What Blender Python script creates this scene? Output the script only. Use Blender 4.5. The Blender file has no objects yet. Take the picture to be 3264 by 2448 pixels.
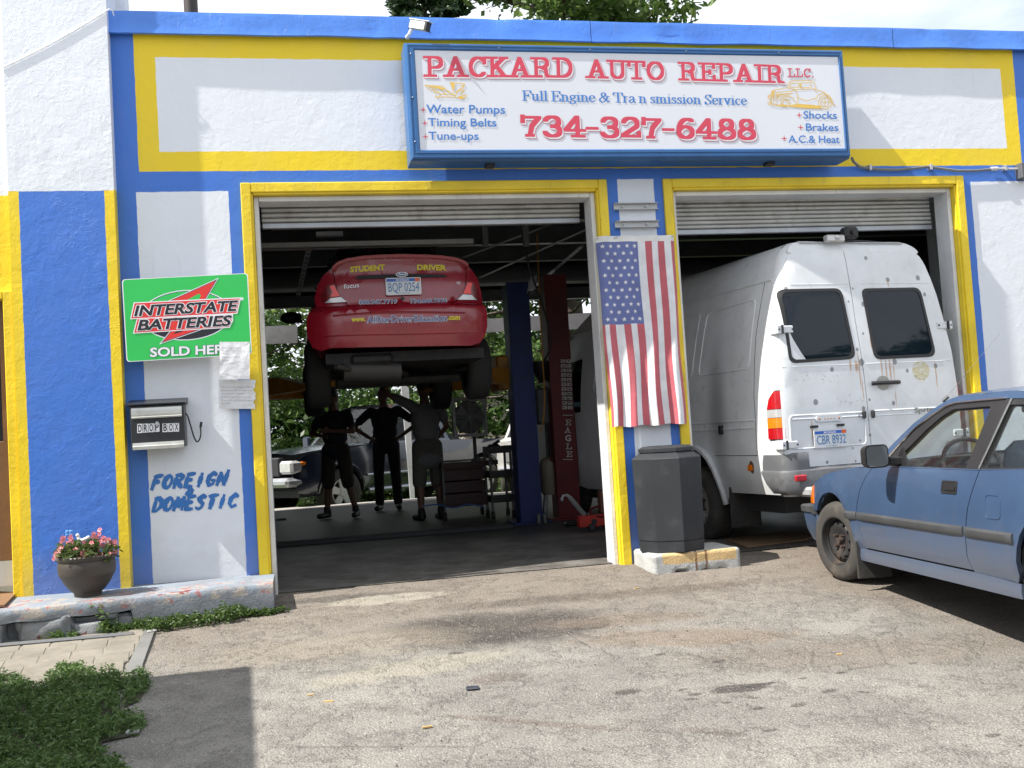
import bpy, bmesh, math, random
import numpy as np
from mathutils import Vector, Matrix, noise as mnoise
random.seed(7)
scene = bpy.context.scene
COL = scene.collection
R_ = math.radians

# ---------------------------------------------------------------- camera
PW, PH, PF = 3264.0, 2448.0, 3300.0
CAM = Vector((.3346, -8.0888, 1.0886))
_ya, _pi, _ro = .2065, .0504, -.0617
CF = Vector((math.sin(_ya)*math.cos(_pi), math.cos(_ya)*math.cos(_pi), math.sin(_pi)))
_r = Vector((math.cos(_ya), -math.sin(_ya), 0)); _u = _r.cross(CF)
CR = math.cos(_ro)*_r + math.sin(_ro)*_u
CU = -math.sin(_ro)*_r + math.cos(_ro)*_u
cd = bpy.data.cameras.new('camera'); cam = bpy.data.objects.new('camera', cd); COL.objects.link(cam)
cd.sensor_width = 36; cd.lens = PF/PW*36; cd.clip_end = 2000; cd.clip_start = .05
M = Matrix((CR, CU, -CF)).transposed().to_4x4(); M.translation = CAM
cam.matrix_world = M
scene.camera = cam

def ray(x, y): return CF + CR*((x-PW/2)/PF) - CU*((y-PH/2)/PF)
def PY(x, y, Y): d = ray(x, y); return CAM + d*((Y-CAM.y)/d.y)
def PZ(x, y, Z): d = ray(x, y); return CAM + d*((Z-CAM.z)/d.z)
def PD(x, y, D): return CAM + ray(x, y)*D
GS = .065
def gz(y): return GS*max(y, -10) if y < 0 else 0.0
def PG(x, y):
    d = ray(x, y); t = (CAM.z-GS*CAM.y)/(GS*d.y-d.z); return CAM + d*t
def FL(y): return .021*y

# ---------------------------------------------------------------- light
SUN = Vector((.78, .15, -1.0)).normalized()      # the way the light travels
scene.view_settings.view_transform = 'Standard'; scene.view_settings.look = 'None'
scene.view_settings.gamma = 1; scene.view_settings.use_curve_mapping = False
scene.view_settings.exposure = 1.0
w = bpy.data.worlds.new('World'); scene.world = w; w.use_nodes = True
nt = w.node_tree; nt.nodes.clear()
to_sun = -SUN
sky = nt.nodes.new('ShaderNodeTexSky'); sky.sky_type = 'NISHITA'; sky.sun_disc = False
sky.sun_elevation = math.asin(to_sun.z); sky.sun_rotation = math.atan2(to_sun.x, to_sun.y)
sky.air_density = 1.2; sky.dust_density = 2.0
bg = nt.nodes.new('ShaderNodeBackground'); bg.inputs[1].default_value = .1
out = nt.nodes.new('ShaderNodeOutputWorld')
tc = nt.nodes.new('ShaderNodeTexCoord')
mp = nt.nodes.new('ShaderNodeMapping'); mp.inputs['Scale'].default_value = (1, 1, 3.2)
nz = nt.nodes.new('ShaderNodeTexNoise'); nz.inputs['Scale'].default_value = 2.1; nz.inputs['Detail'].default_value = 7; nz.inputs['Roughness'].default_value = .55
cr = nt.nodes.new('ShaderNodeValToRGB'); cr.color_ramp.elements[0].position = .22; cr.color_ramp.elements[1].position = .47
mx = nt.nodes.new('ShaderNodeMix'); mx.data_type = 'RGBA'; mx.inputs[7].default_value = (6.0, 6.3, 6.8, 1)
nt.links.new(tc.outputs['Generated'], mp.inputs[0]); nt.links.new(mp.outputs[0], nz.inputs['Vector'])
nt.links.new(nz.outputs[0], cr.inputs[0]); nt.links.new(cr.outputs[0], mx.inputs[0])
nt.links.new(sky.outputs[0], mx.inputs[6]); nt.links.new(mx.outputs[2], bg.inputs[0])
nt.links.new(bg.outputs[0], out.inputs[0])
sd = bpy.data.lights.new('sun', 'SUN'); sd.energy = 4.3; sd.angle = R_(.55); sd.color = (1, .95, .87)
so = bpy.data.objects.new('sun', sd); COL.objects.link(so)
so.rotation_euler = SUN.to_track_quat('-Z', 'Y').to_euler(); so.location = (-8, -6, 14)
scene.cycles.max_bounces = 8; scene.cycles.transparent_max_bounces = 12
scene.cycles.sample_clamp_indirect = 6

# ---------------------------------------------------------------- shader helpers
class S:
    """a shader value with arithmetic"""
    nt = None
    def __init__(s, v): s.v = v
    @staticmethod
    def m(op, *a, clamp=False):
        n = S.nt.nodes.new('ShaderNodeMath'); n.operation = op; n.use_clamp = clamp
        for i, x in enumerate(a):
            x = x.v if isinstance(x, S) else x
            if isinstance(x, (int, float)): n.inputs[i].default_value = x
            else: S.nt.links.new(x, n.inputs[i])
        return S(n.outputs[0])
    def __add__(a, b): return S.m('ADD', a, b)
    __radd__ = __add__
    def __sub__(a, b): return S.m('SUBTRACT', a, b)
    def __rsub__(a, b): return S.m('SUBTRACT', b, a)
    def __mul__(a, b): return S.m('MULTIPLY', a, b)
    __rmul__ = __mul__
    def __truediv__(a, b): return S.m('DIVIDE', a, b)
    def abs(a): return S.m('ABSOLUTE', a)
    def max(a, b): return S.m('MAXIMUM', a, b)
    def min(a, b): return S.m('MINIMUM', a, b)
def sstep(x, a, b):
    n = S.nt.nodes.new('ShaderNodeMapRange'); n.interpolation_type = 'SMOOTHSTEP'
    S.nt.links.new(x.v, n.inputs[0]); n.inputs[1].default_value = a; n.inputs[2].default_value = b
    return S(n.outputs[0])
def coords():
    t = S.nt.nodes.new('ShaderNodeTexCoord'); s = S.nt.nodes.new('ShaderNodeSeparateXYZ')
    S.nt.links.new(t.outputs['Object'], s.inputs[0])
    return [S(o) for o in s.outputs], t.outputs['Object']
def wcoords():
    t = S.nt.nodes.new('ShaderNodeNewGeometry'); s = S.nt.nodes.new('ShaderNodeSeparateXYZ')
    S.nt.links.new(t.outputs['Position'], s.inputs[0])
    return [S(o) for o in s.outputs], t.outputs['Position']
def noise(vec, scale, detail=4, rough=.55, dist=0):
    n = S.nt.nodes.new('ShaderNodeTexNoise'); S.nt.links.new(vec, n.inputs['Vector'])
    n.inputs['Scale'].default_value = scale; n.inputs['Detail'].default_value = detail
    n.inputs['Roughness'].default_value = rough; n.inputs['Distortion'].default_value = dist
    return S(n.outputs[0])
def voro(vec, scale, feature='F1', rand=1):
    n = S.nt.nodes.new('ShaderNodeTexVoronoi'); n.feature = feature; S.nt.links.new(vec, n.inputs['Vector'])
    n.inputs['Scale'].default_value = scale; n.inputs['Randomness'].default_value = rand
    return S(n.outputs[0])
def stretch(vec, sc):
    n = S.nt.nodes.new('ShaderNodeMapping'); S.nt.links.new(vec, n.inputs[0]); n.inputs['Scale'].default_value = sc
    return n.outputs[0]
def mix(f, a, b):
    n = S.nt.nodes.new('ShaderNodeMix'); n.data_type = 'RGBA'
    if isinstance(f, S): S.nt.links.new(f.v, n.inputs[0])
    else: n.inputs[0].default_value = f
    for i, x in ((6, a), (7, b)):
        if isinstance(x, tuple): n.inputs[i].default_value = (*x[:3], 1)
        else: S.nt.links.new(x, n.inputs[i])
    return n.outputs[2]
def rectm(x, z, x0, x1, z0, z1, e=.002):
    dx = S.m('ABSOLUTE', x-(x0+x1)/2)-(x1-x0)/2; dz = S.m('ABSOLUTE', z-(z0+z1)/2)-(z1-z0)/2
    return 1-sstep(dx.max(dz), -e, e)
def ell(x, y, cx, cy, rx, ry, ang=0, soft=.5, n=None, amp=.6):
    c, s = math.cos(ang), math.sin(ang)
    dx, dy = x-cx, y-cy
    a = (dx*c+dy*s)*(1/rx); b = (dy*c-dx*s)*(1/ry)
    d = S.m('SQRT', a*a+b*b)
    if n is not None: d = d+(n-.5)*(2*amp)
    return 1-sstep(d, 1-soft, 1+soft)
MATS = {}
def newmat(name):
    m = bpy.data.materials.new(name); m.use_nodes = True; S.nt = m.node_tree
    MATS[name] = m
    return m, m.node_tree.nodes['Principled BSDF']
def setc(b, c):
    if isinstance(c, tuple): b.inputs['Base Color'].default_value = (*c[:3], 1)
    else: S.nt.links.new(c, b.inputs['Base Color'])
def bump(b, h, strength=.3, dist=.01, prev=None):
    n = S.nt.nodes.new('ShaderNodeBump'); n.inputs['Strength'].default_value = strength
    n.inputs['Distance'].default_value = dist; S.nt.links.new(h.v, n.inputs['Height'])
    if prev: S.nt.links.new(prev, n.inputs['Normal'])
    S.nt.links.new(n.outputs[0], b.inputs['Normal']); return n.outputs[0]
def simple(name, col, rough=.5, metal=0, var=.12, vs=3, bmp=0, bs=60, dirt=None, coat=0, bd=.004):
    """plain material whose colour and gloss wander a little"""
    if name in MATS: return MATS[name]
    m, b = newmat(name)
    (x, y, z), v = wcoords() if False else coords()
    n = noise(v, vs, 5)
    c = mix(sstep(n, .3, .7), tuple(k*(1-var) for k in col), tuple(min(1, k*(1+var)) for k in col))
    if dirt:
        n2 = noise(v, vs*2.3, 8, .65)
        c = mix(sstep(n2, .5, .75)*dirt[1], c, dirt[0])
    setc(b, c)
    b.inputs['Metallic'].default_value = metal
    r = n*(.25*rough)+rough*.88
    S.nt.links.new(r.v, b.inputs['Roughness'])
    b.inputs['Coat Weight'].default_value = coat; b.inputs['Coat Roughness'].default_value = .08
    if bmp: bump(b, noise(v, bs, 4), bmp, bd)
    return m

# ---------------------------------------------------------------- mesh helpers
class MB:
    def __init__(s): s.v = []; s.f = []; s.mi = []; s.m = 0
    def add(s, vs, fs):
        o = len(s.v); s.v += [tuple(p) for p in vs]; s.f += [tuple(o+i for i in f) for f in fs]; s.mi += [s.m]*len(fs)
        return s
    def box(s, x0, x1, y0, y1, z0, z1, T=None, bev=0):
        if x0 > x1: x0, x1 = x1, x0
        if y0 > y1: y0, y1 = y1, y0
        if z0 > z1: z0, z1 = z1, z0
        if bev > 0:
            b = min(bev, (x1-x0)*.45, (y1-y0)*.45, (z1-z0)*.45)
            vs = []; idx = {}
            for i, x in enumerate((x0, x1)):
                for j, y in enumerate((y0, y1)):
                    for k, z in enumerate((z0, z1)):
                        sx, sy, sz = (b if i == 0 else -b), (b if j == 0 else -b), (b if k == 0 else -b)
                        idx[i, j, k] = len(vs)
                        vs += [(x, y+sy, z+sz), (x+sx, y, z+sz), (x+sx, y+sy, z)]
            I = lambda i, j, k, a: idx[i, j, k]+a
            fs = []
            for i in (0, 1):
                q = [I(i, 0, 0, 0), I(i, 1, 0, 0), I(i, 1, 1, 0), I(i, 0, 1, 0)]; fs.append(q if i else q[::-1])
                q = [I(0, i, 0, 1), I(0, i, 1, 1), I(1, i, 1, 1), I(1, i, 0, 1)]; fs.append(q if i else q[::-1])
                q = [I(0, 0, i, 2), I(1, 0, i, 2), I(1, 1, i, 2), I(0, 1, i, 2)]; fs.append(q if i else q[::-1])
            for j in (0, 1):
                for k in (0, 1):
                    q = [I(0, j, k, 1), I(1, j, k, 1), I(1, j, k, 2), I(0, j, k, 2)]; fs.append(q if (j+k) % 2 == 0 else q[::-1])
                    q = [I(j, 0, k, 0), I(j, 1, k, 0), I(j, 1, k, 2), I(j, 0, k, 2)]; fs.append(q[::-1] if (j+k) % 2 == 0 else q)
                    q = [I(j, k, 0, 0), I(j, k, 1, 0), I(j, k, 1, 1), I(j, k, 0, 1)]; fs.append(q if (j+k) % 2 == 0 else q[::-1])
                    for i in (0, 1):
                        pass
            for i in (0, 1):
                for j in (0, 1):
                    for k in (0, 1):
                        q = [I(i, j, k, 0), I(i, j, k, 1), I(i, j, k, 2)]; fs.append(q if (i+j+k) % 2 == 1 else q[::-1])
        else:
            vs = [(x, y, z) for x in (x0, x1) for y in (y0, y1) for z in (z0, z1)]
            fs = [(0, 1, 3, 2), (4, 6, 7, 5), (0, 4, 5, 1), (2, 3, 7, 6), (0, 2, 6, 4), (1, 5, 7, 3)]
        if T: vs = [T @ Vector(p) for p in vs]
        return s.add(vs, fs)
    def tube(s, pts, r, n=8, cap=True, closed=False):
        pts = [Vector(p) for p in pts]; N = len(pts)
        rs = r if isinstance(r, (list, tuple)) else [r]*N
        vs = []; up = None
        for i, p in enumerate(pts):
            if closed: d = pts[(i+1) % N]-pts[i-1]
            else: d = pts[min(i+1, N-1)]-pts[max(i-1, 0)]
            if d.length < 1e-9: d = Vector((0, 0, 1))
            d.normalize()
            if up is None: up = Vector((0, 0, 1)) if abs(d.z) < .9 else Vector((1, 0, 0))
            a = d.cross(up)
            if a.length < 1e-4: a = d.cross(Vector((0, 1, 0)))
            a.normalize(); b = d.cross(a); up = -b if False else b.cross(d)*0+up
            up = (up-d*up.dot(d)); up = up.normalized() if up.length > 1e-4 else b
            a = d.cross(up).normalized()
            for k in range(n):
                t = 2*math.pi*k/n
                vs.append(p+(a*math.cos(t)+up*math.sin(t))*rs[i])
        fs = []
        for i in range(N if closed else N-1):
            j = (i+1) % N
            for k in range(n):
                fs.append((i*n+k, i*n+(k+1) % n, j*n+(k+1) % n, j*n+k))
        if cap and not closed:
            fs.append(tuple(range(n))[::-1]); fs.append(tuple((N-1)*n+k for k in range(n)))
        return s.add(vs, fs)
    def cyl(s, p0, p1, r0, r1=None, n=16, cap=True): return s.tube([p0, p1], [r0, r0 if r1 is None else r1], n, cap)
    def lathe(s, prof, c=(0, 0, 0), ax='z', n=32, T=None, jit=None):
        """prof: (radius, height) pairs turned about an axis"""
        vs = []
        for r, h in prof:
            for k in range(n):
                t = 2*math.pi*k/n; a, b = r*math.cos(t), r*math.sin(t)
                p = {'z': (a, b, h), 'y': (a, h, b), 'x': (h, a, b)}[ax]
                p = Vector(p)
                if T: p = T @ p
                vs.append(p+Vector(c))
        fs = [(i*n+k, i*n+(k+1) % n, (i+1)*n+(k+1) % n, (i+1)*n+k) for i in range(len(prof)-1) for k in range(n)]
        return s.add(vs, fs)
    def sphere(s, c, r, n=12, m=8, T=None):
        r = r if isinstance(r, (tuple, list)) else (r, r, r)
        vs = []; 
        for i in range(m+1):
            a = math.pi*i/m
            for k in range(n):
                t = 2*math.pi*k/n
                p = Vector((r[0]*math.sin(a)*math.cos(t), r[1]*math.sin(a)*math.sin(t), r[2]*math.cos(a)))
                if T: p = T @ p
                vs.append(p+Vector(c))
        fs = [(i*n+k, (i+1)*n+k, (i+1)*n+(k+1) % n, i*n+(k+1) % n) for i in range(m) for k in range(n)]
        return s.add(vs, fs)
    def prism(s, poly, a, b, f):
        """poly in 2-D, extruded from a to b; f(u, v, w) -> point"""
        n = len(poly)
        vs = [f(u, v, a) for u, v in poly]+[f(u, v, b) for u, v in poly]
        fs = [tuple(range(n))[::-1], tuple(range(n, 2*n))]+[(i, (i+1) % n, n+(i+1) % n, n+i) for i in range(n)]
        return s.add(vs, fs)
    def grid(s, f, nu, nv):
        vs = [f(i/nu, j/nv) for i in range(nu+1) for j in range(nv+1)]
        fs = [(i*(nv+1)+j, (i+1)*(nv+1)+j, (i+1)*(nv+1)+j+1, i*(nv+1)+j+1) for i in range(nu) for j in range(nv)]
        return s.add(vs, fs)
    def loft(s, rings, cap=True):
        n = len(rings[0]); vs = [p for r in rings for p in r]
        fs = [(i*n+k, i*n+(k+1) % n, (i+1)*n+(k+1) % n, (i+1)*n+k) for i in range(len(rings)-1) for k in range(n)]
        if cap: fs += [tuple(range(n))[::-1], tuple((len(rings)-1)*n+k for k in range(n))]
        return s.add(vs, fs)
    def build(s, name, mat, parent=None, smooth=35, weld=False, local=False):
        me = bpy.data.meshes.new(name)
        vs = s.v
        if parent is not None and not local:
            inv = world_of(parent).inverted(); vs = [inv @ Vector(p) for p in vs]
        me.from_pydata([tuple(p) for p in vs], [], s.f)
        mats = mat if isinstance(mat, (list, tuple)) else [mat]
        for m in mats: me.materials.append(m)
        if len(mats) > 1: me.polygons.foreach_set('material_index', s.mi)
        bm = bmesh.new(); bm.from_mesh(me)
        if weld: bmesh.ops.remove_doubles(bm, verts=bm.verts, dist=1e-4)
        bmesh.ops.recalc_face_normals(bm, faces=bm.faces)
        bm.to_mesh(me); bm.free()
        return finish(name, me, parent, smooth)
def finish(name, me, parent=None, smooth=35):
    if smooth:
        me.polygons.foreach_set('use_smooth', [True]*len(me.polygons)); me.set_sharp_from_angle(angle=R_(smooth))
    me.update()
    o = bpy.data.objects.new(name, me); COL.objects.link(o)
    if parent is not None: o.parent = parent
    return o
def world_of(o):
    m = Matrix.LocRotScale(o.location, o.rotation_euler, o.scale)
    return world_of(o.parent) @ m if o.parent else m
def thing(name, label, cat, loc=(0, 0, 0), rz=0, group=None, rot=None):
    o = bpy.data.objects.new(name, None); COL.objects.link(o); o.empty_display_size = .1
    o.location = loc; o.rotation_euler = rot or (0, 0, rz)
    return tag(o, label, cat, group)
def tag(o, label=None, cat=None, group=None, kind=None):
    if label: o['label'] = label
    if cat: o['category'] = cat
    if group: o['group'] = group
    if kind: o['kind'] = kind
    return o
def dup(o, parent=None, loc=None, rz=None, label=None):
    c = o.copy(); COL.objects.link(c); c.parent = parent
    if loc is not None: c.location = loc
    if rz is not None: c.rotation_euler = (0, 0, rz)
    if label: c['label'] = label
    for ch in list(o.children): dup(ch, c)
    return c
def rrect(x0, x1, z0, z1, r, n=5):
    out = []
    for cx, cz, a in ((x1-r, z0+r, -90), (x1-r, z1-r, 0), (x0+r, z1-r, 90), (x0+r, z0+r, 180)):
        for i in range(n+1):
            t = R_(a+90*i/n); out.append((cx+r*math.cos(t), cz+r*math.sin(t)))
    return out
def rpoly(pts, r, n=4):
    """polygon with rounded corners; r one number or one per corner"""
    out = []; N = len(pts); rs = r if isinstance(r, (list, tuple)) else [r]*N
    for i, p in enumerate(pts):
        p = Vector(p); a = Vector(pts[i-1])-p; b = Vector(pts[(i+1) % N])-p
        rr = min(rs[i], a.length*.45, b.length*.45)
        if rr < 1e-4: out.append(tuple(p)); continue
        a = p+a.normalized()*rr; b = p+b.normalized()*rr
        for k in range(n+1):
            t = k/n; q = a*(1-t)**2+p*(2*t*(1-t))+b*t*t; out.append(tuple(q))
    return out
def circ(cx, cz, r, a0=0, a1=360, n=24):
    return [(cx+r*math.cos(R_(a0+(a1-a0)*i/n)), cz+r*math.sin(R_(a0+(a1-a0)*i/n))) for i in range(n+(abs(a1-a0) < 359.9))]
SG = 1            # which way the skin of the side being built faces
def shell(name, outline, F, mat, parent, holes=(), step=.08, thick=.02, off=0, smooth=40, local=True, stepv=None, world=False):
    """a curved panel: a 2-D outline with holes, cut fine, laid on the surface F(u, v), with turned-in edges"""
    bm = bmesh.new()
    for loop in [outline]+list(holes):
        vs = [bm.verts.new((u, v, 0)) for u, v in loop]
        for i in range(len(vs)): bm.edges.new((vs[i], vs[(i+1) % len(vs)]))
    bmesh.ops.triangle_fill(bm, use_beauty=True, use_dissolve=False, edges=bm.edges[:])
    us = [p[0] for p in outline]; vv = [p[1] for p in outline]
    for ax, lo, hi, st in ((0, min(us), max(us), step), (1, min(vv), max(vv), stepv or step)):
        k = math.ceil(lo/st+1e-6)
        while k*st < hi-1e-6:
            co = (k*st, 0, 0) if ax == 0 else (0, k*st, 0)
            bmesh.ops.bisect_plane(bm, geom=bm.verts[:]+bm.edges[:]+bm.faces[:], plane_co=co, plane_no=(1, 0, 0) if ax == 0 else (0, 1, 0), dist=1e-5)
            k += 1
    bmesh.ops.remove_doubles(bm, verts=bm.verts, dist=1e-5)
    def N(u, v, e=.004):
        a = Vector(F(u+e, v))-Vector(F(u-e, v)); b = Vector(F(u, v+e))-Vector(F(u, v-e))
        c = a.cross(b)*SG; return c.normalized() if c.length > 1e-12 else Vector((0, -1, 0))
    nor = {v.index: N(v.co.x, v.co.y) for v in bm.verts} if (bm.verts.index_update() or True) else None
    n0 = len(bm.verts)
    vs = []; fs = []; inner = {}
    for v in bm.verts: vs.append(Vector(F(v.co.x, v.co.y))+nor[v.index]*off)
    for f in bm.faces: fs.append(tuple(v.index for v in f.verts))
    if thick:
        for e in bm.edges:
            if len(e.link_faces) == 1:
                for v in e.verts:
                    if v.index not in inner:
                        inner[v.index] = len(vs); vs.append(vs[v.index]-nor[v.index]*thick)
                a, b = e.verts[0].index, e.verts[1].index
                fs.append((a, b, inner[b], inner[a]))
    bm.free()
    me = bpy.data.meshes.new(name)
    if world and parent is not None:
        inv = world_of(parent).inverted(); vs = [inv @ p for p in vs]
    me.from_pydata([tuple(p) for p in vs], [], fs); me.materials.append(mat)
    b2 = bmesh.new(); b2.from_mesh(me); bmesh.ops.recalc_face_normals(b2, faces=b2.faces); b2.to_mesh(me); b2.free()
    return finish(name, me, parent, smooth)
def onpath(F, pts, off=0, seg=.05):
    """a 2-D path laid on F, raised by off"""
    out = []
    for (a, b), (c, d) in zip(pts[:-1], pts[1:]):
        L = math.hypot(c-a, d-b); n = max(1, int(L/seg))
        for i in range(n):
            t = i/n; out.append((a+(c-a)*t, b+(d-b)*t))
    out.append(pts[-1]); res = []
    for u, v in out:
        e = .004; A = Vector(F(u+e, v))-Vector(F(u-e, v)); B = Vector(F(u, v+e))-Vector(F(u, v-e))
        res.append(Vector(F(u, v))+A.cross(B).normalized()*off*SG)
    return res

# ---------------------------------------------------------------- lettering
_tc = {}
def text_geo(s, bold=0):
    """flat mesh of a word in the built-in face"""
    k = (s, bold)
    if k not in _tc:
        c = bpy.data.curves.new('t', 'FONT'); c.body = s; c.offset = bold; c.resolution_u = 3
        o = bpy.data.objects.new('t', c); COL.objects.link(o)
        bpy.context.view_layer.update()
        me = o.to_mesh()
        vs = [tuple(v.co) for v in me.vertices]; fs = [tuple(p.vertices) for p in me.polygons]
        o.to_mesh_clear(); bpy.data.objects.remove(o); bpy.data.curves.remove(c)
        _tc[k] = (vs, fs)
    return _tc[k]
CAPH = None
def put_text(mb, s, A, B, H, bold=0, lift=None, wfac=1.0):
    """A, B: left and right end of the base line; H: a point one cap height above A (so it also slants)"""
    global CAPH
    if CAPH is None: CAPH = max(v[1] for v in text_geo('H')[0])
    vs, fs = text_geo(s, bold); base = text_geo(s, 0)[0]
    x0 = min(v[0] for v in base); x1 = max(v[0] for v in base)
    ex = (B-A)/(x1-x0); ey = (H-A)/CAPH
    l = lift or Vector((0, 0, 0))
    mb.add([A+ex*(v[0]-x0)+ey*v[1]+l for v in vs], fs)
def arc(cx, cy, rx, ry, a0, a1, n=9):
    return [(cx+rx*math.cos(R_(a0+(a1-a0)*i/n)), cy+ry*math.sin(R_(a0+(a1-a0)*i/n))) for i in range(n+1)]
def ser(x, y, w=.2): return [(x-w, y), (x+w, y)]
SLAB = {
 'P': (.92, [[(.24, 0), (.24, 1)], ser(.26, 0, .24), [(.02, 1), (.5, 1)]+arc(.52, .72, .3, .28, 90, -90)+[(.24, .44)]]),
 'A': (1.06, [[(.18, 0), (.52, 1)], [(.52, 1), (.88, 0)], [(.3, .34), (.74, .34)], ser(.17, 0, .19), ser(.88, 0, .21)]),
 'C': (.9, [arc(.5, .5, .38, .5, 42, 318, 16), [(.82, 1.0), (.82, .7)]]),
 'K': (1.0, [[(.22, 0), (.22, 1)], ser(.22, 0, .2), ser(.22, 1, .2), [(.8, 1), (.24, .4)], [(.42, .56), (.82, 0)], ser(.8, 0, .18), ser(.8, 1, .16)]),
 'R': (1.04, [[(.22, 0), (.22, 1)], ser(.24, 0, .22), [(.02, 1), (.5, 1)]+arc(.52, .75, .28, .25, 90, -90)+[(.24, .5)], [(.55, .48), (.72, .38), (.74, .1), (.82, 0), (.98, 0)]]),
 'D': (1.0, [[(.24, 0), (.24, 1)], [(.02, 1), (.45, 1)]+arc(.46, .5, .42, .5, 90, -90, 12)+[(.02, 0)]]),
 'U': (1.04, [[(.22, 1), (.22, .32)]+arc(.52, .32, .3, .32, 180, 360, 10)+[(.82, 1)], ser(.22, 1, .2), ser(.82, 1, .2)]),
 'T': (.94, [[(.47, 0), (.47, 1)], ser(.47, 0, .22), [(.04, 1), (.9, 1)], [(.05, 1), (.05, .76)], [(.89, 1), (.89, .76)]]),
 'O': (1.0, [arc(.5, .5, .4, .5, 0, 360, 22)]),
 'E': (.92, [[(.24, 0), (.24, 1)], [(.02, 1), (.82, 1)], [(.02, 0), (.84, 0)], [(.24, .5), (.6, .5)], [(.82, 1), (.82, .76)], [(.84, 0), (.84, .26)], [(.6, .6), (.6, .4)]]),
 'I': (.56, [[(.28, 0), (.28, 1)], ser(.28, 0, .22), ser(.28, 1, .22)]),
 'L': (.86, [[(.24, 0), (.24, 1)], [(.02, 0), (.8, 0)], ser(.24, 1, .22), [(.8, 0), (.8, .3)]]),
 '.': (.3, [[(.13, .02), (.17, .02)]]), ' ': (.62, []),
 '7': (.92, [[(.08, .7), (.08, 1)], [(.08, .94), (.84, .94)], [(.84, .94), (.5, .5), (.4, 0)], ser(.4, 0, .12)]),
 '3': (.92, [arc(.44, .73, .32, .26, 165, -90, 12), arc(.44, .25, .36, .27, 90, -165, 12)]),
 '4': (.96, [[(.62, 0), (.62, .66)], [(.6, 1), (.06, .3), (.92, .3)], ser(.64, 0, .24), [(.6, 1), (.62, .8)]]),
 '2': (.92, [arc(.44, .7, .34, .3, 165, -30, 12)+[(.1, .1)], [(.08, .04), (.84, .04)], [(.84, .04), (.84, .24)]]),
 '6': (.92, [arc(.46, .3, .34, .3, 0, 360, 16), arc(.56, .34, .44, .66, 60, 180, 10)]),
 '8': (.92, [arc(.46, .76, .28, .25, 0, 360, 14), arc(.46, .26, .36, .27, 0, 360, 16)]),
 '-': (.56, [[(.06, .42), (.46, .42)]]),
}
SERIF = {
 'F': (.66, [[(.16, 0), (.16, 1)], [(.02, 1), (.6, 1)], ser(.16, 0, .14), [(.16, .52), (.44, .52)], [(.6, 1), (.62, .78)], [(.44, .62), (.44, .42)]]),
 'u': (.58, [[(.13, .66), (.13, .2)]+arc(.26, .16, .13, .14, 180, 330, 5)+[(.42, .2)], [(.42, 0), (.42, .66)], ser(.08, .66, .06), ser(.37, .66, .06), ser(.48, 0, .06)]),
 'l': (.3, [[(.14, 0), (.14, 1)], ser(.14, 0, .11), ser(.1, 1, .06)]),
 'E': (.7, [[(.16, 0), (.16, 1)], [(.02, 1), (.6, 1)], [(.02, 0), (.62, 0)], [(.16, .52), (.46, .52)], [(.6, 1), (.62, .78)], [(.62, 0), (.66, .24)], [(.46, .62), (.46, .42)]]),
 'n': (.6, [[(.13, 0), (.13, .66)], [(.13, .48)]+arc(.29, .48, .14, .16, 150, 0, 5)+[(.44, 0)], ser(.13, 0, .1), ser(.44, 0, .1), ser(.08, .66, .06)]),
 'g': (.52, [arc(.24, .46, .16, .19, 0, 360, 12), [(.14, .27), (.1, .16), (.36, .1), (.42, -.06)]+arc(.24, -.1, .18, .14, 0, -180, 6)+[(.1, .02)], [(.36, .6), (.5, .64)]]),
 'i': (.3, [[(.14, 0), (.14, .66)], ser(.14, 0, .11), ser(.1, .66, .06), [(.13, .92), (.15, .92)]]),
 'e': (.48, [[(.08, .38), (.42, .38)]+arc(.24, .38, .18, .28, 0, 180, 8)+arc(.25, .33, .19, .33, 180, 320, 7)]),
 '&': (.84, [arc(.36, .78, .15, .2, 0, 360, 12), [(.26, .62), (.7, .04)], [(.7, .04), (.8, .1)], [(.3, .56), (.12, .36)]+arc(.28, .22, .2, .24, 150, 290, 7)+[(.56, .24), (.66, .58)], ser(.66, .58, .1)]),
 'T': (.7, [[(.35, 0), (.35, 1)], ser(.35, 0, .15), [(.04, 1), (.66, 1)], [(.04, 1), (.02, .76)], [(.66, 1), (.68, .76)]]),
 'r': (.42, [[(.13, 0), (.13, .66)], ser(.14, 0, .11), [(.13, .44), (.22, .6), (.34, .6)], ser(.08, .66, .06)]),
 'a': (.52, [[(.1, .5)]+arc(.24, .48, .14, .17, 150, 0, 5)+[(.38, .08), (.48, .02)], [(.38, .38), (.16, .3)]+arc(.19, .15, .12, .14, 120, 300, 6)+[(.38, .16)]]),
 's': (.42, [[(.32, .5)]+arc(.21, .49, .12, .15, 20, 200, 6)+[(.32, .27)]+arc(.2, .15, .14, .15, 20, -170, 6)]),
 'm': (.88, [[(.13, 0), (.13, .66)], [(.13, .48)]+arc(.27, .48, .14, .16, 150, 0, 5)+[(.42, 0)], [(.42, .48)]+arc(.56, .48, .14, .16, 150, 0, 5)+[(.71, 0)], ser(.13, 0, .1), ser(.42, 0, .09), ser(.71, 0, .1), ser(.08, .66, .06)]),
 'o': (.54, [arc(.26, .33, .18, .32, 0, 360, 14)]),
 'S': (.6, [[(.48, .76)]+arc(.29, .76, .18, .23, 20, 200, 7)+[(.46, .34)]+arc(.29, .24, .2, .24, 30, -170, 8), [(.5, 1), (.5, .76)], [(.08, 0), (.08, .26)]]),
 'v': (.56, [[(.1, .66), (.28, 0)], [(.28, 0), (.44, .66)], ser(.1, .66, .09), ser(.44, .66, .08)]),
 'c': (.46, [arc(.25, .33, .18, .32, 45, 315, 10)]), ' ': (.24, []),
}
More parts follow.
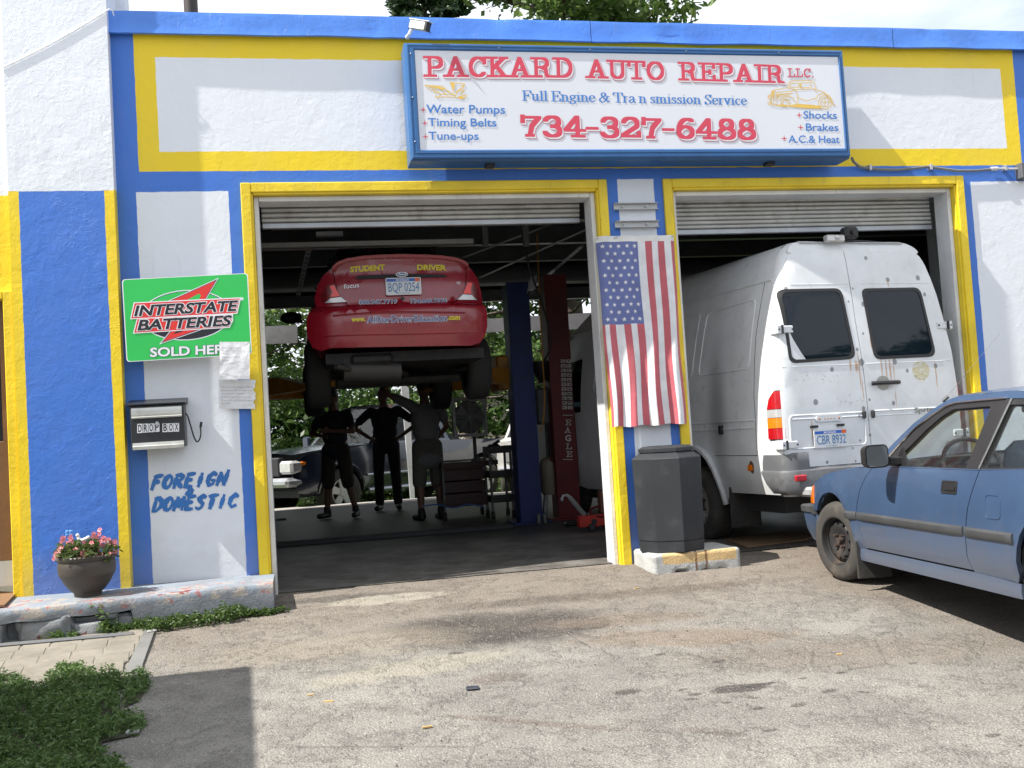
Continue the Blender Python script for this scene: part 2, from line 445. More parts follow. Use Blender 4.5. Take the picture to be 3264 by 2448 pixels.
def hull(pts):
    pts = sorted(set((round(a, 6), round(b, 6)) for a, b in pts))
    def half(ps):
        h = []
        for p in ps:
            while len(h) > 1 and (h[-1][0]-h[-2][0])*(p[1]-h[-2][1])-(h[-1][1]-h[-2][1])*(p[0]-h[-2][0]) <= 0: h.pop()
            h.append(p)
        return h[:-1]
    return half(pts)+half(pts[::-1])
def put_strokes(mb, font, s, A, B, H, nib, grow=0, shift=(0, 0), lift=Vector((0, 0, 0)), stack=Vector((0, -2e-5, 0)), rnd=False, track=0):
    """words in the drawn faces: every stroke is a broad-nib sweep"""
    tot = sum(font[c][0]+track for c in s)-.06-track
    x = 0; k = 0
    lo, hi = nib[1]/2, 1-nib[1]/2
    ex = (B-A)/tot; ey = H-A
    gx = grow*ey.length/ex.length if ex.length else grow
    nx, ny = nib[0]/2, nib[1]/2
    mbs = iter(mb) if isinstance(mb, list) else None
    for c in s:
        wd, st = font[c]; k = 0
        if mbs and c != ' ': mb = next(mbs)
        for line in st:
            line = [(x+a, (lo+(hi-lo)*b) if b >= -.001 else lo+(hi-lo)*b) for a, b in line]
            for p, q in zip(line[:-1], line[1:]):
                pts = []
                for (a, b) in (p, q):
                    if rnd: nb = [(nx*math.cos(t*math.pi/4), ny*math.sin(t*math.pi/4)) for t in range(8)]
                    else: nb = [(nx, ny), (nx, -ny), (-nx, -ny), (-nx, ny)]
                    for u, v in nb:
                        gu = math.copysign(gx, u) if abs(u) > 1e-6 else 0; gv = math.copysign(grow, v) if abs(v) > 1e-6 else 0
                        pts.append((a+u+gu+shift[0], b+v+gv+shift[1]))
                h = hull(pts)
                o = lift+stack*k; k += 1
                mb.add([A+ex*u+ey*v+o for u, v in h], [tuple(range(len(h)))])
        x += wd+track
def ink(mb, lines, fn, r, stack=Vector((0, -2e-5, 0)), lift=Vector((0, 0, 0))):
    """thin drawn lines; fn turns drawing coordinates into points of the plane"""
    k = 0
    for ln in lines:
        for p, q in zip(ln[:-1], ln[1:]):
            a, b = fn(*p), fn(*q); d = b-a
            if d.length < 1e-6: continue
            n = d.cross(Vector((0, 1, 0))).normalized()*r; d = d.normalized()*r*.6
            o = lift+stack*k; k += 1
            mb.add([a-n-d+o, b-n+d+o, b+n+d+o, a+n-d+o], [(0, 1, 2, 3)])
def flat(mb, poly, fn, lift=Vector((0, 0, 0))):
    mb.add([fn(*p)+lift for p in poly], [tuple(range(len(poly)))])
def zf(zx, zy, sx, off, Y):
    """drawing coordinates of an enlarged view -> points on the plane y = Y"""
    return lambda a, b: PY(zx+a/sx, zy+b/sx, Y)
# ================================================================ colours of the place
BLUE = (.056, .178, .60); YEL = (.82, .60, .022); WHITE = (.74, .775, .835)
def stucco(name, colour_fn, bs=.55, rough=.5):
    """painted render: thick paint with blisters, ripples, chips and grime"""
    m, b = newmat(name)
    (x, y, z), v = wcoords()
    n1 = noise(v, 2.2, 6, .6)
    wob = (noise(v, 9, 3)-.5)*.014
    c = colour_fn(x+wob, y, z+wob, v)
    c = mix(sstep(noise(v, 1.3, 7, .65), .42, .72)*.07, c, (.30, .31, .33))
    c = mix(sstep(noise(v, 30, 5, .7), .64, .72)*.16, c, (.25, .25, .27))
    vert = stretch(v, (26, 26, 1.4))
    c = mix(sstep(noise(vert, 1, 5, .6), .57, .78)*sstep(noise(v, 2.6, 3), .45, .6)*.16, c, (.22, .2, .18))
    low = (1-sstep(z+(noise(v, 6, 4)-.5)*.5, .2, .62))
    c = mix(low*.26, c, (.28, .25, .22))
    setc(b, c)
    b.inputs['Roughness'].default_value = rough; b.inputs['Specular IOR Level'].default_value = .35
    fine = noise(v, 55, 5, .6); mid = noise(v, 13, 5, .62, .6); big = noise(v, 3.2, 3)
    bl = sstep(voro(v, 17), .0, .16); msk = sstep(noise(v, 3.1, 4), .52, .66)
    ridge = S.m('ABSOLUTE', noise(v, 5.5, 3, .5, 1.2)-.5); crack = (1-sstep(ridge, 0, .012))*sstep(noise(v, 1.7, 2), .5, .62)
    chips = (1-sstep(voro(v, 6.5), .03, .075))*sstep(noise(v, 1.9, 2), .5, .6)
    h = fine*.12+mid*.42+big*.5-bl*msk*.14+crack*.16+chips*.25
    bump(b, h, bs, .022)
    return m
def garage_col(x, y, z, v):
    c = mix(rectm(x, z, -.735, 6.851, 3.247, 6, .002), BLUE, YEL)
    c = mix(rectm(x, z, -.582, 6.711, 3.401, 4.13), c, WHITE)
    c = mix(rectm(x, z, -.762, -.092, -.5, 3.092), c, WHITE)
    c = mix(rectm(x, z, 3.02, 3.336, -.5, 3.153), c, WHITE)
    c = mix(rectm(x, z, 6.31, 12, -.5, 3.1), c, WHITE)
    return c
def wing_col(x, y, z, v):
    c = mix(rectm(x, z, -3, -.8, 3.078, 9), BLUE, WHITE)
    fr = rectm(x, z, -1.555-.0, -.97, -1, 3.078)
    # tapering yellow margins on both edges of the pier
    c = mix((1-fr)*(1-sstep(z, 3.076, 3.08)), c, YEL)
    c = mix(sstep(y, -.115, -.112)*(1-sstep(z, 3.095, 3.10)), c, YEL)
    return c
m_gar = stucco('garage_wall_paint', garage_col, .30)
m_wing = stucco('pier_paint', wing_col, .42)
m_white = simple('white_paint', (.72, .74, .77), .5, bmp=.25, bs=30, dirt=((.3, .28, .25), .35))
def painted(name, col, under, amt=.5, bs=26, rough=.42, bmp=.45):
    m, b = newmat(name); (x, y, z), v = wcoords()
    vert = stretch(v, (7, 7, 1.3))
    n = noise(vert, 3, 7, .65)
    c = mix(sstep(noise(v, 2.5, 4), .3, .7), tuple(k*.88 for k in col), tuple(min(1, k*1.08) for k in col))
    c = mix(sstep(n, .60, .66)*amt, c, under)
    c = mix(sstep(noise(v, 19, 6, .7), .62, .7)*amt*.7, c, tuple(k*.5 for k in under))
    setc(b, c); b.inputs['Roughness'].default_value = rough
    bump(b, noise(v, bs, 5, .6)+sstep(n, .6, .64)*.3, bmp, .01)
    return m
m_yel = painted('yellow_wood_paint', YEL, (.42, .32, .12), .25)
m_blue = painted('blue_metal_paint', (.075, .23, .72), (.1, .2, .5), .25, 14)
m_jamb = painted('white_jamb_paint', (.70, .71, .72), (.22, .2, .18), .25)
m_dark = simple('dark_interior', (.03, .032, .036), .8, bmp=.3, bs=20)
m_steel = simple('galvanised_steel', (.42, .44, .47), .42, .7, bmp=.1)
m_blk = simple('black_plastic', (.018, .018, .02), .45)
m_rub = simple('black_rubber', (.03, .029, .028), .75, bmp=.3, bs=40, dirt=((.10, .085, .065), .5))
m_chrome = simple('bright_metal', (.75, .76, .78), .2, 1)
m_bolt = simple('bolt_metal', (.5, .5, .5), .4, .8)
def concrete(name, col=(.36, .36, .35), extra=None, bs=.6):
    m, b = newmat(name); (x, y, z), v = wcoords()
    n = noise(v, 5, 8, .65); c = mix(sstep(n, .3, .7), tuple(k*.78 for k in col), tuple(k*1.12 for k in col))
    c = mix(sstep(noise(v, 24, 6, .7), .58, .7)*.35, c, tuple(k*.45 for k in col))
    if extra: c = extra(c, x, y, z, v)
    setc(b, c); b.inputs['Roughness'].default_value = .85
    pits = 1-sstep(voro(v, 60), .05, .3)
    bump(b, noise(v, 60, 6, .65)*.5+noise(v, 11, 5)*.8-pits*.3, bs, .012)
    return m
def ledge_extra(c, x, y, z, v):
    n = noise(v, 7, 6, .7)
    c = mix(sstep(z, .10, .13)*sstep(noise(v, 3, 5), .38, .5)*.75, c, (.24, .29, .35))
    band = sstep(y, -.46, -.40)*0+(1-sstep(y, -.36, -.24))*sstep(z, .09, .11)
    c = mix(band*sstep(n, .50, .57)*.8, c, (.38, .33, .28))
    c = mix(band*sstep(noise(v, 10, 6, .7), .55, .6)*.8, c, (.33, .10, .08))
    c = mix(sstep(noise(stretch(v, (1, 1, 2.5)), 3.2, 4, .6), .66, .67)*sstep(z, .0, .04)*.9, c, (.20, .035, .04))
    return c
m_ledge = concrete('ledge_concrete', (.22, .235, .26), ledge_extra, .9)
def block_extra(c, x, y, z, v):
    wob = (noise(v, 18, 4)-.5)*.03
    c = mix(.7, c, (.46, .47, .46))
    c = mix(rectm(x+wob, z+wob, 3.02, 3.62, .035, .118, .006)*(1-sstep(y, -.47, -.44))*.8, c, (.58, .38, .13))
    for cx in (3.29, 3.375):
        c = mix((1-sstep(S.m('ABSOLUTE', x+wob*.5-cx), .004, .014))*(1-sstep(y, -.47, -.44))*sstep(noise(stretch(v, (1, 1, 3)), 9, 4), .35, .5)*.9, c, (.16, .07, .03))
    c = mix(sstep(noise(v, 9, 6, .7), .6, .68)*.4, c, (.25, .22, .18))
    return c
m_block = concrete('painted_block', (.42, .43, .43), block_extra, .9)

# ================================================================ ground
def asphalt():
    m, b = newmat('asphalt'); (x, y, z), v = wcoords()
    n = noise(v, 1.6, 8, .6); n2 = noise(v, 6, 8, .65); n3 = noise(v, 2.4, 6, .7, .4)
    c = mix(sstep(n, .3, .72), (.182, .171, .156), (.268, .252, .226))
    c = mix(sstep(n2, .5, .72)*.5, c, (.115, .105, .095))
    # worn tan dust near the doors
    dust = sstep(y+(n3-.5)*1.4, -2.6, -.6)
    c = mix(dust*.62, c, (.19, .152, .118))
    c = mix(sstep(x+(n3-.5), 3.6, 4.6)*sstep(y+(n3-.5)*.8, -3.4, -2.4)*.6, c, (.17, .13, .095))
    def stain(px, py, rx, ry, col, k, ang=0, amp=.5, soft=.25, nn=n2):
        nonlocal c
        p = PG(px, py); c = mix(ell(x, y, p.x, p.y, rx, ry, ang, soft, nn, amp)*k, c, col)
    stain(1640, 2000, .64, .40, (.045, .036, .032), .82, 0, .65, .4, n3); stain(1560, 2030, .3, .14, (.05, .042, .038), .7, 0, .9, .3)
    stain(1700, 1915, .7, .12, (.10, .08, .065), .7, 0, .9, .5); stain(1100, 1905, .5, .1, (.07, .06, .052), .7, 0, .9, .5); stain(2150, 1880, .8, .12, (.11, .085, .065), .6, 0, .9, .5); stain(2700, 2080, .9, .3, (.15, .115, .085), .5, -.2, .9, .6)
    stain(1450, 1990, .45, .22, (.06, .05, .043), .8, 0, .9, .6)
    stain(1880, 1996, .13, .07, (.018, .017, .018), .9, .2, .8)
    stain(2180, 2030, .62, .20, (.185, .14, .10), .7, -.28, .8, .35)
    stain(1990, 1975, .5, .16, (.18, .135, .10), .55, -.1, .9, .4)
    stain(1330, 2130, .55, .16, (.30, .275, .22), .75, .2, .9, .4)
    stain(1230, 1910, .42, .16, (.34, .31, .255), .85, .06, .5, .12)
    stain(1080, 2060, .7, .3, (.26, .22, .165), .5, 0, 1, .6)
    stain(2365, 2195, .16, .06, (.05, .043, .04), .85, 0, .9, .15)
    stain(2410, 2187, .12, .022, (.05, .043, .04), .85, .1, .5, .2)
    random.seed(5)
    for px, py, r in ((2000, 2204, .05), (2103, 2085, .024), (2290, 2108, .028), (2645, 2206, .032), (2680, 2147, .02), (2545, 2250, .03), (2400, 2225, .02), (2215, 2213, .022), (2175, 2198, .02), (2455, 2330, .024), (2910, 2115, .02), (2318, 2240, .018), (2415, 2260, .022), (2205, 2228, .022), (2560, 2165, .018), (3165, 2345, .024), (2750, 2210, .02), (1455, 2085, .03)):
        stain(px, py, r*1.5, r*.8, (.055, .045, .04), .75, random.uniform(-.4, .4), .5, .25, noise(v, 30, 3))
    stain(1590, 2160, .16, .1, (.12, .09, .075), .55, 0, .8)
    stain(1700, 2300, .5, .035, (.12, .085, .065), .5, -.55, 1.0, .4)
    stain(2260, 2330, .16, .04, (.11, .085, .07), .5, -.6, .8, .4)
    c = mix(sstep(noise(v, 11, 7, .7), .56, .7)*.35, c, (.27, .26, .24))
    sp = voro(v, 95); sp2 = voro(v, 42)
    c = mix((1-sstep(sp, .18, .30))*sstep(noise(v, 40, 2), .42, .52)*.8, c, (.46, .44, .40))
    c = mix((1-sstep(voro(v, 64), .14, .22))*sstep(noise(v, 31, 2), .52, .58)*.7, c, (.06, .055, .05))
    c = mix((1-sstep(sp2, .10, .16))*sstep(noise(v, 15, 2), .47, .53)*.85, c, (.5, .49, .45))
    c = mix(sstep(voro(v, 130), .5, .75)*.45, c, (.05, .048, .045))
    crk = (1-sstep(S.m('ABSOLUTE', noise(v, .8, 6, .65, .3)-.5), .0, .0022))*sstep(noise(v, .9, 2), .48, .6)*.8+(1-sstep(voro(v, .8, 'DISTANCE_TO_EDGE')+(noise(v, 9, 5)-.5)*.03, 0, .010))*sstep(noise(v, 1.2, 2), .52, .62)*.6
    crk = S.m('MINIMUM', crk, 1)
    c = mix(crk*.6, c, (.05, .045, .04))
    setc(b, c); b.inputs['Roughness'].default_value = .92
    bump(b, (1-voro(v, 80))*.5+noise(v, 25, 6, .7)*.7+noise(v, 3, 3)*1.2-crk*.5+sstep(noise(v, 4, 7, .7), .5, .6)*.8, .85, .013)
    return m
m_asph = asphalt()
def ground_z(x, y): return gz(y)+.010*mnoise.noise(Vector((x*.7, y*.7, 3)))*(1 if y < -.7 else 0)
mb = MB()
xs = [-60, -30, -15, -8]+[-6+.25*i for i in range(65)]+[12, 16, 30, 60]
ys = [-60, -30, -16, -12, -10]+[-9.75+.25*i for i in range(40)]+[.1]
vs = [(a, b, ground_z(a, b)) for a in xs for b in ys]
nb = len(ys)
mb.add(vs, [(i*nb+j, (i+1)*nb+j, (i+1)*nb+j+1, i*nb+j+1) for i in range(len(xs)-1) for j in range(nb-1)])
drive = tag(mb.build('asphalt_driveway', m_asph), kind='structure')

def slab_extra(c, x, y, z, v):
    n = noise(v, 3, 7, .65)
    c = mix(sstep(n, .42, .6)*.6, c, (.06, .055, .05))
    c = mix(sstep(y+(n-.5)*.3, 1.9, 3.1)*.85, c, (.028, .027, .028))  # darkens towards the back, painting in the shade deeper inside the bay
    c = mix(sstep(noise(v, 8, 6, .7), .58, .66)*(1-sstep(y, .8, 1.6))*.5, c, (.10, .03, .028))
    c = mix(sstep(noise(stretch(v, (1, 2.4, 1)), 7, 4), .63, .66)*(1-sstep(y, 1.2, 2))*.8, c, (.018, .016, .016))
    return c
m_floor = concrete('oily_shaded_floor', (.17, .16, .148), slab_extra, .35)
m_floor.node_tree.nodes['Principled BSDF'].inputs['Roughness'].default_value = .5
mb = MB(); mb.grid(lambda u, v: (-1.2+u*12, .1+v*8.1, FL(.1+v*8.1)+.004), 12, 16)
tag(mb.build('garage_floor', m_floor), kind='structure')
mb = MB(); mb.box(-1.0, 10.6, 8.2, 8.95, -.1, .172)
tag(mb.build('rear_apron', concrete('rear_apron_concrete', (.36, .34, .31))), kind='structure')
def lawn_col():
    m, b = newmat('lawn_green'); (x, y, z), v = wcoords()
    c = mix(sstep(noise(v, 2, 8, .7), .35, .65), (.035, .075, .014), (.09, .13, .03))
    c = mix(sstep(noise(v, .5, 4), .55, .7)*.5, c, (.16, .13, .07))
    setc(b, c); b.inputs['Roughness'].default_value = .95; bump(b, noise(v, 14, 6, .7), .8, .05); return m
m_lawn = lawn_col()
mb = MB(); mb.grid(lambda u, v: (-200+u*400, 8.94+v*240, -.065), 4, 4)
tag(mb.build('rear_lawn', m_lawn), kind='structure')
mb = MB(); mb.grid(lambda u, v: (-260+u*520, -260+v*520, -.9), 4, 4)
tag(mb.build('far_ground', m_lawn), kind='structure')

# ================================================================ garage building
gar = thing('garage_building', 'white garage painted with blue and yellow bands around two open bays', 'garage')
D1 = (.0, 2.924); D2 = (3.413, 6.228); DT = 3.15; TW = .075; BW = .045
TH = .24                                           # wall thickness
mb = MB()
o1 = (D1[0]+.04, D1[1]-.04); o2 = (D2[0]+.04, D2[1]-.04); ot = DT-.04
zt = 4.40
for x0, x1, z0, z1 in ((-.93, o1[0], -.15, ot), (o1[1], o2[0], -.15, ot), (o2[1], 10.8, -.15, ot)):
    mb.box(x0, x1, 0, TH, z0, z1)
mb.box(-.93, 10.8, 0, TH, ot, zt)
mb.build('front_wall', m_gar, gar, smooth=0)
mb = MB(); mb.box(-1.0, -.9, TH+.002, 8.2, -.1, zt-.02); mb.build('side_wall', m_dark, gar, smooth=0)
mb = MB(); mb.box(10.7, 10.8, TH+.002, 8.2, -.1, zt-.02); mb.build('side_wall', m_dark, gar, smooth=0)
# metal coping in three lengths, dented
def coping(x0, x1, dz):
    mb = MB(); n = int((x1-x0)/.05)
    prof = [(.24, .015), (-.05, .03), (-.055, .0), (-.052, -.07), (-.062, -.142), (-.04, -.146), (-.035, -.02)]
    def f(i, j):
        x = x0+(x1-x0)*i/n; y, z = prof[j]
        d = mnoise.noise(Vector((x*1.7, z*5, 1)))*.010+max(0, mnoise.noise(Vector((x*4.1, 7, z*7)))-.25)*.03
        return (x, y+d*(1 if 0 < j < 6 else 0), 4.436+dz+z+(.006*mnoise.noise(Vector((x*2.2, 3, 3))) if j in (4, 5) else 0))
    vs = [f(i, j) for i in range(n+1) for j in range(len(prof))]; k = len(prof)
    mb.add(vs, [(i*k+j, (i+1)*k+j, (i+1)*k+j+1, i*k+j+1) for i in range(n) for j in range(k-1)])
    return mb.build('coping', m_blue, gar, smooth=50)
coping(-.93, 2.86, 0); coping(2.865, 5.62, -.001); coping(5.625, 10.8, -.002)
# door frames
for (a, b) in (D1, D2):
    mb = MB()
    for x0, x1 in ((a, a+TW), (b-TW, b)):
        mb.box(x0, x1, -.028, .06, -.12 if a == 0 else -.06, DT, bev=.006)
    mb.box(a+TW+.001, b-TW-.001, -.026, .06, DT-TW, DT, bev=.006)
    # inner bead
    for x0, x1 in ((a+TW-.006, a+TW+.014), (b-TW-.014, b-TW+.006)):
        mb.box(x0, x1, -.006, .11, -.1, DT-TW-.003, bev=.004)
    mb.box(a+TW+.016, b-TW-.016, -.008, .11, DT-TW-.016, DT-TW+.004, bev=.004)
    mb.build('door_frame', m_yel, gar)
    mb = MB()
    for x0, x1 in ((a+TW+.016, a+TW+.052), (b-TW-.052, b-TW-.016)):
        mb.box(x0, x1, .05, .25, -.1, DT-TW-.018, bev=.004)
    mb.box(a+TW+.054, b-TW-.054, .05, .25, DT-TW-.055, DT-TW-.018, bev=.004)
    mb.build('door_jamb', m_jamb, gar)
# rolled doors: bands of ribbed slats hanging below the head
m_slat = simple('roller_slat_paint', (.56, .56, .54), .45, .1, bmp=.15, bs=18, dirt=((.2, .17, .13), .5))
def slats(a, b, ztop, n, h, y, lean):
    r = thing('roller_door', None, None, ((a+b)/2, y, ztop)); r.parent = gar
    for i in range(n):
        mb = MB(); z1 = ztop-i*h; z0 = z1-h+.004
        yy = y+lean*i
        prof = [(yy+.02, z1), (yy-.004, z1-.004), (yy-.008, z1-h*.35), (yy-.003, z1-h*.66), (yy+.006, z0+.004), (yy+.022, z0)]
        mb.prism(prof, a, b, lambda u, v, w: (w, u, v)); mb.build('slat', m_slat, r, smooth=30)
    mb = MB(); z1 = ztop-n*h; mb.box(a, b, y+lean*n-.012, y+lean*n+.03, z1-.045, z1-.003, bev=.004)
    mb.build('bottom_rail', m_steel, r)
slats(.14, 2.78, 3.075, 4, .04, .33, .006)
slats(3.56, 6.09, 3.085, 8, .038, .31, -.002)

# rear wall with two wide openings, lintel, ceiling of ribbed deck, beams
mb = MB()
mb.box(-.9, -.12, 8.0, 8.2, 0, 4.2); mb.box(5.3, 5.7, 8.0, 8.2, 0, 4.2); mb.box(9.4, 10.7, 8.0, 8.2, 0, 4.2); mb.box(-.9, 10.7, 7.99, 8.21, 3.42, 4.2)
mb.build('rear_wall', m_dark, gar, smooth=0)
m_beam = simple('grey_beam_paint', (.16, .165, .17), .5, .2, bmp=.2)
m_deck = simple('deck_metal', (.26, .265, .275), .5, .1, bmp=.1)
mb = MB()
prof = []; y = .26
while y < 8.0:
    prof += [(y, 4.02), (y+.11, 4.02), (y+.125, 4.075), (y+.165, 4.075), (y+.18, 4.02)]; y += .18
vs = [(x, a, b) for x in (-.9, 10.7) for a, b in prof]; n = len(prof)
mb.add(vs, [(i, i+1, n+i+1, n+i) for i in range(n-1)])
mb.build('ceiling_deck', m_deck, gar, smooth=0)
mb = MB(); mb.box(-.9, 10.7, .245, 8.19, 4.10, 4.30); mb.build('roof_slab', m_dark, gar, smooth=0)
def ibeam(p0, p1, h=.2, w=.1, t=.012):
    mb = MB(); a, b = Vector(p0), Vector(p1); d = (b-a).normalized(); s = d.cross(Vector((0, 0, 1))).normalized(); u = s.cross(d)
    for sw, z0, z1 in ((w/2, -t, 0), (t/2, -h+t, -t), (w/2, -h, -h+t)):
        vs = [q+s*i*sw+u*j for q in (a, b) for i, j in ((-1, z0), (1, z0), (1, z1), (-1, z1))]
        mb.add(vs, [(0, 1, 2, 3), (4, 7, 6, 5), (0, 4, 5, 1), (1, 5, 6, 2), (2, 6, 7, 3), (3, 7, 4, 0)])
    return mb
for yy in (1.4, 2.9, 4.4, 5.9, 7.3):
    ibeam((-.9, yy, 4.015), (10.7, yy, 4.015), .26, .12).build('roof_beam', m_beam, gar, smooth=0)
ibeam((-.8, 7.94, 3.42), (10.6, 7.94, 3.42), .18, .1).build('rear_lintel', simple('lintel_paint', (.28, .29, .3), .5), gar, smooth=0)
mb = MB(); mb.cyl((-.85, 7.72, 3.62), (5.2, 7.72, 3.62), .17, n=14); mb.cyl((5.3, 7.72, 3.62), (10.2, 7.72, 3.62), .17, n=14)
mb.build('rear_door_coil', m_beam, gar)
# long strip rail, door tracks and their punched hangers
mb = MB(); mb.box(.06, 1.96, .96, 1.0, 2.835, 2.875); mb.build('crossbar', simple('crossbar_grey', (.22, .22, .22), .6), gar)
mb = MB(); mb.box(.2, 2.7, 1.05, 1.13, 3.02, 3.07); mb.build('crossbar', m_beam, gar)
m_track = simple('track_steel', (.15, .16, .18), .5, .3)
def track(p, q, w=.05):
    mb = MB(); a, b = Vector(p), Vector(q); d = (b-a).normalized(); s = d.cross(Vector((0, 0, 1))).normalized()*w/2; u = Vector((0, 0, w*.5))
    for o, k in ((s, u), (-s, u)):
        mb.tube([a+o, b+o], .006, 4)
    mb.add([a-s, a+s, b+s, b-s], [(0, 1, 2, 3)]); return mb.build('door_track', m_track, gar, smooth=0)
track(PZ(1836, 684, 3.3), PZ(1477, 821, 3.3)); track(PZ(1960, 690, 3.3), PZ(1530, 885, 3.3))
def punched(p, q, w=.05):
    """strap of angle iron with a row of slots"""
    a, b = Vector(p), Vector(q); L = (b-a).length; d = (b-a)/L; s = Vector((1, 0, 0)); mb = MB()
    n = int(L/.16)
    for i in range(n):
        t0 = L*i/n; t1 = t0+L/n*.72
        mb.add([a+d*t0-s*w/2, a+d*t1-s*w/2, a+d*t1+s*w/2, a+d*t0+s*w/2], [(0, 1, 2, 3)])
        for k in (-1, 1):
            mb.add([a+d*t1+s*k*w/2, a+d*(t0+L/n)+s*k*w/2, a+d*(t0+L/n)+s*k*w*.3, a+d*t1+s*k*w*.3], [(0, 1, 2, 3)])
    mb.add([a+s*w/2, b+s*w/2, b+s*w/2+Vector((0, 0, .04)), a+s*w/2+Vector((0, 0, .04))], [(0, 1, 2, 3)])
    return mb.build('track_hanger', simple('punched_angle', (.42, .44, .48), .5, .1), gar, smooth=0)
punched(PZ(1853, 787, 3.0), PZ(1690, 927, 3.0)); punched(PY(984, 798, 1.6), PY(950, 944, 3.6), .05); punched(PY(1702, 880, 3.2), PY(1688, 935, 3.4), .07)
for px in (1545, 1675):
    p = PY(px, 720, 2.6); mb = MB(); mb.box(p.x-.03, p.x+.03, 2.6, 2.62, p.z-.22, 4.0); mb.build('hanger_plate', m_beam, gar, smooth=0)
mb = MB(); a = PY(1008, 745, 1.8); mb.box(a.x, a.x+.25, 1.8, 1.88, a.z-.02, a.z+.02); mb.build('ceiling_bracket', m_white, gar)
# raised strip across the floor and low step
mb = MB(); mb.box(-.8, 2.62, 3.2, 3.42, FL(3.3), FL(3.3)+.045, bev=.008); mb.build('floor_strip', m_dark, gar)
# wall behind bay two on the right side, dim shelving column
mb = MB(); mb.box(6.75, 6.9, 1.2, 1.35, 0, 4.0); mb.build('column', m_white, gar, smooth=0)
# painted words on the left pillar
m_blueink = simple('blue_sign_paint', (.03, .16, .47), .5)
zw = lambda a, b: PY(a/2.304, 1400+b/2.304, -.0035)
def brush(mb, letters, fn, w):
    for ln in letters: ink(mb, [ln], fn, w)
mb = MB()
def casual(word, x0, y0, x1, y1, h0, h1, slant=.28):
    """brush lettering leaning right"""
    n = len(word); G = {
     'F': [[(.15, 0), (.2, 1)], [(.1, .95), (.85, 1.05)], [(.2, .55), (.65, .58)]],
     'O': [arc(.5, .5, .36, .46, 60, 420, 14)], 'R': [[(.18, 0), (.2, 1)], [(.1, .96), (.5, 1.0), (.78, .86), (.7, .62), (.22, .48)], [(.4, .5), (.9, -.02)]],
     'E': [[(.2, 0), (.2, .95)], [(.16, .98), (.82, 1.04)], [(.2, .54), (.68, .58)], [(.16, .02), (.85, .04)]],
     'I': [[(.45, 0), (.5, 1)]], 'G': [[(.85, .85), (.55, 1.0), (.22, .75), (.15, .35), (.4, .02), (.75, .12), (.82, .42), (.5, .42)]],
     'N': [[(.12, 0), (.2, 1)], [(.2, .96), (.78, .05)], [(.78, .0), (.9, 1.12)]],
     'D': [[(.2, 0), (.2, 1)], [(.08, .98), (.5, 1), (.85, .7), (.8, .3), (.5, .02), (.12, .02)]],
     'M': [[(.08, 0), (.2, 1)], [(.2, .98), (.48, .25)], [(.48, .25), (.82, 1)], [(.82, .98), (.88, 0)]],
     'S': [[(.82, .9), (.55, 1.02), (.25, .82), (.4, .58), (.7, .42), (.7, .15), (.4, -.02), (.1, .12)]],
     'T': [[(.48, 0), (.52, 1)], [(.1, .96), (.95, 1.04)]], 'C': [[(.85, .82), (.55, 1.0), (.2, .7), (.18, .3), (.45, .0), (.85, .14)]],
     '&': [[(.8, .6), (.5, .95), (.3, .75), (.6, .55)], [(.5, .52), (.15, .25), (.45, .0), (.85, .35)]]}
    for i, ch in enumerate(word):
        t = (i+.0)/n; xx = x0+(x1-x0)*t; yy = y0+(y1-y0)*t; h = h0+(h1-h0)*t; wd = (x1-x0)/n*(.92 if ch != 'I' else .9)
        f = lambda a, b: zw(xx+a*wd+b*h*slant-h*slant*.3, yy-b*h+(x1-x0)/n*a*(y1-y0)/(x1-x0))
        for k, ln in enumerate(G[ch]):
            pts = []
            for p, q in zip(ln[:-1], ln[1:]):
                for j in range(3): pts.append((p[0]+(q[0]-p[0])*j/3, p[1]+(q[1]-p[1])*j/3))
            pts.append(ln[-1]); N_ = len(pts)
            for j in range(N_-1):
                t_ = j/max(1, N_-1); r_ = .0135*(.72+.5*math.sin(math.pi*min(1, t_*1.3+.12)))*(1+.35*mnoise.noise(Vector((i*3.1+j*.7, k*5.3, x0*.01))))
                ink(mb, [[pts[j], pts[j+1]]], f, max(.006, r_), lift=Vector((0, -1.5e-4*k-1e-5*j, 0)))
casual('FOREIGN', 1112, 370, 1672, 332, 96, 92)
casual('&', 1368, 408, 1425, 402, 42, 42)
casual('DOMESTIC', 1118, 532, 1752, 496, 96, 92)
tag(mb.build('painted_lettering', m_blueink, gar, smooth=0), 'blue brush lettering reading FOREIGN & DOMESTIC')

# ================================================================ office wing on the left
wing = thing('office_wing', 'taller white rendered block with blue pier left of the open bay', 'building', (-1.25, -.12, .1))
mb = MB()
XL, XR = -1.625, -.90
# pier, its face very slightly tapering like the photo's
def P4(x0b, x1b, x0t, x1t, z0, z1, y0, y1):
    vs = [(x0b, y0, z0), (x1b, y0, z0), (x1t, y0, z1), (x0t, y0, z1), (x0b, y1, z0), (x1b, y1, z0), (x1t, y1, z1), (x0t, y1, z1)]
    mb.add(vs, [(0, 1, 2, 3), (1, 5, 6, 2), (4, 0, 3, 7), (5, 4, 7, 6), (3, 2, 6, 7), (0, 4, 5, 1)])
P4(XL, XR, XL, XR, .0, 6.2, -.12, .95)
mb.build('pier', m_wing, wing, smooth=0)
m_wwall = stucco('office_wall_paint', lambda x, y, z, v: mix(1-sstep(z, 3.06, 3.065), WHITE, YEL))
mb = MB(); mb.box(-5, XL-.002, -.06, .12, 2.33, 6.2); mb.box(-5, -2.62, -.06, .12, -.1, 2.33); mb.build('office_wall', m_wwall, wing, smooth=0)
mb = MB(); mb.box(-5, -1.1, .96, 1.1, 0, 6.2); mb.box(-5, -1.63, .13, .95, 6.1, 6.2); mb.build('rear_office_wall', m_white, wing, smooth=0)
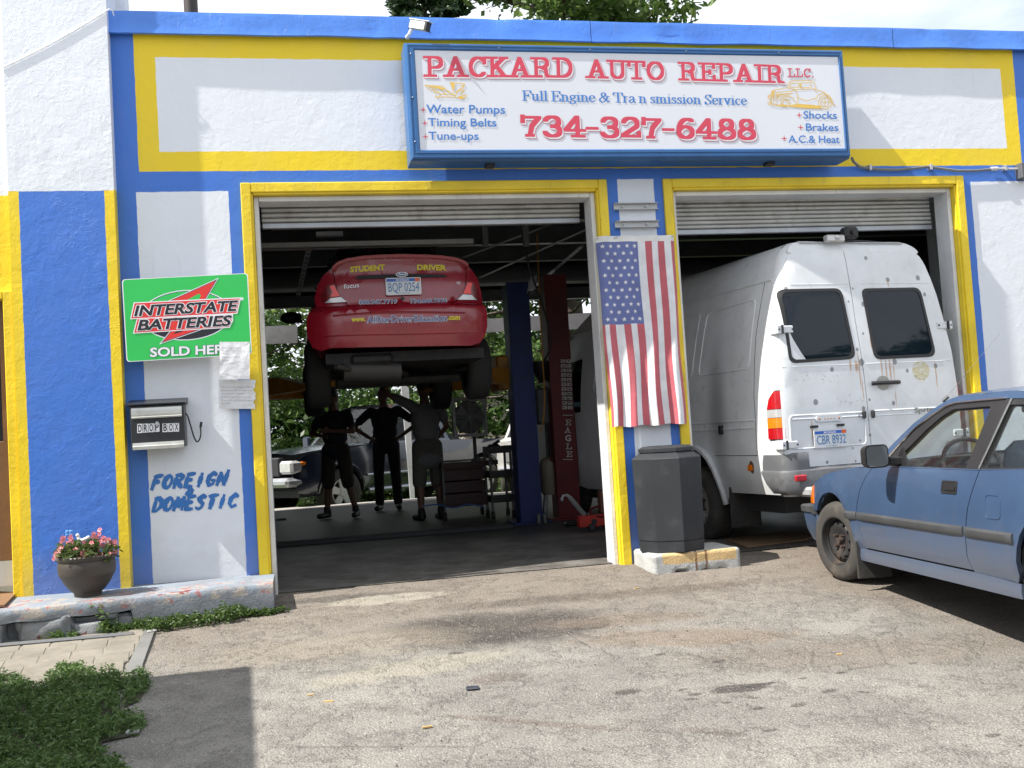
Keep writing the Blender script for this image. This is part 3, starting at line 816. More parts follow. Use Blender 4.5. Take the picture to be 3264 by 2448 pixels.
mb = MB(); mb.box(XL-.07, XL-.004, -.10, .0, .15, 2.36, bev=.005); mb.box(-2.6, XL-.072, -.10, .0, 2.30, 2.36, bev=.005); mb.build('door_frame', m_yel, wing)
m_wood = painted('brown_door_wood', (.17, .085, .035), (.1, .05, .02), .3, 40, .45, .15)
dr = thing('door', None, None, (-2.1, .06, .2)); dr.parent = wing; dr.location = (-2.1+1.25, .18, .1)
def add(name, mbx, m, par, **k): return mbx.build(name, m, par, **k)
mb = MB(); mb.box(-2.58, XL-.085, .02, .06, .42, 1.28, bev=.004); mb.box(-2.58, XL-.085, .02, .06, 2.12, 2.30); mb.box(-2.58, -2.5, .02, .06, 1.28, 2.12); mb.box(XL-.13, XL-.085, .02, .06, 1.28, 2.12); mb.build('door_leaf', m_wood, dr)
mb = MB(); mb.box(-2.57, XL-.088, .012, .019, .24, .415); mb.build('kick_plate', simple('kick_plate_metal', (.5, .5, .5), .4, .4), dr)
m_glass_dark = simple('dark_window_glass', (.012, .016, .02), .06, 0, 0)
mb = MB(); mb.box(-2.5, XL-.13, .035, .045, 1.28, 2.12); mb.build('pane', m_glass_dark, dr)
# wire sagging across the white wall
cbl = MB(); a = PY(0, 218, -.13); b = PY(348, 28, -.13); mid = [a.lerp(b, t)+Vector((0, 0, -.02*math.sin(math.pi*t))) for t in [i/10 for i in range(11)]]
mid += [PY(358, 32, -.13), PY(363, 50, -.10)]
cbl.tube([p+Vector((0, .004, 0)) for p in mid], .004, 6)
w_ = cbl.build('wire', m_white); tag(w_, 'thin white wire running diagonally up the white wall above the blue pier', 'wire')
# plaster clip
# ================================================================ concrete ledge, rubble, sidewalk
LT = .168
def ledge_front(x): return -.565-.145*max(0, .1-x)
led = thing('concrete_ledge', 'grey painted concrete ledge crumbling at its left end below the blue pier', 'ledge', (-.8, -.4, -.05))
mb = MB(); n = 110; x0, x1 = -5.0, .112
vs = []; cols = 9
for i in range(n+1):
    x = x0+(x1-x0)*i/n if x0+(x1-x0)*i/n < -2 else x0+(x1-x0)*i/n
    fy = ledge_front(max(x, -1.9)); j1 = mnoise.noise(Vector((x*7, 1, 1))); j2 = mnoise.noise(Vector((x*19, 2, 1)))
    slab = x < -.80
    zb = gz(fy)-.06 if not slab else LT-.085+.018*j1
    z0 = LT+.004*j1
    row = [(x, 0, z0), (x, fy*.5, z0), (x, fy+.11, z0-.001), (x, fy+.014, z0-.002+.002*j2), (x, fy+.004+.005*j2, z0-.010+.004*j1), (x, fy+.004*j1, z0-.04), (x, fy+.012*j1, (z0-.04+zb)/2), (x, fy+.008*j2, zb), (x, fy+.25, zb)]
    vs += row
k = cols
mb.add(vs, [(i*k+j, (i+1)*k+j, (i+1)*k+j+1, i*k+j+1) for i in range(n) for j in range(k-1)])
e = n*k; mb.add([vs[e+j] for j in range(k)]+[(x1, 0, -.1)], [tuple(range(k+1))])
mb.build('coping_slab', m_ledge, led, smooth=50)
def rock(c, s, seed, flat=1):
    bm = bmesh.new(); bmesh.ops.create_icosphere(bm, subdivisions=3, radius=1)
    for v in bm.verts:
        p = v.co.copy(); q = Vector([math.copysign(abs(t)**.32, t) for t in p])
        d = 1+.26*mnoise.noise(p*1.3+Vector((seed, 0, 0)))+.05*mnoise.noise(p*4+Vector((0, seed, 0)))
        v.co = Vector((c[0]+q.x*s[0]*d, c[1]+q.y*s[1]*d, c[2]+q.z*s[2]*d))
    mb = MB(); mb.add([v.co for v in bm.verts], [tuple(v.index for v in f.verts) for f in bm.faces]); bm.free(); return mb
m_rub1 = concrete('rubble_concrete', (.26, .27, .285), lambda c, x, y, z, v: mix(sstep(noise(v, 6, 4), .62, .65)*.9, c, (.15, .035, .04)), .9)
random.seed(3)
mb = MB(); mb.box(-5, -.84, -.66, -.30, -.25, .06); mb.build('footing', m_rub1, led, smooth=0)
for (x, z, sx, sz, dy) in ((-1.69, .02, .10, .062, .0), (-1.62, -.085, .13, .045, -.02), (-1.36, .012, .17, .078, .01), (-1.07, -.03, .11, .07, -.01), (-.93, -.055, .10, .05, .0), (-1.38, -.09, .16, .03, -.03), (-.96, .062, .06, .026, .02), (-2.0, .0, .17, .09, 0), (-2.4, .0, .17, .09, 0), (-.86, .0, .06, .06, .03)):
    rock((x, ledge_front(x)+.085+dy, z), (sx, .085, sz), x*7).build('stone', m_rub1, led, smooth=60)
led_t = led

walk = thing('sidewalk', None, None, (-1.4, -1.2, -.08)); tag(walk, kind='structure'); 
m_pav = concrete('paver_concrete', (.225, .205, .17), None, .5)
random.seed(11)
def walk_n(x): return ledge_front(max(x, -1.9))-.035
bed = MB(); bed.add([(-5, -1.35, gz(-1.35)+.007), (-.74, -1.80, gz(-1.80)+.007), (-.66, -.72, gz(-.72)+.007), (-5, -.9, gz(-.9)+.007)], [(0, 1, 2, 3)])
bed.build('bedding', simple('joint_sand', (.21, .19, .155), .95, bmp=.4), walk)
for r in range(6):
    x = -.716
    while x > -3.4:
        wd = .185+random.uniform(-.012, .012)
        ya = walk_n(x-.1)-.012-r*.203; yb = ya-.199
        if yb > -1.95 and x-wd > -3.4:
            sh = 0
            mb = MB(); zt0 = gz(ya)+.011+random.uniform(-.002, .002); zt1 = gz(yb)+.011+random.uniform(-.002, .002)
            g = .002+random.uniform(0, .001); a, b = x-wd+g, x-g
            k = .012
            top = [(a+sh+k, yb), (b+sh+k, yb), (b+sh-k, ya), (a+sh-k, ya)]
            c = Vector((sum(p[0] for p in top)/4, sum(p[1] for p in top)/4))
            zz = [zt1, zt1, zt0, zt0]
            ins = [(c.x+(p[0]-c.x)*.95, c.y+(p[1]-c.y)*.95, z) for p, z in zip(top, zz)]
            out_ = [(p[0], p[1], z-.006) for p, z in zip(top, zz)]
            bot = [(p[0], p[1], z-.04) for p, z in zip(top, zz)]
            mb.add(ins+out_+bot, [(0, 1, 2, 3)]+[(i+4, (i+1) % 4+4, (i+1) % 4, i) for i in range(4)]+[(i+8, (i+1) % 4+8, (i+1) % 4+4, i+4) for i in range(4)])
            mb.build('paver', m_pav, walk, smooth=0)
        x -= wd
m_iron = simple('weathered_iron', (.11, .115, .125), .6, .2, bmp=.3, bs=30, dirt=((.16, .13, .1), .6))
mb = MB(); p, q = PG(0, 2068), PG(425, 2028); mb.tube([(-4, p.y+.03-.0, p.z+.02), p+Vector((0, 0, .02)), q+Vector((0, 0, .015))], .017, 5)
tag(mb.build('edging_bar', m_iron), 'dark iron edging bar lying along the foot of the crumbling ledge', 'edging bar')
mb = MB(); c = [PG(462, 2012), PG(492, 2018), PG(446, 2150), PG(396, 2150)]
N = 10; top = []; 
for i in range(N+1):
    t = i/N; a = c[0].lerp(c[3], t); b = c[1].lerp(c[2], t); j = .006*mnoise.noise(Vector((t*6, 1, 5)))
    top += [a+Vector((j, 0, .014)), b+Vector((j, 0, .014)), b+Vector((j, 0, -.02)), a+Vector((j, 0, -.02))]
mb.add(top, [(i*4+k, i*4+(k+1) % 4, i*4+4+(k+1) % 4, i*4+4+k) for i in range(N) for k in range(4)]+[(0, 1, 2, 3), (N*4+3, N*4+2, N*4+1, N*4)])
tag(mb.build('timber_strip', simple('grey_timber', (.17, .17, .165), .8, bmp=.5, bs=30, dirt=((.1, .09, .08), .6))), 'weathered grey strip set in the ground between pavers and asphalt', 'timber strip')

# ---------------------------------------------------------------- block and bin
blk = MB(); bx0, bx1, by0, by1, bz0, bz1 = 2.945, 3.66, -.485, .02, -.09, .118
bm = bmesh.new(); n = 26
def bp(u, v, w): 
    return Vector((bx0+(bx1-bx0)*u, by0+(by1-by0)*v, bz0+(bz1-bz0)*w))
blk.box(bx0, bx1, by0, by1, bz0, bz1, bev=.016)
o = blk.build('pillar_block', m_block)
bm = bmesh.new(); bm.from_mesh(o.data); bmesh.ops.triangulate(bm, faces=bm.faces)
for ax, lo, hi in ((0, bx0, bx1), (1, by0, by1), (2, bz0, bz1)):
    k = int((hi-lo)/.028)
    for i in range(1, k):
        co = [0, 0, 0]; co[ax] = lo+(hi-lo)*i/k; no = [0, 0, 0]; no[ax] = 1
        bmesh.ops.bisect_plane(bm, geom=bm.verts[:]+bm.edges[:]+bm.faces[:], plane_co=co, plane_no=no)
for v in bm.verts:
    p = v.co; d = mnoise.noise(p*5)*.012+mnoise.noise(p*22)*.004
    c = Vector(((bx0+bx1)/2, (by0+by1)/2, p.z)); dr_ = (p-c); dr_.z = 0
    p += dr_.normalized()*d
    if p.z < 0 and p.y < by0+.06:      # broken lower front edge
        k = mnoise.noise(Vector((p.x*9, 3, 4)))
        if k > .0 and p.z < -.0: p.y += min(.09, k*.28)*min(1, -p.z*18)
bm.to_mesh(o.data); bm.free(); o.data.polygons.foreach_set('use_smooth', [True]*len(o.data.polygons)); o.data.set_sharp_from_angle(angle=R_(50))
tag(o, 'chipped concrete block with faded orange band under the black bin', 'concrete block')
binc = PY(2142, 1722, -.235); bz = .122
bn = thing('trash_bin', 'black octagonal plastic trash bin standing on the concrete block', 'trash bin', (binc.x, -.235, bz), R_(-23))
m_bin = simple('bin_plastic', (.024, .027, .032), .55, bmp=.25, bs=120, dirt=((.09, .09, .09), .3))
def octo(r, z, a0=22.5): return [(r*math.cos(R_(a0+45*i)), r*math.sin(R_(a0+45*i)), z) for i in range(8)]
RR = .288
mb = MB(); mb.loft([octo(RR*.93, 0), octo(RR*.945, .078), octo(RR*.925, .08), octo(RR*.93, .087), octo(RR*.95, .089), octo(RR*.955, .12), octo(RR, .72), octo(RR*.985, .728), octo(RR*.62, .795), octo(RR*.6, .815), octo(RR*.52, .812), octo(RR*.5, .5)], cap=False)
mb.add(octo(RR*.5, .5), [tuple(range(8))]); mb.build('bin_body', m_bin, bn, smooth=20, local=True)
mb = MB(); mb.loft([octo(RR*.80, .773), octo(RR*.80, .80), octo(RR*.70, .815), octo(RR*.56, .818), octo(RR*.54, .79)], cap=False); mb.build('bin_rim', m_bin, bn, smooth=20, local=True)

# ---------------------------------------------------------------- flag
fl = thing('american_flag', 'american flag hung vertically on the pillar between the bays', 'flag', (3.13, -.05, 2.66))
def cloth(name, col):
    m, b = newmat(name); (x, y, z), v = coords()
    c = mix(sstep(noise(v, 6, 5), .3, .7), tuple(k*.88 for k in col), tuple(min(1, k*1.08) for k in col)); setc(b, c)
    b.inputs['Roughness'].default_value = .85; b.inputs['Sheen Weight'].default_value = .2
    wv = voro(stretch(v, (1, 1, 1)), 500); bump(b, noise(v, 14, 5)*1.5+wv*.05, .35, .01)
    return m
mf_b, mf_r, mf_w = cloth('flag_blue', (.13, .16, .36)), cloth('flag_red', (.50, .115, .14)), cloth('flag_white', (.72, .73, .75))
mb_h = cloth('flag_header', (.72, .72, .70))
wid = [14, 26, 45, 48, 46, 45, 45, 46, 44, 44, 44, 42, 30]; cum = [0]
for q in wid: cum.append(cum[-1]+q)
cumn = [c/cum[-1] for c in cum]
ftl, ftr = PY(1903, 772, -.05), PY(2150, 768, -.05); fbl, fbr = PY(1949, 1362, -.05), PY(2186, 1349, -.05)
def flagp(u, v):
    """u 0..1 across, v 0..1 down"""
    p = ftl.lerp(ftr, u).lerp(fbl.lerp(fbr, u), v)
    x = p.x; am = .009+.012*v
    y = -.055-.004-am*math.sin(u*21+.7*math.sin(v*3.1)+v*1.3)-.006*math.sin(u*47+v*5)*v-.03*v*math.sin(v*2.2)
    y += .05*max(0, (.10-u)/.10)**1.5+.03*max(0, (u-.94)/.06)
    return Vector((p.x+.010*math.sin(v*9+u*6)*v, y, p.z+.006*math.sin(u*19)*v))
us = []
for i in range(13):
    for k in range(4): us.append((cumn[i]+(cumn[i+1]-cumn[i])*k/4, i))
us.append((1, 12)); nv = 60; mb = MB(); VC = .452
vl = [j/nv for j in range(nv+1)]; jc = min(range(nv+1), key=lambda j: abs(vl[j]-VC)); VC = vl[jc]
vs = [flagp(u, v) for u, _ in us for v in vl]
for i in range(len(us)-1):
    st = us[i][1]
    for j in range(nv):
        mb.mi.append(0 if (j < jc and st < 7) else (1 if st % 2 == 0 else 2))
        mb.f.append((i*(nv+1)+j, (i+1)*(nv+1)+j, (i+1)*(nv+1)+j+1, i*(nv+1)+j+1))
mb.v = [tuple(p) for p in vs]
mb.build('cloth', [mf_b, mf_r, mf_w], fl, smooth=60)
mb = MB(); mb.grid(lambda a, b: flagp(a, 0)+Vector((0, -.001, .048*(1-b))), 40, 2); mb.build('header_band', mb_h, fl, smooth=60)
mb = MB()
for u in (.02, .24, .97): p = flagp(u, 0)+Vector((0, -.004, .03)); mb.cyl(p+Vector((-.02, -.004, -.002)), p+Vector((.02, -.006, .01)), .003, n=6)
mb.build('nail', m_bolt, fl)
star = []
for i in range(10):
    r = 1 if i % 2 == 0 else .40; t = math.pi/2+math.pi*i/5; star.append((r*math.cos(t), r*math.sin(t)))
HW = (ftr-ftl).length; HH = (ftl-fbl).length; SW = cumn[7]
for row in range(11):
    cnt = 5 if row % 2 == 0 else 4
    for k in range(cnt):
        uu = SW*((k+.6)/5.05) if cnt == 5 else SW*((k+1.1)/5.05)
        vv = VC*(row+.62)/11.3; a = random.uniform(-.3, .3); R0 = .0205; mb = MB()
        pts = [flagp(uu+R0*(x*math.cos(a)-y*math.sin(a))/HW, vv-R0*(x*math.sin(a)+y*math.cos(a))/HH)+Vector((0, -.0025, 0)) for x, y in star]
        c = flagp(uu, vv)+Vector((0, -.0028, 0)); mb.add([c]+pts, [(0, 1+i, 1+(i+1) % 10) for i in range(10)])
        mb.build('star', mf_w, fl, smooth=0)

# ---------------------------------------------------------------- two channels on the pillar
m_galv = simple('channel_steel', (.52, .53, .54), .5, .3, bmp=.2, dirt=((.25, .22, .2), .4))
for i, (y0, y1, xa, xb, lb) in enumerate(((647, 664, 1959, 2099, 'upper of two grey steel channels bolted to the pillar above the flag'), (704, 721, 1963, 2103, 'lower of two grey steel channels bolted to the pillar above the flag'))):
    a, b = PY(xa, y0, -.045), PY(xb, y1, -.045)
    t = thing('steel_channel', lb, 'steel channel', ((a.x+b.x)/2, -.02, (a.z+b.z)/2), group='steel channels on the pillar')
    z1, z0 = a.z, b.z-.004
    mb = MB(); mb.box(a.x, b.x, -.016, -.011, z0, z1); mb.box(a.x, b.x, -.05, -.0165, z1-.005, z1, bev=.001); mb.box(a.x, b.x, -.05, -.0165, z0, z0+.005, bev=.001)
    mb.build('channel', m_galv, t, smooth=0)
    for px in (2042 if False else 1985+i*4, 2060+i*3):
        p = PY(px, (y0+y1)/2, -.03); mb = MB(); mb.cyl((p.x, -.0, (z0+z1)/2), (p.x, -.045, (z0+z1)/2), .006, n=8); mb.cyl((p.x, -.018, (z0+z1)/2), (p.x, -.026, (z0+z1)/2), .012, n=6); mb.build('bolt', m_bolt, t)

# ---------------------------------------------------------------- the big sign
YF = -.315
m_sframe = painted('sign_frame_paint', (.030, .12, .31), (.02, .07, .18), .3, 40, .35, .15)
def f_stripe():
    m, b = newmat('sign_side_paint'); (x, y, z), v = wcoords()
    c = mix(sstep(noise(v, 3, 4), .3, .7), (.05, .2, .5), (.07, .25, .6)); setc(b, c); b.inputs['Roughness'].default_value = .35; return m
m_sside = f_stripe()
m_face = simple('sign_face_acrylic', (.69, .71, .77), .3, 0, .02, 1)
m_red = simple('sign_red_print', (.62, .055, .10), .35, 0, .03); m_sblue = simple('sign_blue_print', (.05, .20, .56), .35, 0, .03)
m_gold = simple('sign_yellow_print', (.75, .50, .10), .4, 0, .03); m_wht = simple('white_print', (.80, .80, .84), .35, 0, .02)
sg = thing('shop_sign', 'wide white illuminated box sign in a blue frame lettered PACKARD AUTO REPAIR', 'shop sign', (3.13, -.06, 3.7))
cz_ = {'TL': PY(1290, 123, YF), 'TR': PY(2687, 164.5, YF), 'BR': PY(2718, 507, YF), 'BL': PY(1308, 503, YF)}
L_, Rr = (cz_['TL'].x+cz_['BL'].x)/2, (cz_['TR'].x+cz_['BR'].x)/2
Tt, Bb = (cz_['TL'].z+cz_['TR'].z)/2, (cz_['BL'].z+cz_['BR'].z)/2
i_ = {'TL': PY(1323, 150, YF), 'TR': PY(2670.6, 189.5, YF), 'BR': PY(2698, 476.6, YF), 'BL': PY(1340, 470, YF)}
l2, r2 = (i_['TL'].x+i_['BL'].x)/2, (i_['TR'].x+i_['BR'].x)/2; t2, b2 = (i_['TL'].z+i_['TR'].z)/2, (i_['BL'].z+i_['BR'].z)/2
def ring(l, r, t, b, y): return [(l, y, b), (r, y, b), (r, y, t), (l, y, t)]
mb = MB()
prof = [(-.0, -.06, 0), (-.0, -.275, 0), (.012, -.29, 1), (.012, YF+.004, 1), (.022, YF, 1), (.03, YF, 1), (.036, YF+.005, 1), (.046, YF+.005, 1), (.05, YF-.002, 1), (.9, YF-.002, 1), (.96, YF+.012, 1)]
rings = []
for t, y, _ in prof:
    if t < .3: d = t; rings.append(ring(L_+d*.9, Rr-d*.9, Tt-d, Bb+d, y))
    elif t == .9: rings.append(ring(l2-.012, r2+.012, t2+.012, b2-.012, y))
    else: rings.append(ring(l2, r2, t2, b2, y))
mb.loft(rings, cap=False); mb.add(ring(L_, Rr, Tt, Bb, -.06), [(0, 1, 2, 3)])
mb.build('sign_frame', m_sframe, sg, smooth=0)
mb = MB(); mb.add(ring(l2-.004, r2+.004, t2+.004, b2-.004, YF+.010), [(0, 1, 2, 3)]); mb.build('sign_face', m_face, sg, smooth=0)
mb = MB(); mb.box(Rr+.001, Rr+.022, -.24, -.06, Tt-.38, Tt-.16, bev=.004); mb.build('side_hatch', m_sside, sg)
for px in (1560, 2450): p = PY(px, 527, -.15); mb = MB(); mb.box(p.x-.035, p.x+.035, -.2, -.12, Bb-.022, Bb-.001); mb.build('drain_cap', m_blk, sg)
for a, b in ((152, 237), (168, 600), (190, 967)):
    p = PY(1250+a/2.602, 80+b/2.602, YF); mb = MB(); mb.sphere((p.x, YF-.001, p.z), .006, 8, 4); mb.build('screw', m_bolt, sg)
for k in (.2, .4, .62, .84):
    mb = MB(); mb.sphere((L_+(Rr-L_)*k, YF-.001, Tt-.04), .005, 8, 4); mb.build('screw', m_bolt, sg)
YT = YF+.008; LF = lambda k: Vector((0, -.0006*k, 0))
z2 = lambda a, b: PY(1250+a/2.602, 80+b/2.602, YT); z3 = lambda a, b: PY(1950+a/2.602, 80+b/2.602, YT)
mr, mw, mo = MB(), MB(), MB()
def slab(word, A, B, H, nib=(.19, .12), d=.055, o=.018):
    """each letter: red outline and white body of its drop shadow, then the red letter"""
    n = len(word.replace(' ', '')); L = [MB() for _ in range(n)]; dx = d*1.1; K = Vector((0, -8e-6, 0))
    for m_, gr, sh, lf_ in ((1, o, (dx, -d*1.3), 1), (2, 0, (dx, -d*1.3), 2), (2, .012, (dx*.5, -d*.65), 3), (0, 0, (0, 0), 4)):
        for q in L: q.m = m_
        put_strokes(L, SLAB, word, A, B, H, nib, grow=gr, shift=sh, lift=LF(lf_), stack=K, track=.09)
    for q in L: q.build('letter', [m_red, m_red, m_wht], sg, smooth=0)
slab('PACKARD', z2(272, 430), z2(1492, 438), z2(268, 256))
slab('AUTO', z2(1618, 440), z3(428, 460), z2(1614, 281))
slab('REPAIR', z3(562, 460), z3(1420, 484), z3(556, 304))
slab('LLC.', z3(1462, 430), z3(1672, 433), z3(1460, 358), (.14, .11), .04, .01)
slab('734-327-6488', z2(1072, 926), z3(1188, 955), z2(1066, 742), (.22, .13))
m1 = MB(); put_strokes(m1, SERIF, 'Full Engine & Tra n smission Service', z2(1080, 627), z3(1117, 665), z2(1077, 541), (.13, .06), lift=LF(1), stack=Vector((0, -8e-6, 0)), rnd=True)
sans = ((z2, 'Water Pumps', (285, 730), (936, 735), (284, 660)), (z2, 'Timing Belts', (300, 838), (865, 841), (297, 772)), (z2, 'Tune-ups', (305, 950), (716, 951), (302, 885)),
        (z3, 'Shocks', (1592, 775), (1866, 778), (1590, 714)), (z3, 'Brakes', (1612, 876), (1879, 878), (1610, 816)), (z3, 'A.C.& Heat', (1468, 975), (1889, 978), (1466, 915)))
for fn, s, a, b, h in sans: put_text(m1, s, fn(*a), fn(*b), fn(*h), .012, LF(2))
for fn, x, y in ((z2, 257, 702), (z2, 272, 812), (z2, 277, 925), (z3, 1555, 746), (z3, 1567, 848), (z3, 1430, 940)):
    pts = []
    for i in range(8): r = (30 if i % 2 == 0 else 6)*(1 if i % 4 == 0 else .95); t = math.pi/2*i/2; pts.append((x+r*math.cos(t), y+r*math.sin(t)))
    flat(mr, pts, fn, LF(1))
tag(mr.build('red_star_marks', m_red, sg, smooth=0), kind='stuff'); tag(m1.build('blue_lettering', m_sblue, sg, smooth=0), kind='stuff')
mg = MB()
wing_l = [[(272, 498), (420, 508), (470, 560)], [(272, 498), (320, 540), (345, 540), (350, 558), (385, 560)], [(300, 505), (350, 530), (400, 570)], [(340, 508), (400, 530), (450, 575)], [(380, 510), (430, 530)], [(420, 520), (500, 568)],
          [(478, 474), (602, 488), (530, 560)], [(478, 474), (498, 500), (490, 505), (508, 525), (500, 532), (515, 548), (512, 560)], [(602, 488), (590, 520), (545, 555)],
          [(362, 585)]+arc(378, 584, 18, 18, 180, 60, 5)+[(400, 572), (470, 575), (530, 580), (545, 550), (570, 540), (600, 545), (578, 560), (580, 580), (618, 585), (605, 605), (565, 612), (535, 600), (470, 596), (400, 596), (378, 602), (362, 585)],
          [(540, 552), (560, 545)], [(500, 570), (525, 590)]]
ink(mg, wing_l, z2, .0028, lift=LF(1))
carl = [[(1300, 610), (1330, 545), (1350, 538), (1455, 520), (1530, 535), (1680, 528), (1760, 555), (1800, 610), (1835, 660), (1860, 665)],
        [(1330, 545), (1325, 640)], [(1350, 538), (1365, 560), (1362, 640)], [(1362, 560), (1500, 548), (1530, 535)], [(1455, 520), (1470, 475), (1500, 462), (1640, 458), (1680, 470), (1690, 520)],
        [(1482, 482), (1555, 480), (1550, 515), (1475, 515), (1482, 482)], [(1572, 480), (1650, 478), (1655, 515), (1570, 520), (1572, 480)], [(1530, 535), (1540, 600), (1545, 650)], [(1540, 600), (1620, 628), (1690, 605)],
        [(1545, 655), (1680, 665)], arc(1440, 645, 40, 34, 0, 360, 14), arc(1440, 645, 24, 22, 0, 360, 10), arc(1768, 640, 56, 56, 0, 360, 18), arc(1768, 640, 36, 38, 0, 360, 12),
        [(1690, 620), (1710, 580), (1760, 565), (1810, 590), (1835, 650)], [(1380, 625), (1410, 598), (1460, 590), (1500, 600), (1530, 650)], [(1290, 640), (1395, 665)], [(1295, 655), (1400, 675)], arc(1308, 598, 14, 16, 0, 360, 8), arc(1380, 590, 10, 14, 0, 360, 8),
        [(1375, 575), (1500, 565)], [(1375, 588), (1480, 580)], [(1680, 530), (1700, 560)], [(1345, 550), (1345, 635)], [(1315, 620), (1315, 655)], [(1768, 610), (1768, 670)], [(1740, 640), (1796, 640)]]
ink(mg, carl, z3, .0026, lift=LF(1))
for poly in ([(1430, 672), (1530, 655), (1740, 670), (1735, 694), (1600, 690)], [(1560, 484), (1568, 484), (1566, 518), (1558, 518)], [(1332, 548), (1344, 545), (1342, 600), (1334, 602)], [(1455, 665), (1420, 678), (1380, 665), (1410, 655)]): flat(mg, poly, z3, LF(1.6))
for poly in ([(478, 478), (520, 484), (516, 540)], [(300, 505), (400, 512), (430, 535), (380, 528)], [(545, 590), (575, 585), (600, 602), (565, 610)]): flat(mg, poly, z2, LF(1.6))
tag(mg.build('yellow_line_drawings', m_gold, sg, smooth=0), kind='stuff')

# conduit
zc = lambda a, b, Y=-.03: PY(2400+a/2.183, b/2.183, Y)
cn = thing('electrical_conduit', 'grey flexible conduit running from the sign to a box at the right edge', 'conduit', tuple(zc(1000, 1180)))
mb = MB(); pts = [zc(688, 1100, -.12), zc(700, 1125, -.08), zc(740, 1160), zc(800, 1172), zc(900, 1180), zc(1000, 1182), zc(1110, 1172), zc(1210, 1160), zc(1300, 1172), zc(1420, 1188), zc(1540, 1188), zc(1660, 1178)]
mb.tube(pts, .0125, 8); mb.build('flexible_tube', simple('conduit_grey', (.16, .17, .18), .5, bmp=.3, bs=200), cn)
mb = MB(); mb.cyl(zc(1655, 1176), zc(1700, 1174), .019, n=10); mb.cyl(zc(1695, 1174), zc(1840, 1176), .011, n=10); mb.build('rigid_tube', m_galv, cn)
for a, b in ((808, 1166), (1230, 1162), (1748, 1168)):
    p = zc(a, b, -.02); mb = MB(); mb.box(p.x-.012, p.x+.012, -.05, 0, p.z-.03, p.z+.02, bev=.003); mb.build('clamp', m_bolt, cn)
mb = MB(); p = zc(1838, 1180); mb.box(p.x, p.x+.11, -.09, 0, p.z-.09, p.z+.05, bev=.006); mb.build('junction_box', m_iron, cn)

# security camera
zk = lambda a, b, Y: PY(1150+a/1.9235, b/1.9235, Y)
sc_ = thing('security_camera', 'silver security camera mounted at the top left corner of the sign', 'security camera', tuple(zk(300, 215, -.1)))
mb = MB(); a, b = zk(312, 148, -.25), zk(402, 162, -.33); d = (b-a).normalized()
up = Vector((0, 0, 1)); s = d.cross(up).normalized(); u = s.cross(d)
def obox(mb, c0, c1, w, h0, h1):
    vs = [q+s*i*w+u*j for q in (c0, c1) for i, j in ((-1, h0), (1, h0), (1, h1), (-1, h1))]
    mb.add(vs, [(0, 1, 2, 3), (4, 7, 6, 5), (0, 4, 5, 1), (1, 5, 6, 2), (2, 6, 7, 3), (3, 7, 4, 0)])
m_alu = simple('brushed_aluminium', (.66, .68, .68), .35, .5)
obox(mb, a, b, .03, -.033, .028); mb.build('housing', m_alu, sc_)
mb = MB(); obox(mb, a-d*.01, b+d*.035, .036, .031, .037); mb.build('sun_hood', m_alu, sc_)
mb = MB(); obox(mb, b+d*.001, b+d*.02, .031, -.034, .029); mb.build('lens_cover', m_blk, sc_)
mb = MB(); mb.tube([zk(312, 178, -.26), zk(300, 205, -.24), zk(288, 222, -.18), zk(286, 228, -.06)], [.014, .014, .012, .02], 8); mb.build('bracket', m_white, sc_)
mb = MB(); mb.tube([a, zk(290, 160, -.25), zk(296, 178, -.22), zk(380, 120, -.1), zk(430, 205, -.06)], .003, 5); mb.build('cable', m_blk, sc_)

# roof vent pipe
a = PY(590, 60, 2.0); b = PY(635, 60, 2.0); mb = MB(); c = (a.x+b.x)/2; mb.cyl((c, 2.0, 4.2), (c-.02, 2.0, 7.5), (b.x-a.x)/2, n=20)
tag(mb.build('vent_pipe', simple('brown_flue', (.045, .035, .035), .6)), 'dark round vent pipe standing on the roof left of the sign', 'vent pipe')
# pale downpipe beyond the wing corner
a = PY(395, 25, .35); b = PY(419, 25, .35); mb = MB(); mb.box(a.x-.1, b.x-.03, .35, .45, 4.3, 6.3, bev=.02); tag(mb.build('chimney', m_white), 'pale square chimney rising behind the white wall corner', 'chimney')

# ---------------------------------------------------------------- battery sign
YI = -.142
z4 = lambda a, b: PY(360+a/2.764, 840+b/2.764, YI)
ib = thing('battery_sign', 'green metal INTERSTATE BATTERIES sign beside the open bay', 'sign', tuple(z4(650, 850)))
m_grn = simple('sign_green', (.03, .52, .10), .32, 0, .04); m_bk = simple('print_black', (.012, .014, .02), .4, 0, 0); m_rd2 = simple('print_red', (.72, .035, .03), .35, 0, .03); m_nvy = simple('print_navy', (.03, .05, .13), .4, 0, 0)
def plate(mbx, pts, fn, y0, y1):
    n = len(pts); A = [fn(*p)+Vector((0, y0, 0)) for p in pts]; B = [fn(*p)+Vector((0, y1, 0)) for p in pts]
    mbx.add(A+B, [tuple(range(n)), tuple(range(n, 2*n))[::-1]]+[(i, (i+1) % n, n+(i+1) % n, n+i) for i in range(n)])
mb = MB(); outer = rpoly([(78, 140), (1188, 84), (1224, 800), (120, 868)], 32); plate(mb, outer, z4, 0, .006); mb.build('plate', m_wht, ib, smooth=0)
W_ = MB(); G_ = MB(); K_ = MB(); D_ = MB(); N_ = MB()
c0 = Vector((652, 473)); ins = [tuple(c0+(Vector(p)-c0)*.985) for p in outer]; flat(G_, ins, z4, LF(.5))
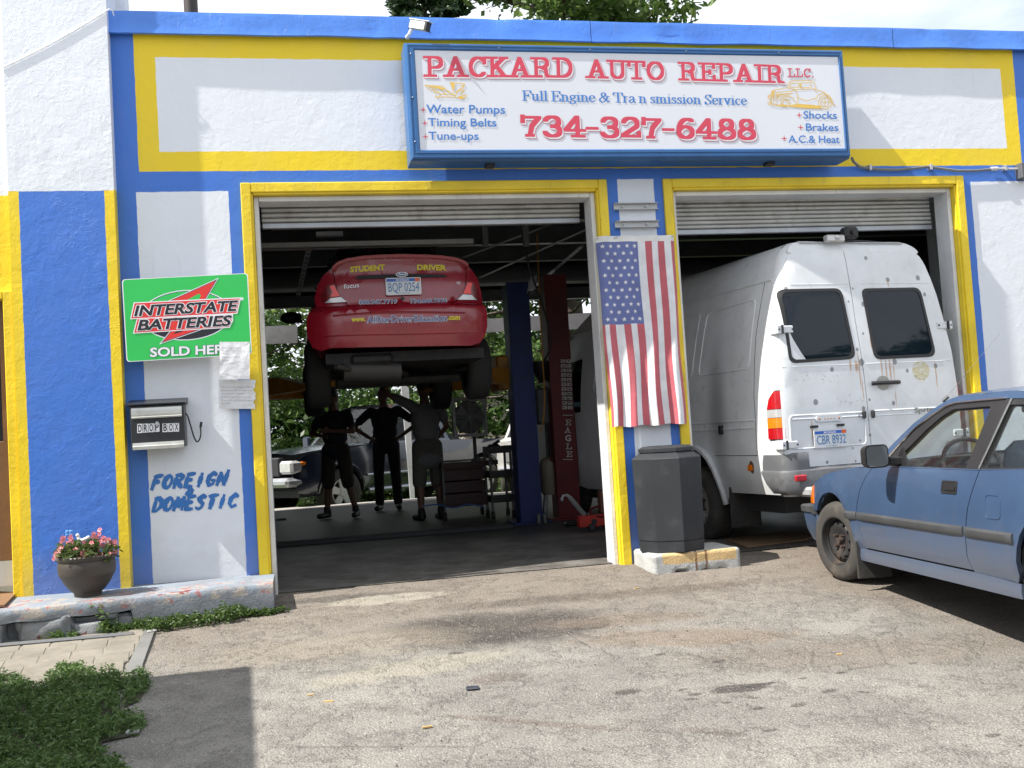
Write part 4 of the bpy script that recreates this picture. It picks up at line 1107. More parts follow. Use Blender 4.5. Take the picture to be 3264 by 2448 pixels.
def ellp(cx, cy, rx, ry, a=-3, n=40, t0=0, t1=360): return [(cx+rx*math.cos(R_(t0+(t1-t0)*i/n))*math.cos(R_(a))-ry*math.sin(R_(t0+(t1-t0)*i/n))*math.sin(R_(a)), cy+rx*math.cos(R_(t0+(t1-t0)*i/n))*math.sin(R_(a))+ry*math.sin(R_(t0+(t1-t0)*i/n))*math.cos(R_(a))) for i in range(n+(t1-t0 < 360))]
flat(W_, ellp(645, 455, 402, 222), z4, LF(1)); flat(N_, ellp(645, 455, 393, 214), z4, LF(1.5)); flat(G_, ellp(645, 455, 386, 208), z4, LF(2)); flat(K_, ellp(645, 455, 386, 208, n=24, t0=8, t1=172), z4, LF(2.5))
bolt = [(440, 690), (520, 592), (480, 500), (560, 335), (520, 325), (905, 150), (800, 330), (830, 470), (765, 578)]
def expand(poly, k):
    out = []; n = len(poly)
    for i in range(n):
        p = Vector(poly[i]); a = (p-Vector(poly[i-1])).normalized(); b = (Vector(poly[(i+1) % n])-p).normalized()
        na, nb_ = Vector((a.y, -a.x)), Vector((b.y, -b.x)); m = (na+nb_)
        m = m/max(.28, m.length_squared)*2 if m.length > .05 else na
        out.append(tuple(p+m*k*.5*1.0))
    return out
sgn = 1 if sum(bolt[i-1][0]*bolt[i][1]-bolt[i][0]*bolt[i-1][1] for i in range(len(bolt))) > 0 else -1
flat(W_, expand(bolt, 22*sgn), z4, LF(3)); flat(N_, expand(bolt, 11*sgn), z4, LF(3.5)); flat(D_, bolt, z4, LF(4))
flat(G_, [(628, 335), (758, 265), (775, 285), (752, 328)], z4, LF(4.4)); flat(K_, [(528, 622), (560, 596), (628, 590), (600, 604)], z4, LF(4.4))
flat(W_, [(183, 343), (1130, 298), (1096, 442), (152, 492)], z4, LF(5)); flat(D_, [(191, 351), (1118, 308), (1088, 434), (162, 484)], z4, LF(5.3)); 
flat(W_, [(212, 484), (1058, 442), (1060, 500), (1030, 566), (176, 618)], z4, LF(5.0)); flat(D_, [(218, 490), (1048, 450), (1048, 500), (1022, 558), (188, 610)], z4, LF(5.3))
for s, a, b, h in (('INTERSTATE', (192, 462), (1078, 414), (214, 374)), ('BATTERIES', (222, 588), (1028, 545), (244, 500))):
    A, B, H = z4(*a), z4(*b), z4(*h)
    put_text(W_, s, A, B, H, .075, LF(6)); put_text(K_, s, A, B, H, .03, LF(7.5))
for a, b in (((332, 822), (1040, 788)),):
    A, B, H = z4(*a), z4(*b), z4(a[0], a[1]-76); put_text(N_, 'SOLD HERE', A, B, H, .055, LF(3)); put_text(W_, 'SOLD HERE', A, B, H, .028, LF(4))
flat(W_, ellp(1136, 312, 14, 14), z4, LF(1))
for q, nme, m in ((W_, 'white_print', m_wht), (G_, 'green_print', m_grn), (K_, 'black_print', m_bk), (D_, 'red_print', m_rd2), (N_, 'navy_print', m_nvy)): q.build(nme, m, ib, smooth=0)
# ---------------------------------------------------------------- paper notices
def paper_mat():
    m, b = newmat('plastic_covered_paper'); (x, y, z), v = wcoords()
    setc(b, mix(sstep(noise(v, 12, 4), .3, .7), (.68, .69, .72), (.8, .8, .82))); b.inputs['Roughness'].default_value = .25
    bump(b, noise(v, 16, 4, .5, 1.0), .35, .015); return m
m_pap = paper_mat(); m_typ = simple('typed_print', (.38, .38, .40), .6, 0, 0)
def paper(x0, y0, x1, y1, Y, lb, lines, tear=False):
    f = lambda a, b, Y=Y: PY(360+a/2.764, 840+b/2.764, Y)
    t = thing('paper_notice', lb, 'notice', tuple(f((x0+x1)/2, y1)))
    def g(u, v):
        a = x0+(x1-x0)*u+(0 if not tear or u < .95 else 9*math.sin(v*14)+6*math.sin(v*31)); b = y0+(y1-y0)*v
        return f(a, b)+Vector((0, -.004-.004*mnoise.noise(Vector((u*4, v*5, x0)))-.004*math.sin(v*3), 0))
    mb = MB(); mb.grid(g, 20, 22); mb.build('sheet', m_pap, t, smooth=60)
    mb = MB()
    for i, (s, wd) in enumerate(lines):
        yy = y0+(58 if not tear else 70)+i*(27 if not tear else 29); a, b = f(x0+22, yy, Y-.012), f(x0+22+wd, yy-1, Y-.012); put_text(mb, s, a, b, f(x0+22, yy-13, Y-.012), 0)
    mb.build('typed_lines', m_typ, t, smooth=0)
paper(940, 690, 1205, 1020, YI-.006, 'upper white paper notice taped over the corner of the green sign', [('Cars are checked', 170), ('on the lot', 110), ('daily', 60), ('Please ask inside', 160), ('first', 60)])
paper(934, 1024, 1250, 1280, -.035, 'lower torn white paper notice with six lines of type beside the frame', [('We are not responsible if', 275), ('items are left in your car', 272), ('and your A/C system', 200), ('if they does not work', 258), ('you will still be charged', 270), ('$75.00', 70)], True)
# ---------------------------------------------------------------- drop box
YB = -.17
zb = lambda a, b, Y=YB: PY(360+a/2.764, 840+b/2.764, Y)
db = thing('drop_box', 'black metal drop box with silver flaps on the wall below the green sign', 'drop box', tuple(zb(390, 1630, -.1)))
x0, x1 = zb(150, 1400).x, zb(628, 1400).x; zt_, zb_ = zb(390, 1243).z, zb(390, 1632).z
m_box = simple('box_black_enamel', (.022, .024, .028), .35, bmp=.1)
mb = MB(); mb.box(x0, x1, YB+.01, 0, zb_+.008, zt_, bev=.006); mb.build('housing', m_box, db)
mb = MB(); mb.prism([(YB-.02, zt_+.002), (YB-.02, zt_+.010), (-.002, zt_+.05), (-.002, zt_+.002)], x0-.018, x1+.016, lambda u, v, w: (w, u, v)); mb.build('lid', m_box, db, smooth=0)
m_brs = simple('brushed_flap', (.66, .66, .62), .3, .6, dirt=((.3, .28, .22), .5))
H_ = zt_-zb_
mb = MB(); mb.prism([(YB+.008, zt_-.012), (YB-.006, zt_-.02), (YB-.012, zt_-H_*.18), (YB-.008, zt_-H_*.25), (YB-.016, zt_-H_*.27), (YB-.014, zt_-H_*.30), (YB+.008, zt_-H_*.30)], x0+.012, x1-.014, lambda u, v, w: (w, u, v)); mb.build('upper_flap', m_brs, db, smooth=25)
mb = MB(); mb.prism([(YB+.008, zb_+H_*.155), (YB-.004, zb_+H_*.15), (YB-.006, zb_+H_*.09), (YB-.012, zb_+H_*.07), (YB-.01, zb_), (YB+.008, zb_)], x0+.012, x1-.008, lambda u, v, w: (w, u, v)); mb.build('lower_flap', m_brs, db, smooth=25)
mb = MB(); mk = MB()
zd = lambda a, b: zb(a, b, YB+.0085)
for i, ch in enumerate('DROP'):
    a = 214+50*i; flat(mb, [(a, 1412+2*i-8*0), (a+46, 1411+2*0), (a+46, 1492-1.5*i), (a, 1494-1.5*i)], lambda p, q: zd(p, q-i*2)+Vector((0, -.0008, 0)))
    put_text(mk, ch, zd(a+9, 1484-3.5*i), zd(a+38, 1483-3.5*i), zd(a+9, 1424-3.5*i), .02, Vector((0, -.0015, 0)))
for i, ch in enumerate('BOX'):
    a = 436+50*i; flat(mb, [(a, 1410), (a+47, 1409), (a+47, 1484), (a, 1486)], lambda p, q: zd(p, q-4*0-i*2)+Vector((0, -.0008, 0)))
    put_text(mk, ch, zd(a+10, 1474-2*i), zd(a+39, 1473-2*i), zd(a+10, 1415-2*i), .02, Vector((0, -.0015, 0)))
mb.build('letter_tile', m_wht, db, smooth=0); mk.build('letters', m_bk, db, smooth=0)
mb = MB(); p = zd(390, 1408); mb.cyl(p, p+Vector((0, -.014, 0)), .013, n=12); mb.build('lock', m_chrome, db)
mb = MB(); pts = [zb(640, 1318, -.13), zb(660, 1350, -.12), zb(690, 1450, -.11), zb(715, 1530, -.1), zb(740, 1570, -.09), zb(765, 1545, -.08), zb(775, 1490, -.07), zb(770, 1430, -.06), zb(778, 1400, -.05)]
def smooth_path(p, k=4):
    out = []
    for i in range(len(p)-1):
        a, b, c, d = p[max(i-1, 0)], p[i], p[i+1], p[min(i+2, len(p)-1)]
        for j in range(k):
            t = j/k; out.append(.5*((2*b)+(c-a)*t+(2*a-5*b+4*c-d)*t*t+(3*b-a-3*c+d)*t**3))
    return out+[p[-1]]
mb.tube(smooth_path(pts), .0055, 7); mb.build('pen_cord', m_blk, db)
mb = MB(); mb.cyl(zb(772, 1440, -.062), zb(779, 1398, -.05), .010, n=8); mb.build('pen', m_blk, db)
# ---------------------------------------------------------------- doormat
mb = MB(); a = [PZ(x, y, LT+.006) for x, y in ((-60, 1888), (55, 1893), (15, 1934), (-60, 1940))]
mb.add(a+[p+Vector((0, 0, .014)) for p in a], [(4, 5, 6, 7), (0, 1, 5, 4), (1, 2, 6, 5), (2, 3, 7, 6), (3, 0, 4, 7)])
tag(mb.build('doormat', simple('coir', (.20, .11, .055), .95, bmp=.8, bs=150)), 'brown coir doormat on the ledge at the office door', 'doormat')
# ---------------------------------------------------------------- flower pot
pc = PZ(281, 1899, LT); pr = .222
pt = thing('flower_pot', 'round dark brown pot on the ledge before the blue pier', 'flower pot', (pc.x, pc.y, LT))
m_pot = simple('brown_pot', (.058, .05, .042), .5, bmp=.2, bs=60)
prof = [(.0, 0), (.088, 0), (.09, .02), (.094, .028), (.118, .05), (.152, .095), (.174, .14), (.178, .143), (.184, .16), (.190, .20), (.188, .232), (.182, .245), (.190, .252), (.198, .262), (.199, .274), (.194, .282), (.182, .282), (.178, .26), (.16, .25), (0, .25)]
mb = MB(); mb.lathe(prof, n=40); mb.build('pot', m_pot, pt, smooth=35, local=True)
mb = MB(); R2 = .198
for i in range(44):
    t = 2*math.pi*i/44; a = Vector((R2*math.cos(t), R2*math.sin(t), .281)); b = Vector(((R2-.006)*math.cos(t+.09), (R2-.006)*math.sin(t+.09), .262)); mb.tube([a, b+(a-b)*.0], .007, 5)
mb.build('rope_rim', m_pot, pt, smooth=50, local=True)
mb = MB(); mb.lathe([(0, .262), (.178, .26)], n=24); mb.build('soil', simple('soil', (.03, .022, .016), .95, bmp=.6), pt, local=True)
# ================================================================ vehicles: shared pieces
def interp(tab, x):
    if x <= tab[0][0]: return tab[0][1]
    for (a, b), (c, d) in zip(tab[:-1], tab[1:]):
        if x <= c:
            t = (x-a)/(c-a); return b+(d-b)*t
    return tab[-1][1]
def sinterp(tab, x):
    """smooth version"""
    n = len(tab)
    if x <= tab[0][0]: return tab[0][1]
    if x >= tab[-1][0]: return tab[-1][1]
    for i in range(n-1):
        if x <= tab[i+1][0]:
            x0, y0 = tab[i]; x1, y1 = tab[i+1]
            m0 = (y1-tab[i-1][1])/(x1-tab[i-1][0]) if i > 0 else (y1-y0)/(x1-x0)
            m1 = (tab[i+2][1]-y0)/(tab[i+2][0]-x0) if i+2 < n else (y1-y0)/(x1-x0)
            h = x1-x0; t = (x-x0)/h
            return (2*t**3-3*t*t+1)*y0+(t**3-2*t*t+t)*h*m0+(-2*t**3+3*t*t)*y1+(t**3-t*t)*h*m1
def glass(name, tint=(.8, .85, .84), opac=.06, gl=.55):
    m = bpy.data.materials.new(name); m.use_nodes = True; n = m.node_tree; n.nodes.clear()
    o = n.nodes.new('ShaderNodeOutputMaterial'); t = n.nodes.new('ShaderNodeBsdfTransparent'); t.inputs[0].default_value = (*tint, 1)
    g = n.nodes.new('ShaderNodeBsdfGlossy'); g.inputs['Roughness'].default_value = .02
    d = n.nodes.new('ShaderNodeBsdfDiffuse'); d.inputs[0].default_value = (.5, .5, .48, 1)
    f = n.nodes.new('ShaderNodeLayerWeight'); pw = n.nodes.new('ShaderNodeMath'); pw.operation = 'POWER'; pw.inputs[1].default_value = 4.5; n.links.new(f.outputs['Facing'], pw.inputs[0])
    mm = n.nodes.new('ShaderNodeMath'); mm.operation = 'MULTIPLY_ADD'; mm.inputs[1].default_value = 1.0; mm.inputs[2].default_value = .03; mm.inputs[1].default_value = .7; n.links.new(pw.outputs[0], mm.inputs[0])
    a = n.nodes.new('ShaderNodeMixShader'); b = n.nodes.new('ShaderNodeMixShader'); a.inputs[0].default_value = opac
    n.links.new(t.outputs[0], a.inputs[1]); n.links.new(d.outputs[0], a.inputs[2]); n.links.new(mm.outputs[0], b.inputs[0]); n.links.new(a.outputs[0], b.inputs[1]); n.links.new(g.outputs[0], b.inputs[2]); n.links.new(b.outputs[0], o.inputs[0])
    return m
m_glass = glass('window_glass', opac=.02); m_tint = glass('tinted_glass', (.10, .13, .15), .0)
m_lred = simple('red_lens', (.42, .008, .014), .12, 0, .1, 8, coat=.5); m_lamb = simple('amber_lens', (.85, .20, .01), .12, 0, .1, 8, coat=.5); m_lclr = simple('clear_lens', (.55, .55, .55), .12, .3, .1, 8, coat=.5)
m_mirror = simple('mirror_glass', (.9, .92, .92), .02, 1, 0)
def car_paint(name, col, dirt=(.2, .18, .15), amt=.2, rough=.32, coat=.6, bscale=3):
    m, b = newmat(name); (x, y, z), v = coords()
    n = noise(v, bscale, 6, .6)
    c = mix(sstep(n, .35, .7), tuple(k*.92 for k in col), tuple(min(1, k*1.06) for k in col))
    n2 = noise(stretch(v, (1, 1, .5)), 7, 7, .7)
    c = mix((1-sstep(z+(n-.5)*.3, .15, .55))*amt*1.6, c, dirt)
    c = mix(sstep(n2, .52, .74)*amt*.5, c, dirt)
    setc(b, c); S.nt.links.new((n2*.25+rough-.1).v, b.inputs['Roughness'])
    b.inputs['Coat Weight'].default_value = coat; b.inputs['Coat Roughness'].default_value = .12
    bump(b, noise(v, 2.5, 3), .04, .02)
    return m
m_tyre = simple('tyre_rubber', (.045, .042, .038), .8, bmp=.2, bs=60, dirt=((.15, .125, .095), .6))
def wheel(parent, c, R, W, rim_r, mat_rim, side=-1, steer=0, holes=12, style='steel', tread=True, tyre=None):
    """side -1: the face looks to -x"""
    w_ = thing('wheel', None, None, c, 0); w_.parent = parent; w_.rotation_euler = (0, 0, steer)
    global SG
    keep, SG = SG, side; s = side
    prof = [(rim_r*.98, -.5), (rim_r*1.02, -.56), (R*.80, -.58), (R*.93, -.5), (R*.985, -.40), (R, -.3), (R, .3), (R*.985, .4), (R*.93, .5), (R*.8, .58), (rim_r*1.02, .56), (rim_r*.98, .5), (rim_r*.9, .3)]
    mb = MB(); mb.lathe([(r, h*W*-s*-1) for r, h in prof], ax='x', n=56); mb.build('tyre', tyre or m_tyre, w_, smooth=50, local=True)
    if style == 'steel':
        f = s*W*.5
        mb = MB(); mb.lathe([(rim_r*1.0, f*1.02), (rim_r*1.02, f*1.10), (rim_r*.97, f*1.10), (rim_r*.94, f*.9), (rim_r*.90, f*.55), (rim_r*.88, f*.2), (rim_r*.84, f*.18)], ax='x', n=48); mb.build('rim', mat_rim, w_, local=True)
        def FD(u, v):
            r = math.hypot(u, v)/rim_r
            d = interp([(0, .34), (.22, .34), (.27, .30), (.45, .42), (.60, .50), (.74, .46), (.88, .2)], r)
            return (f*d*1.6+s*.0, u, v)
        hl = [[(rim_r*.735*math.cos(a)+rim_r*.085*math.cos(t), rim_r*.735*math.sin(a)+rim_r*.085*math.sin(t)) for t in [2*math.pi*k/8 for k in range(8)]] for a in [2*math.pi*i/holes for i in range(holes)]]
        shell('disc', circ(0, 0, rim_r*.88, n=40), FD, mat_rim, w_, hl, .02, .012)
        mb = MB()
        for i in range(4): a = math.pi/4+i*math.pi/2; p = Vector((f*.34*1.6, rim_r*.30*math.cos(a), rim_r*.30*math.sin(a))); mb.cyl(p, p+Vector((s*.035, 0, 0)), .011, n=6)
        p = Vector((f*.34*1.6, 0, 0)); mb.cyl(p, p+Vector((s*.03, 0, 0)), rim_r*.15, rim_r*.13, n=14)
        mb.build('hub', simple('rusty_hub', (.07, .05, .042), .7, .3, bmp=.5), w_, local=True)
        mb = MB(); mb.lathe([(rim_r*.86, f*.0), (.0, f*.0)], ax='x', n=20); mb.build('brake_drum', m_dark, w_, local=True)
    else:
        f = s*W*.5
        mb = MB(); mb.lathe([(rim_r*1.02, f*1.05), (rim_r*.93, f*1.08), (rim_r*.90, f*.8), (rim_r*.88, f*.3)], ax='x', n=40); mb.lathe([(0, f*1.12), (rim_r*.25, f*1.1), (rim_r*.3, f*.95)], ax='x', n=20)
        for i in range(5):
            a = 2*math.pi*i/5+.3; ca, sa = math.cos(a), math.sin(a)
            q = [(f*.98, r*ca-w2*sa, r*sa+w2*ca) for r, w2 in ((rim_r*.2, -rim_r*.2), (rim_r*.92, -rim_r*.27), (rim_r*.92, rim_r*.27), (rim_r*.2, rim_r*.2))]
            q2 = [(x*.7, y, z) for x, y, z in q]; mb.add(q+q2, [(0, 1, 2, 3), (4, 7, 6, 5), (0, 4, 5, 1), (1, 5, 6, 2), (2, 6, 7, 3), (3, 7, 4, 0)])
        mb.build('rim', mat_rim, w_, local=True)
        mb = MB(); mb.lathe([(rim_r*.9, f*.3), (0, f*.3)], ax='x', n=20); mb.build('brake_disc', m_dark, w_, local=True)
    SG = keep
    return w_
def licence(parent, fn, word, w_=.305, h=.152, seed=0):
    """fn(u, v) -> point on the body, u along, v up, metres from the lower left corner; lifted copies by depth d"""
    p = thing('licence_plate', None, None); p.parent = parent
    m_pl = simple('plate_white', (.66, .68, .70), .35, 0, .05); m_pb = simple('plate_blue', (.03, .13, .50), .4, 0, 0); m_st = simple('sticker_orange', (.75, .12, .02), .4, 0, .1); m_num = simple('plate_number_blue', (.06, .20, .45), .4, 0, 0)
    def put(mbx, poly, d): mbx.add([fn(u, v, d) for u, v in poly], [tuple(range(len(poly)))])
    mb = MB(); o = rrect(0, w_, 0, h, .012, 3); n = len(o)
    mb.add([fn(u, v, 0) for u, v in o]+[fn(u, v, .006) for u, v in o], [tuple(range(n, 2*n))]+[(i, (i+1) % n, n+(i+1) % n, n+i) for i in range(n)])
    mb.build('plate', m_pl, p, smooth=0, local=True)
    mb = MB(); put(mb, [(.008, h-.034), (w_-.008, h-.034), (w_-.008, h-.008), (.008, h-.008)], .007)
    mb.build('blue_band', m_pb, p, smooth=0, local=True)
    mb = MB(); put(mb, [(w_-.052, h-.036), (w_-.012, h-.036), (w_-.012, h-.006), (w_-.052, h-.006)], .008); mb.build('sticker', m_st, p, smooth=0, local=True)
    mb = MB(); put_text(mb, 'MICHIGAN', fn(.09, h-.030, .008), fn(.20, h-.030, .008), fn(.09, h-.013, .008), .02); mb.build('state_name', m_wht, p, smooth=0, local=True)
    mb = MB(); put_text(mb, word, fn(.022, .030, .009), fn(w_-.018, .030, .009), fn(.022, .106, .009), .0)
    put_text(mb, 'www.michigan.gov', fn(.10, .012, .009), fn(.205, .012, .009), fn(.10, .020, .009), 0); mb.build('plate_lettering', m_num, p, smooth=0, local=True)
    return p

# ================================================================ blue hatchback, local frame: x right, y forward
m_bpaint = car_paint('faded_blue_paint', (.040, .074, .145), (.14, .135, .13), .25, .34, .5)
m_trim = simple('grey_rubber_trim', (.05, .053, .058), .6, bmp=.2, dirt=((.10, .095, .085), .4)); m_btrim = simple('black_trim', (.02, .02, .022), .5, bmp=.1)
m_int = simple('interior_grey', (.10, .11, .13), .8); m_seat = simple('seat_cloth', (.22, .26, .32), .9, bmp=.3)
bc = thing('blue_hatchback', 'faded blue two-door hatchback with black steel wheels parked at the right', 'car', (4.749, -2.605, -.0585), -.09, rot=(-.005, 0, -.09))
def bw(y):
    w = .83
    if y > 1.35: w -= .13*((y-1.35)/.6)**2
    if y < -1.35: w -= .08*((-1.35-y)/.5)**2
    return w
T_ = [(.15, -.07), (.24, -.03), (.33, -.004), (.42, .003), (.52, .006), (.60, .002), (.70, -.012), (.78, -.032), (.82, -.045), (.9, -.085), (1.21, -.24), (1.3, -.30)]
def FS(s):
    def F(y, z):
        arch = 0
        for c in (1.27, -1.25):
            d = math.hypot(y-c, z-.29)
            if d < .42: arch = max(arch, .012*(1-abs(d-.36)/.06) if d > .30 else 0)
        return (s*(bw(y)+sinterp(T_, z)+arch), y, z)
    return F
def arcpts(cy, cz, r, a0, a1, n=14): return [(cy+r*math.cos(R_(a0+(a1-a0)*i/n)), cz+r*math.sin(R_(a0+(a1-a0)*i/n))) for i in range(n+1)]
DF = [(.640, .805), (.72, .745), (.80, .64), (.845, .52), (.845, .43), (.81, .33), (.765, .262)]
DR = [(-.478, .262), (-.462, .33), (-.475, .44), (-.515, .60), (-.585, .78), (-.592, .805)]
hood_z = [(.60, .815), (.961, .79), (1.306, .752), (1.51, .70), (1.66, .645), (1.80, .60)]
for s in (-1, 1):
    F = FS(s); SG = s
    fen = [(y+.007, z) for y, z in DF[::-1]]+[(.72, .808)]
    fen = [(y+.007, z) for y, z in DF[::-1]]+[(.961, .79), (1.15, .772), (1.306, .752), (1.42, .728), (1.51, .70), (1.60, .668), (1.69, .63), (1.70, .54), (1.69, .47), (1.60, .47)]+arcpts(1.27, .29, .325, 33, 187)+[(.945, .235)]
    shell('front_fender', fen, F, m_bpaint, bc, step=.06, thick=.03)
    shell('door', DF+[(-.47+.05, .255), (-.478, .262)][1:]+DR[1:], F, m_bpaint, bc, step=.06, thick=.02)
    d_ = bc.children[-1]
    q = [(y-.007, z) for y, z in DR]+[(-.9, .815), (-1.3, .825), (-1.7, .83), (-1.83, .82), (-1.86, .66), (-1.86, .50), (-1.66, .48)]+[(-1.55, .44)]+arcpts(-1.25, .30, .325, 25, 187)[::1]
    q = [(y-.007, z) for y, z in DR]+[(-.9, .815), (-1.3, .825), (-1.7, .83), (-1.83, .82), (-1.86, .66), (-1.86, .30), (-1.60, .27)]+[(2*-1.25-p[0], p[1]) for p in arcpts(-1.25, .30, .325, -3, 183)]+[(-.90, .245), (-.50, .245)]
    shell('rear_quarter', q, F, m_bpaint, bc, step=.06, thick=.03)
    FB = lambda y, z: (s*(bw(y)-.028+.012*math.sin(math.pi*min(1, max(0, (z-.14)/.13)))), y, z)
    shell('sill', [(.93, .252), (.93, .17), (-.92, .165), (-.92, .242), (-.49, .252)], FB, m_bpaint, bc, step=.04, thick=.03)
    # greenhouse
    gout = [(.70, .807), (.60, .866), (.474, .965), (.32, 1.075), (.14, 1.158), (0, 1.207), (-.1, 1.222), (-.6, 1.226), (-1.05, 1.20), (-1.35, 1.09), (-1.6, .96), (-1.8, .832), (-1.3, .828), (-.6, .807)]
    gin = [(.55, .812), (.49, .86), (.40, .945), (.27, 1.045), (.12, 1.12), (0, 1.168), (-.1, 1.182), (-.6, 1.186), (-1.03, 1.162), (-1.30, 1.05), (-1.5, .94), (-1.64, .836), (-1.3, .831), (-.6, .812)]
    shell('window_frame', gout, F, m_bpaint, bc, [gin], .1, .02)
    w1 = rpoly([(.43, .818), (.254, .945), (.14, 1.035), (.016, 1.110), (-.09, 1.148), (-.478, 1.150), (-.452, .818)], .02, 3)
    w2 = rpoly([(-.655, 1.152), (-.60, .822), (-1.50, .845), (-1.36, .955), (-1.2, 1.06), (-1.0, 1.135)], .02, 3)
    shell('window_trim', gin, F, m_btrim, bc, [w1, w2], .1, .03, off=-.004)
    shell('front_side_window', w1, F, m_glass, bc, step=.1, thick=0, off=-.014); shell('rear_side_window', w2, F, m_glass, bc, step=.1, thick=0, off=-.012)
    mb = MB(); mb.tube(onpath(F, gin[1:8], .003), .006, 5); mb.tube(onpath(F, [(-.66, 1.18), (-.60, .86), (-.592, .815)], .004), .006, 5); mb.build('chrome_moulding', m_chrome, bc, local=True)
    mb = MB(); 
    # rubbing strips
    for a, b in ((1.03, .86), (.848, -.462), (-.482, -.935)):
        n = 14; pts = []
        for i in range(n+1):
            y = a+(b-a)*i/n; fx = lambda z, o: (F(y, z)[0]+s*o, y, z)
            k = .55 if i in (0, n) else 1
            pts.append([fx(.447, -.004), fx(.449, .010*k), fx(.462, .018*k), fx(.488, .018*k), fx(.499, .010*k), fx(.501, -.004)])
        mb.loft(pts)
    mb.build('rubbing_strip', m_trim, bc, local=True)
    # door handle
    if True:
        h0 = (-.235, -.405); z0 = [.742, .672]
        shell('handle_surround', rrect(-.405, -.24, .672, .744, .012, 3), F, m_btrim, bc, [rrect(-.395, -.25, .682, .736, .01, 3)], .05, .02, off=.004)
        shell('door_handle', rrect(-.385, -.27, .690, .716, .008, 3), F, m_blk, bc, step=.05, thick=.012, off=.006)
        shell('handle_recess', rrect(-.396, -.249, .680, .737, .01, 3), F, m_blk, bc, step=.05, thick=0, off=.0015)
    # wheel housings
    for cy in (1.27, -1.25):
        mb = MB(); rr = .335; pr_ = [(s*(.80-.0), cy+rr*math.cos(R_(a)), .29+rr*math.sin(R_(a))) for a in range(-20, 201, 20)]; pi_ = [(s*.5, y, z) for _, y, z in pr_]
        n = len(pr_); mb.add(pr_+pi_, [(i, i+1, n+i+1, n+i) for i in range(n-1)]+[tuple(range(n, 2*n))]); mb.build('wheel_housing', m_dark, bc, local=True)
F = FS(-1); SG = -1
mb = MB(); fd = rrect(-.825, -.69, .562, .682, .022, 4); mb.tube(onpath(F, fd+[fd[0]], .0005, .2), .0028, 5); mb.build('fuel_door', simple('fuel_gap', (.03, .06, .13), .5), bc, local=True); SG = 1
# door shut line shadow filler behind gaps
mb = MB()
# mud flaps, mirror, roof, bonnet, glass, bumpers
for s in (-1, 1):
    mb = MB(); mb.box(s*.60, s*.84, .895, .91, .045, .30, bev=.004); mb.build('mud_flap', m_rub, bc, local=True)
mb = MB(); mb.grid(lambda u, v: ((v*2-1)*(.585-.03*abs(u-.35)), -.02-1.1*u, 1.222-.035*max(0, u-.7)/.3+.04*(1-(v*2-1)**2)-.012*(u-.4)**2), 14, 16); mb.build('roof', m_bpaint, bc, local=True)
def hz(x, y):
    e = sinterp(hood_z, y); k = .785-.09*max(0, (y-1.3)/.5)**2
    return e+.045*(1-min(1, abs(x)/k)**2.4)
mb = MB(); mb.grid(lambda u, v: ((v*2-1)*(.785-.10*max(0, (u*1.27-.7)/.5)**2), .62+1.27*u-.05*(v*2-1)**2*u, hz((v*2-1)*.785, .62+1.2*u)), 16, 16); mb.build('bonnet', m_bpaint, bc, local=True)
mb = MB(); mb.grid(lambda u, v: ((v*2-1)*(.69-.115*u), .72-.10*(v*2-1)**2-.72*u+.03*u, .84+.375*u), 6, 10); mb.build('windscreen', m_glass, bc, local=True)
mb = MB(); mb.grid(lambda u, v: ((v*2-1)*(.555+.10*u), -1.12-.62*u, 1.19-.34*u+.03*(1-(v*2-1)**2)), 6, 10); mb.build('rear_window', m_glass, bc, local=True)
mb = MB(); mb.grid(lambda u, v: ((v*2-1)*.72, -1.74-.13*u**.5-.02*(1-(v*2-1)**2), .85-.6*u), 8, 10); mb.build('tailgate', m_bpaint, bc, local=True)
def nose(u, prof, y0=0):
    t = u*2-1; x = t; a = abs(t)
    ang = a
    px = math.copysign(min(.745, .80*math.sin(min(1, a*1.12)*math.pi/2)**.9 if a < .9 else .745+.02*(a-.9)*10), t) if a else 0
    py = 2.02-.16*a**3-.30*max(0, a-.82)/.18
    return px, py
def bar(zp, name, mat, grow=0):
    mb = MB(); n = 40; rows = []
    for i in range(n+1):
        x, y = nose(i/n, None); nx, ny = x/.8*.5*abs(x), 1; 
        sx = 1+(.02 if abs(x) > .7 else 0)
        rows.append([(x*(1+(o+grow)/.8), y+o+grow-.02, z) for o, z in zp])
    k = len(zp); mb.add([p for r in rows for p in r], [(i*k+j, (i+1)*k+j, (i+1)*k+j+1, i*k+j+1) for i in range(n) for j in range(k-1)]); return mb.build(name, mat, bc, local=True)
bar([(-.06, .20), (-.03, .22), (0, .30), (.012, .38), (.018, .43)], 'front_bumper', m_bpaint); bar([(.018, .43), (.03, .437), (.032, .48), (.02, .49), (-.03, .492)], 'bumper_strip', m_trim)
bar([(-.05, .49), (-.05, .55), (-.09, .64)], 'nose_panel', m_bpaint)
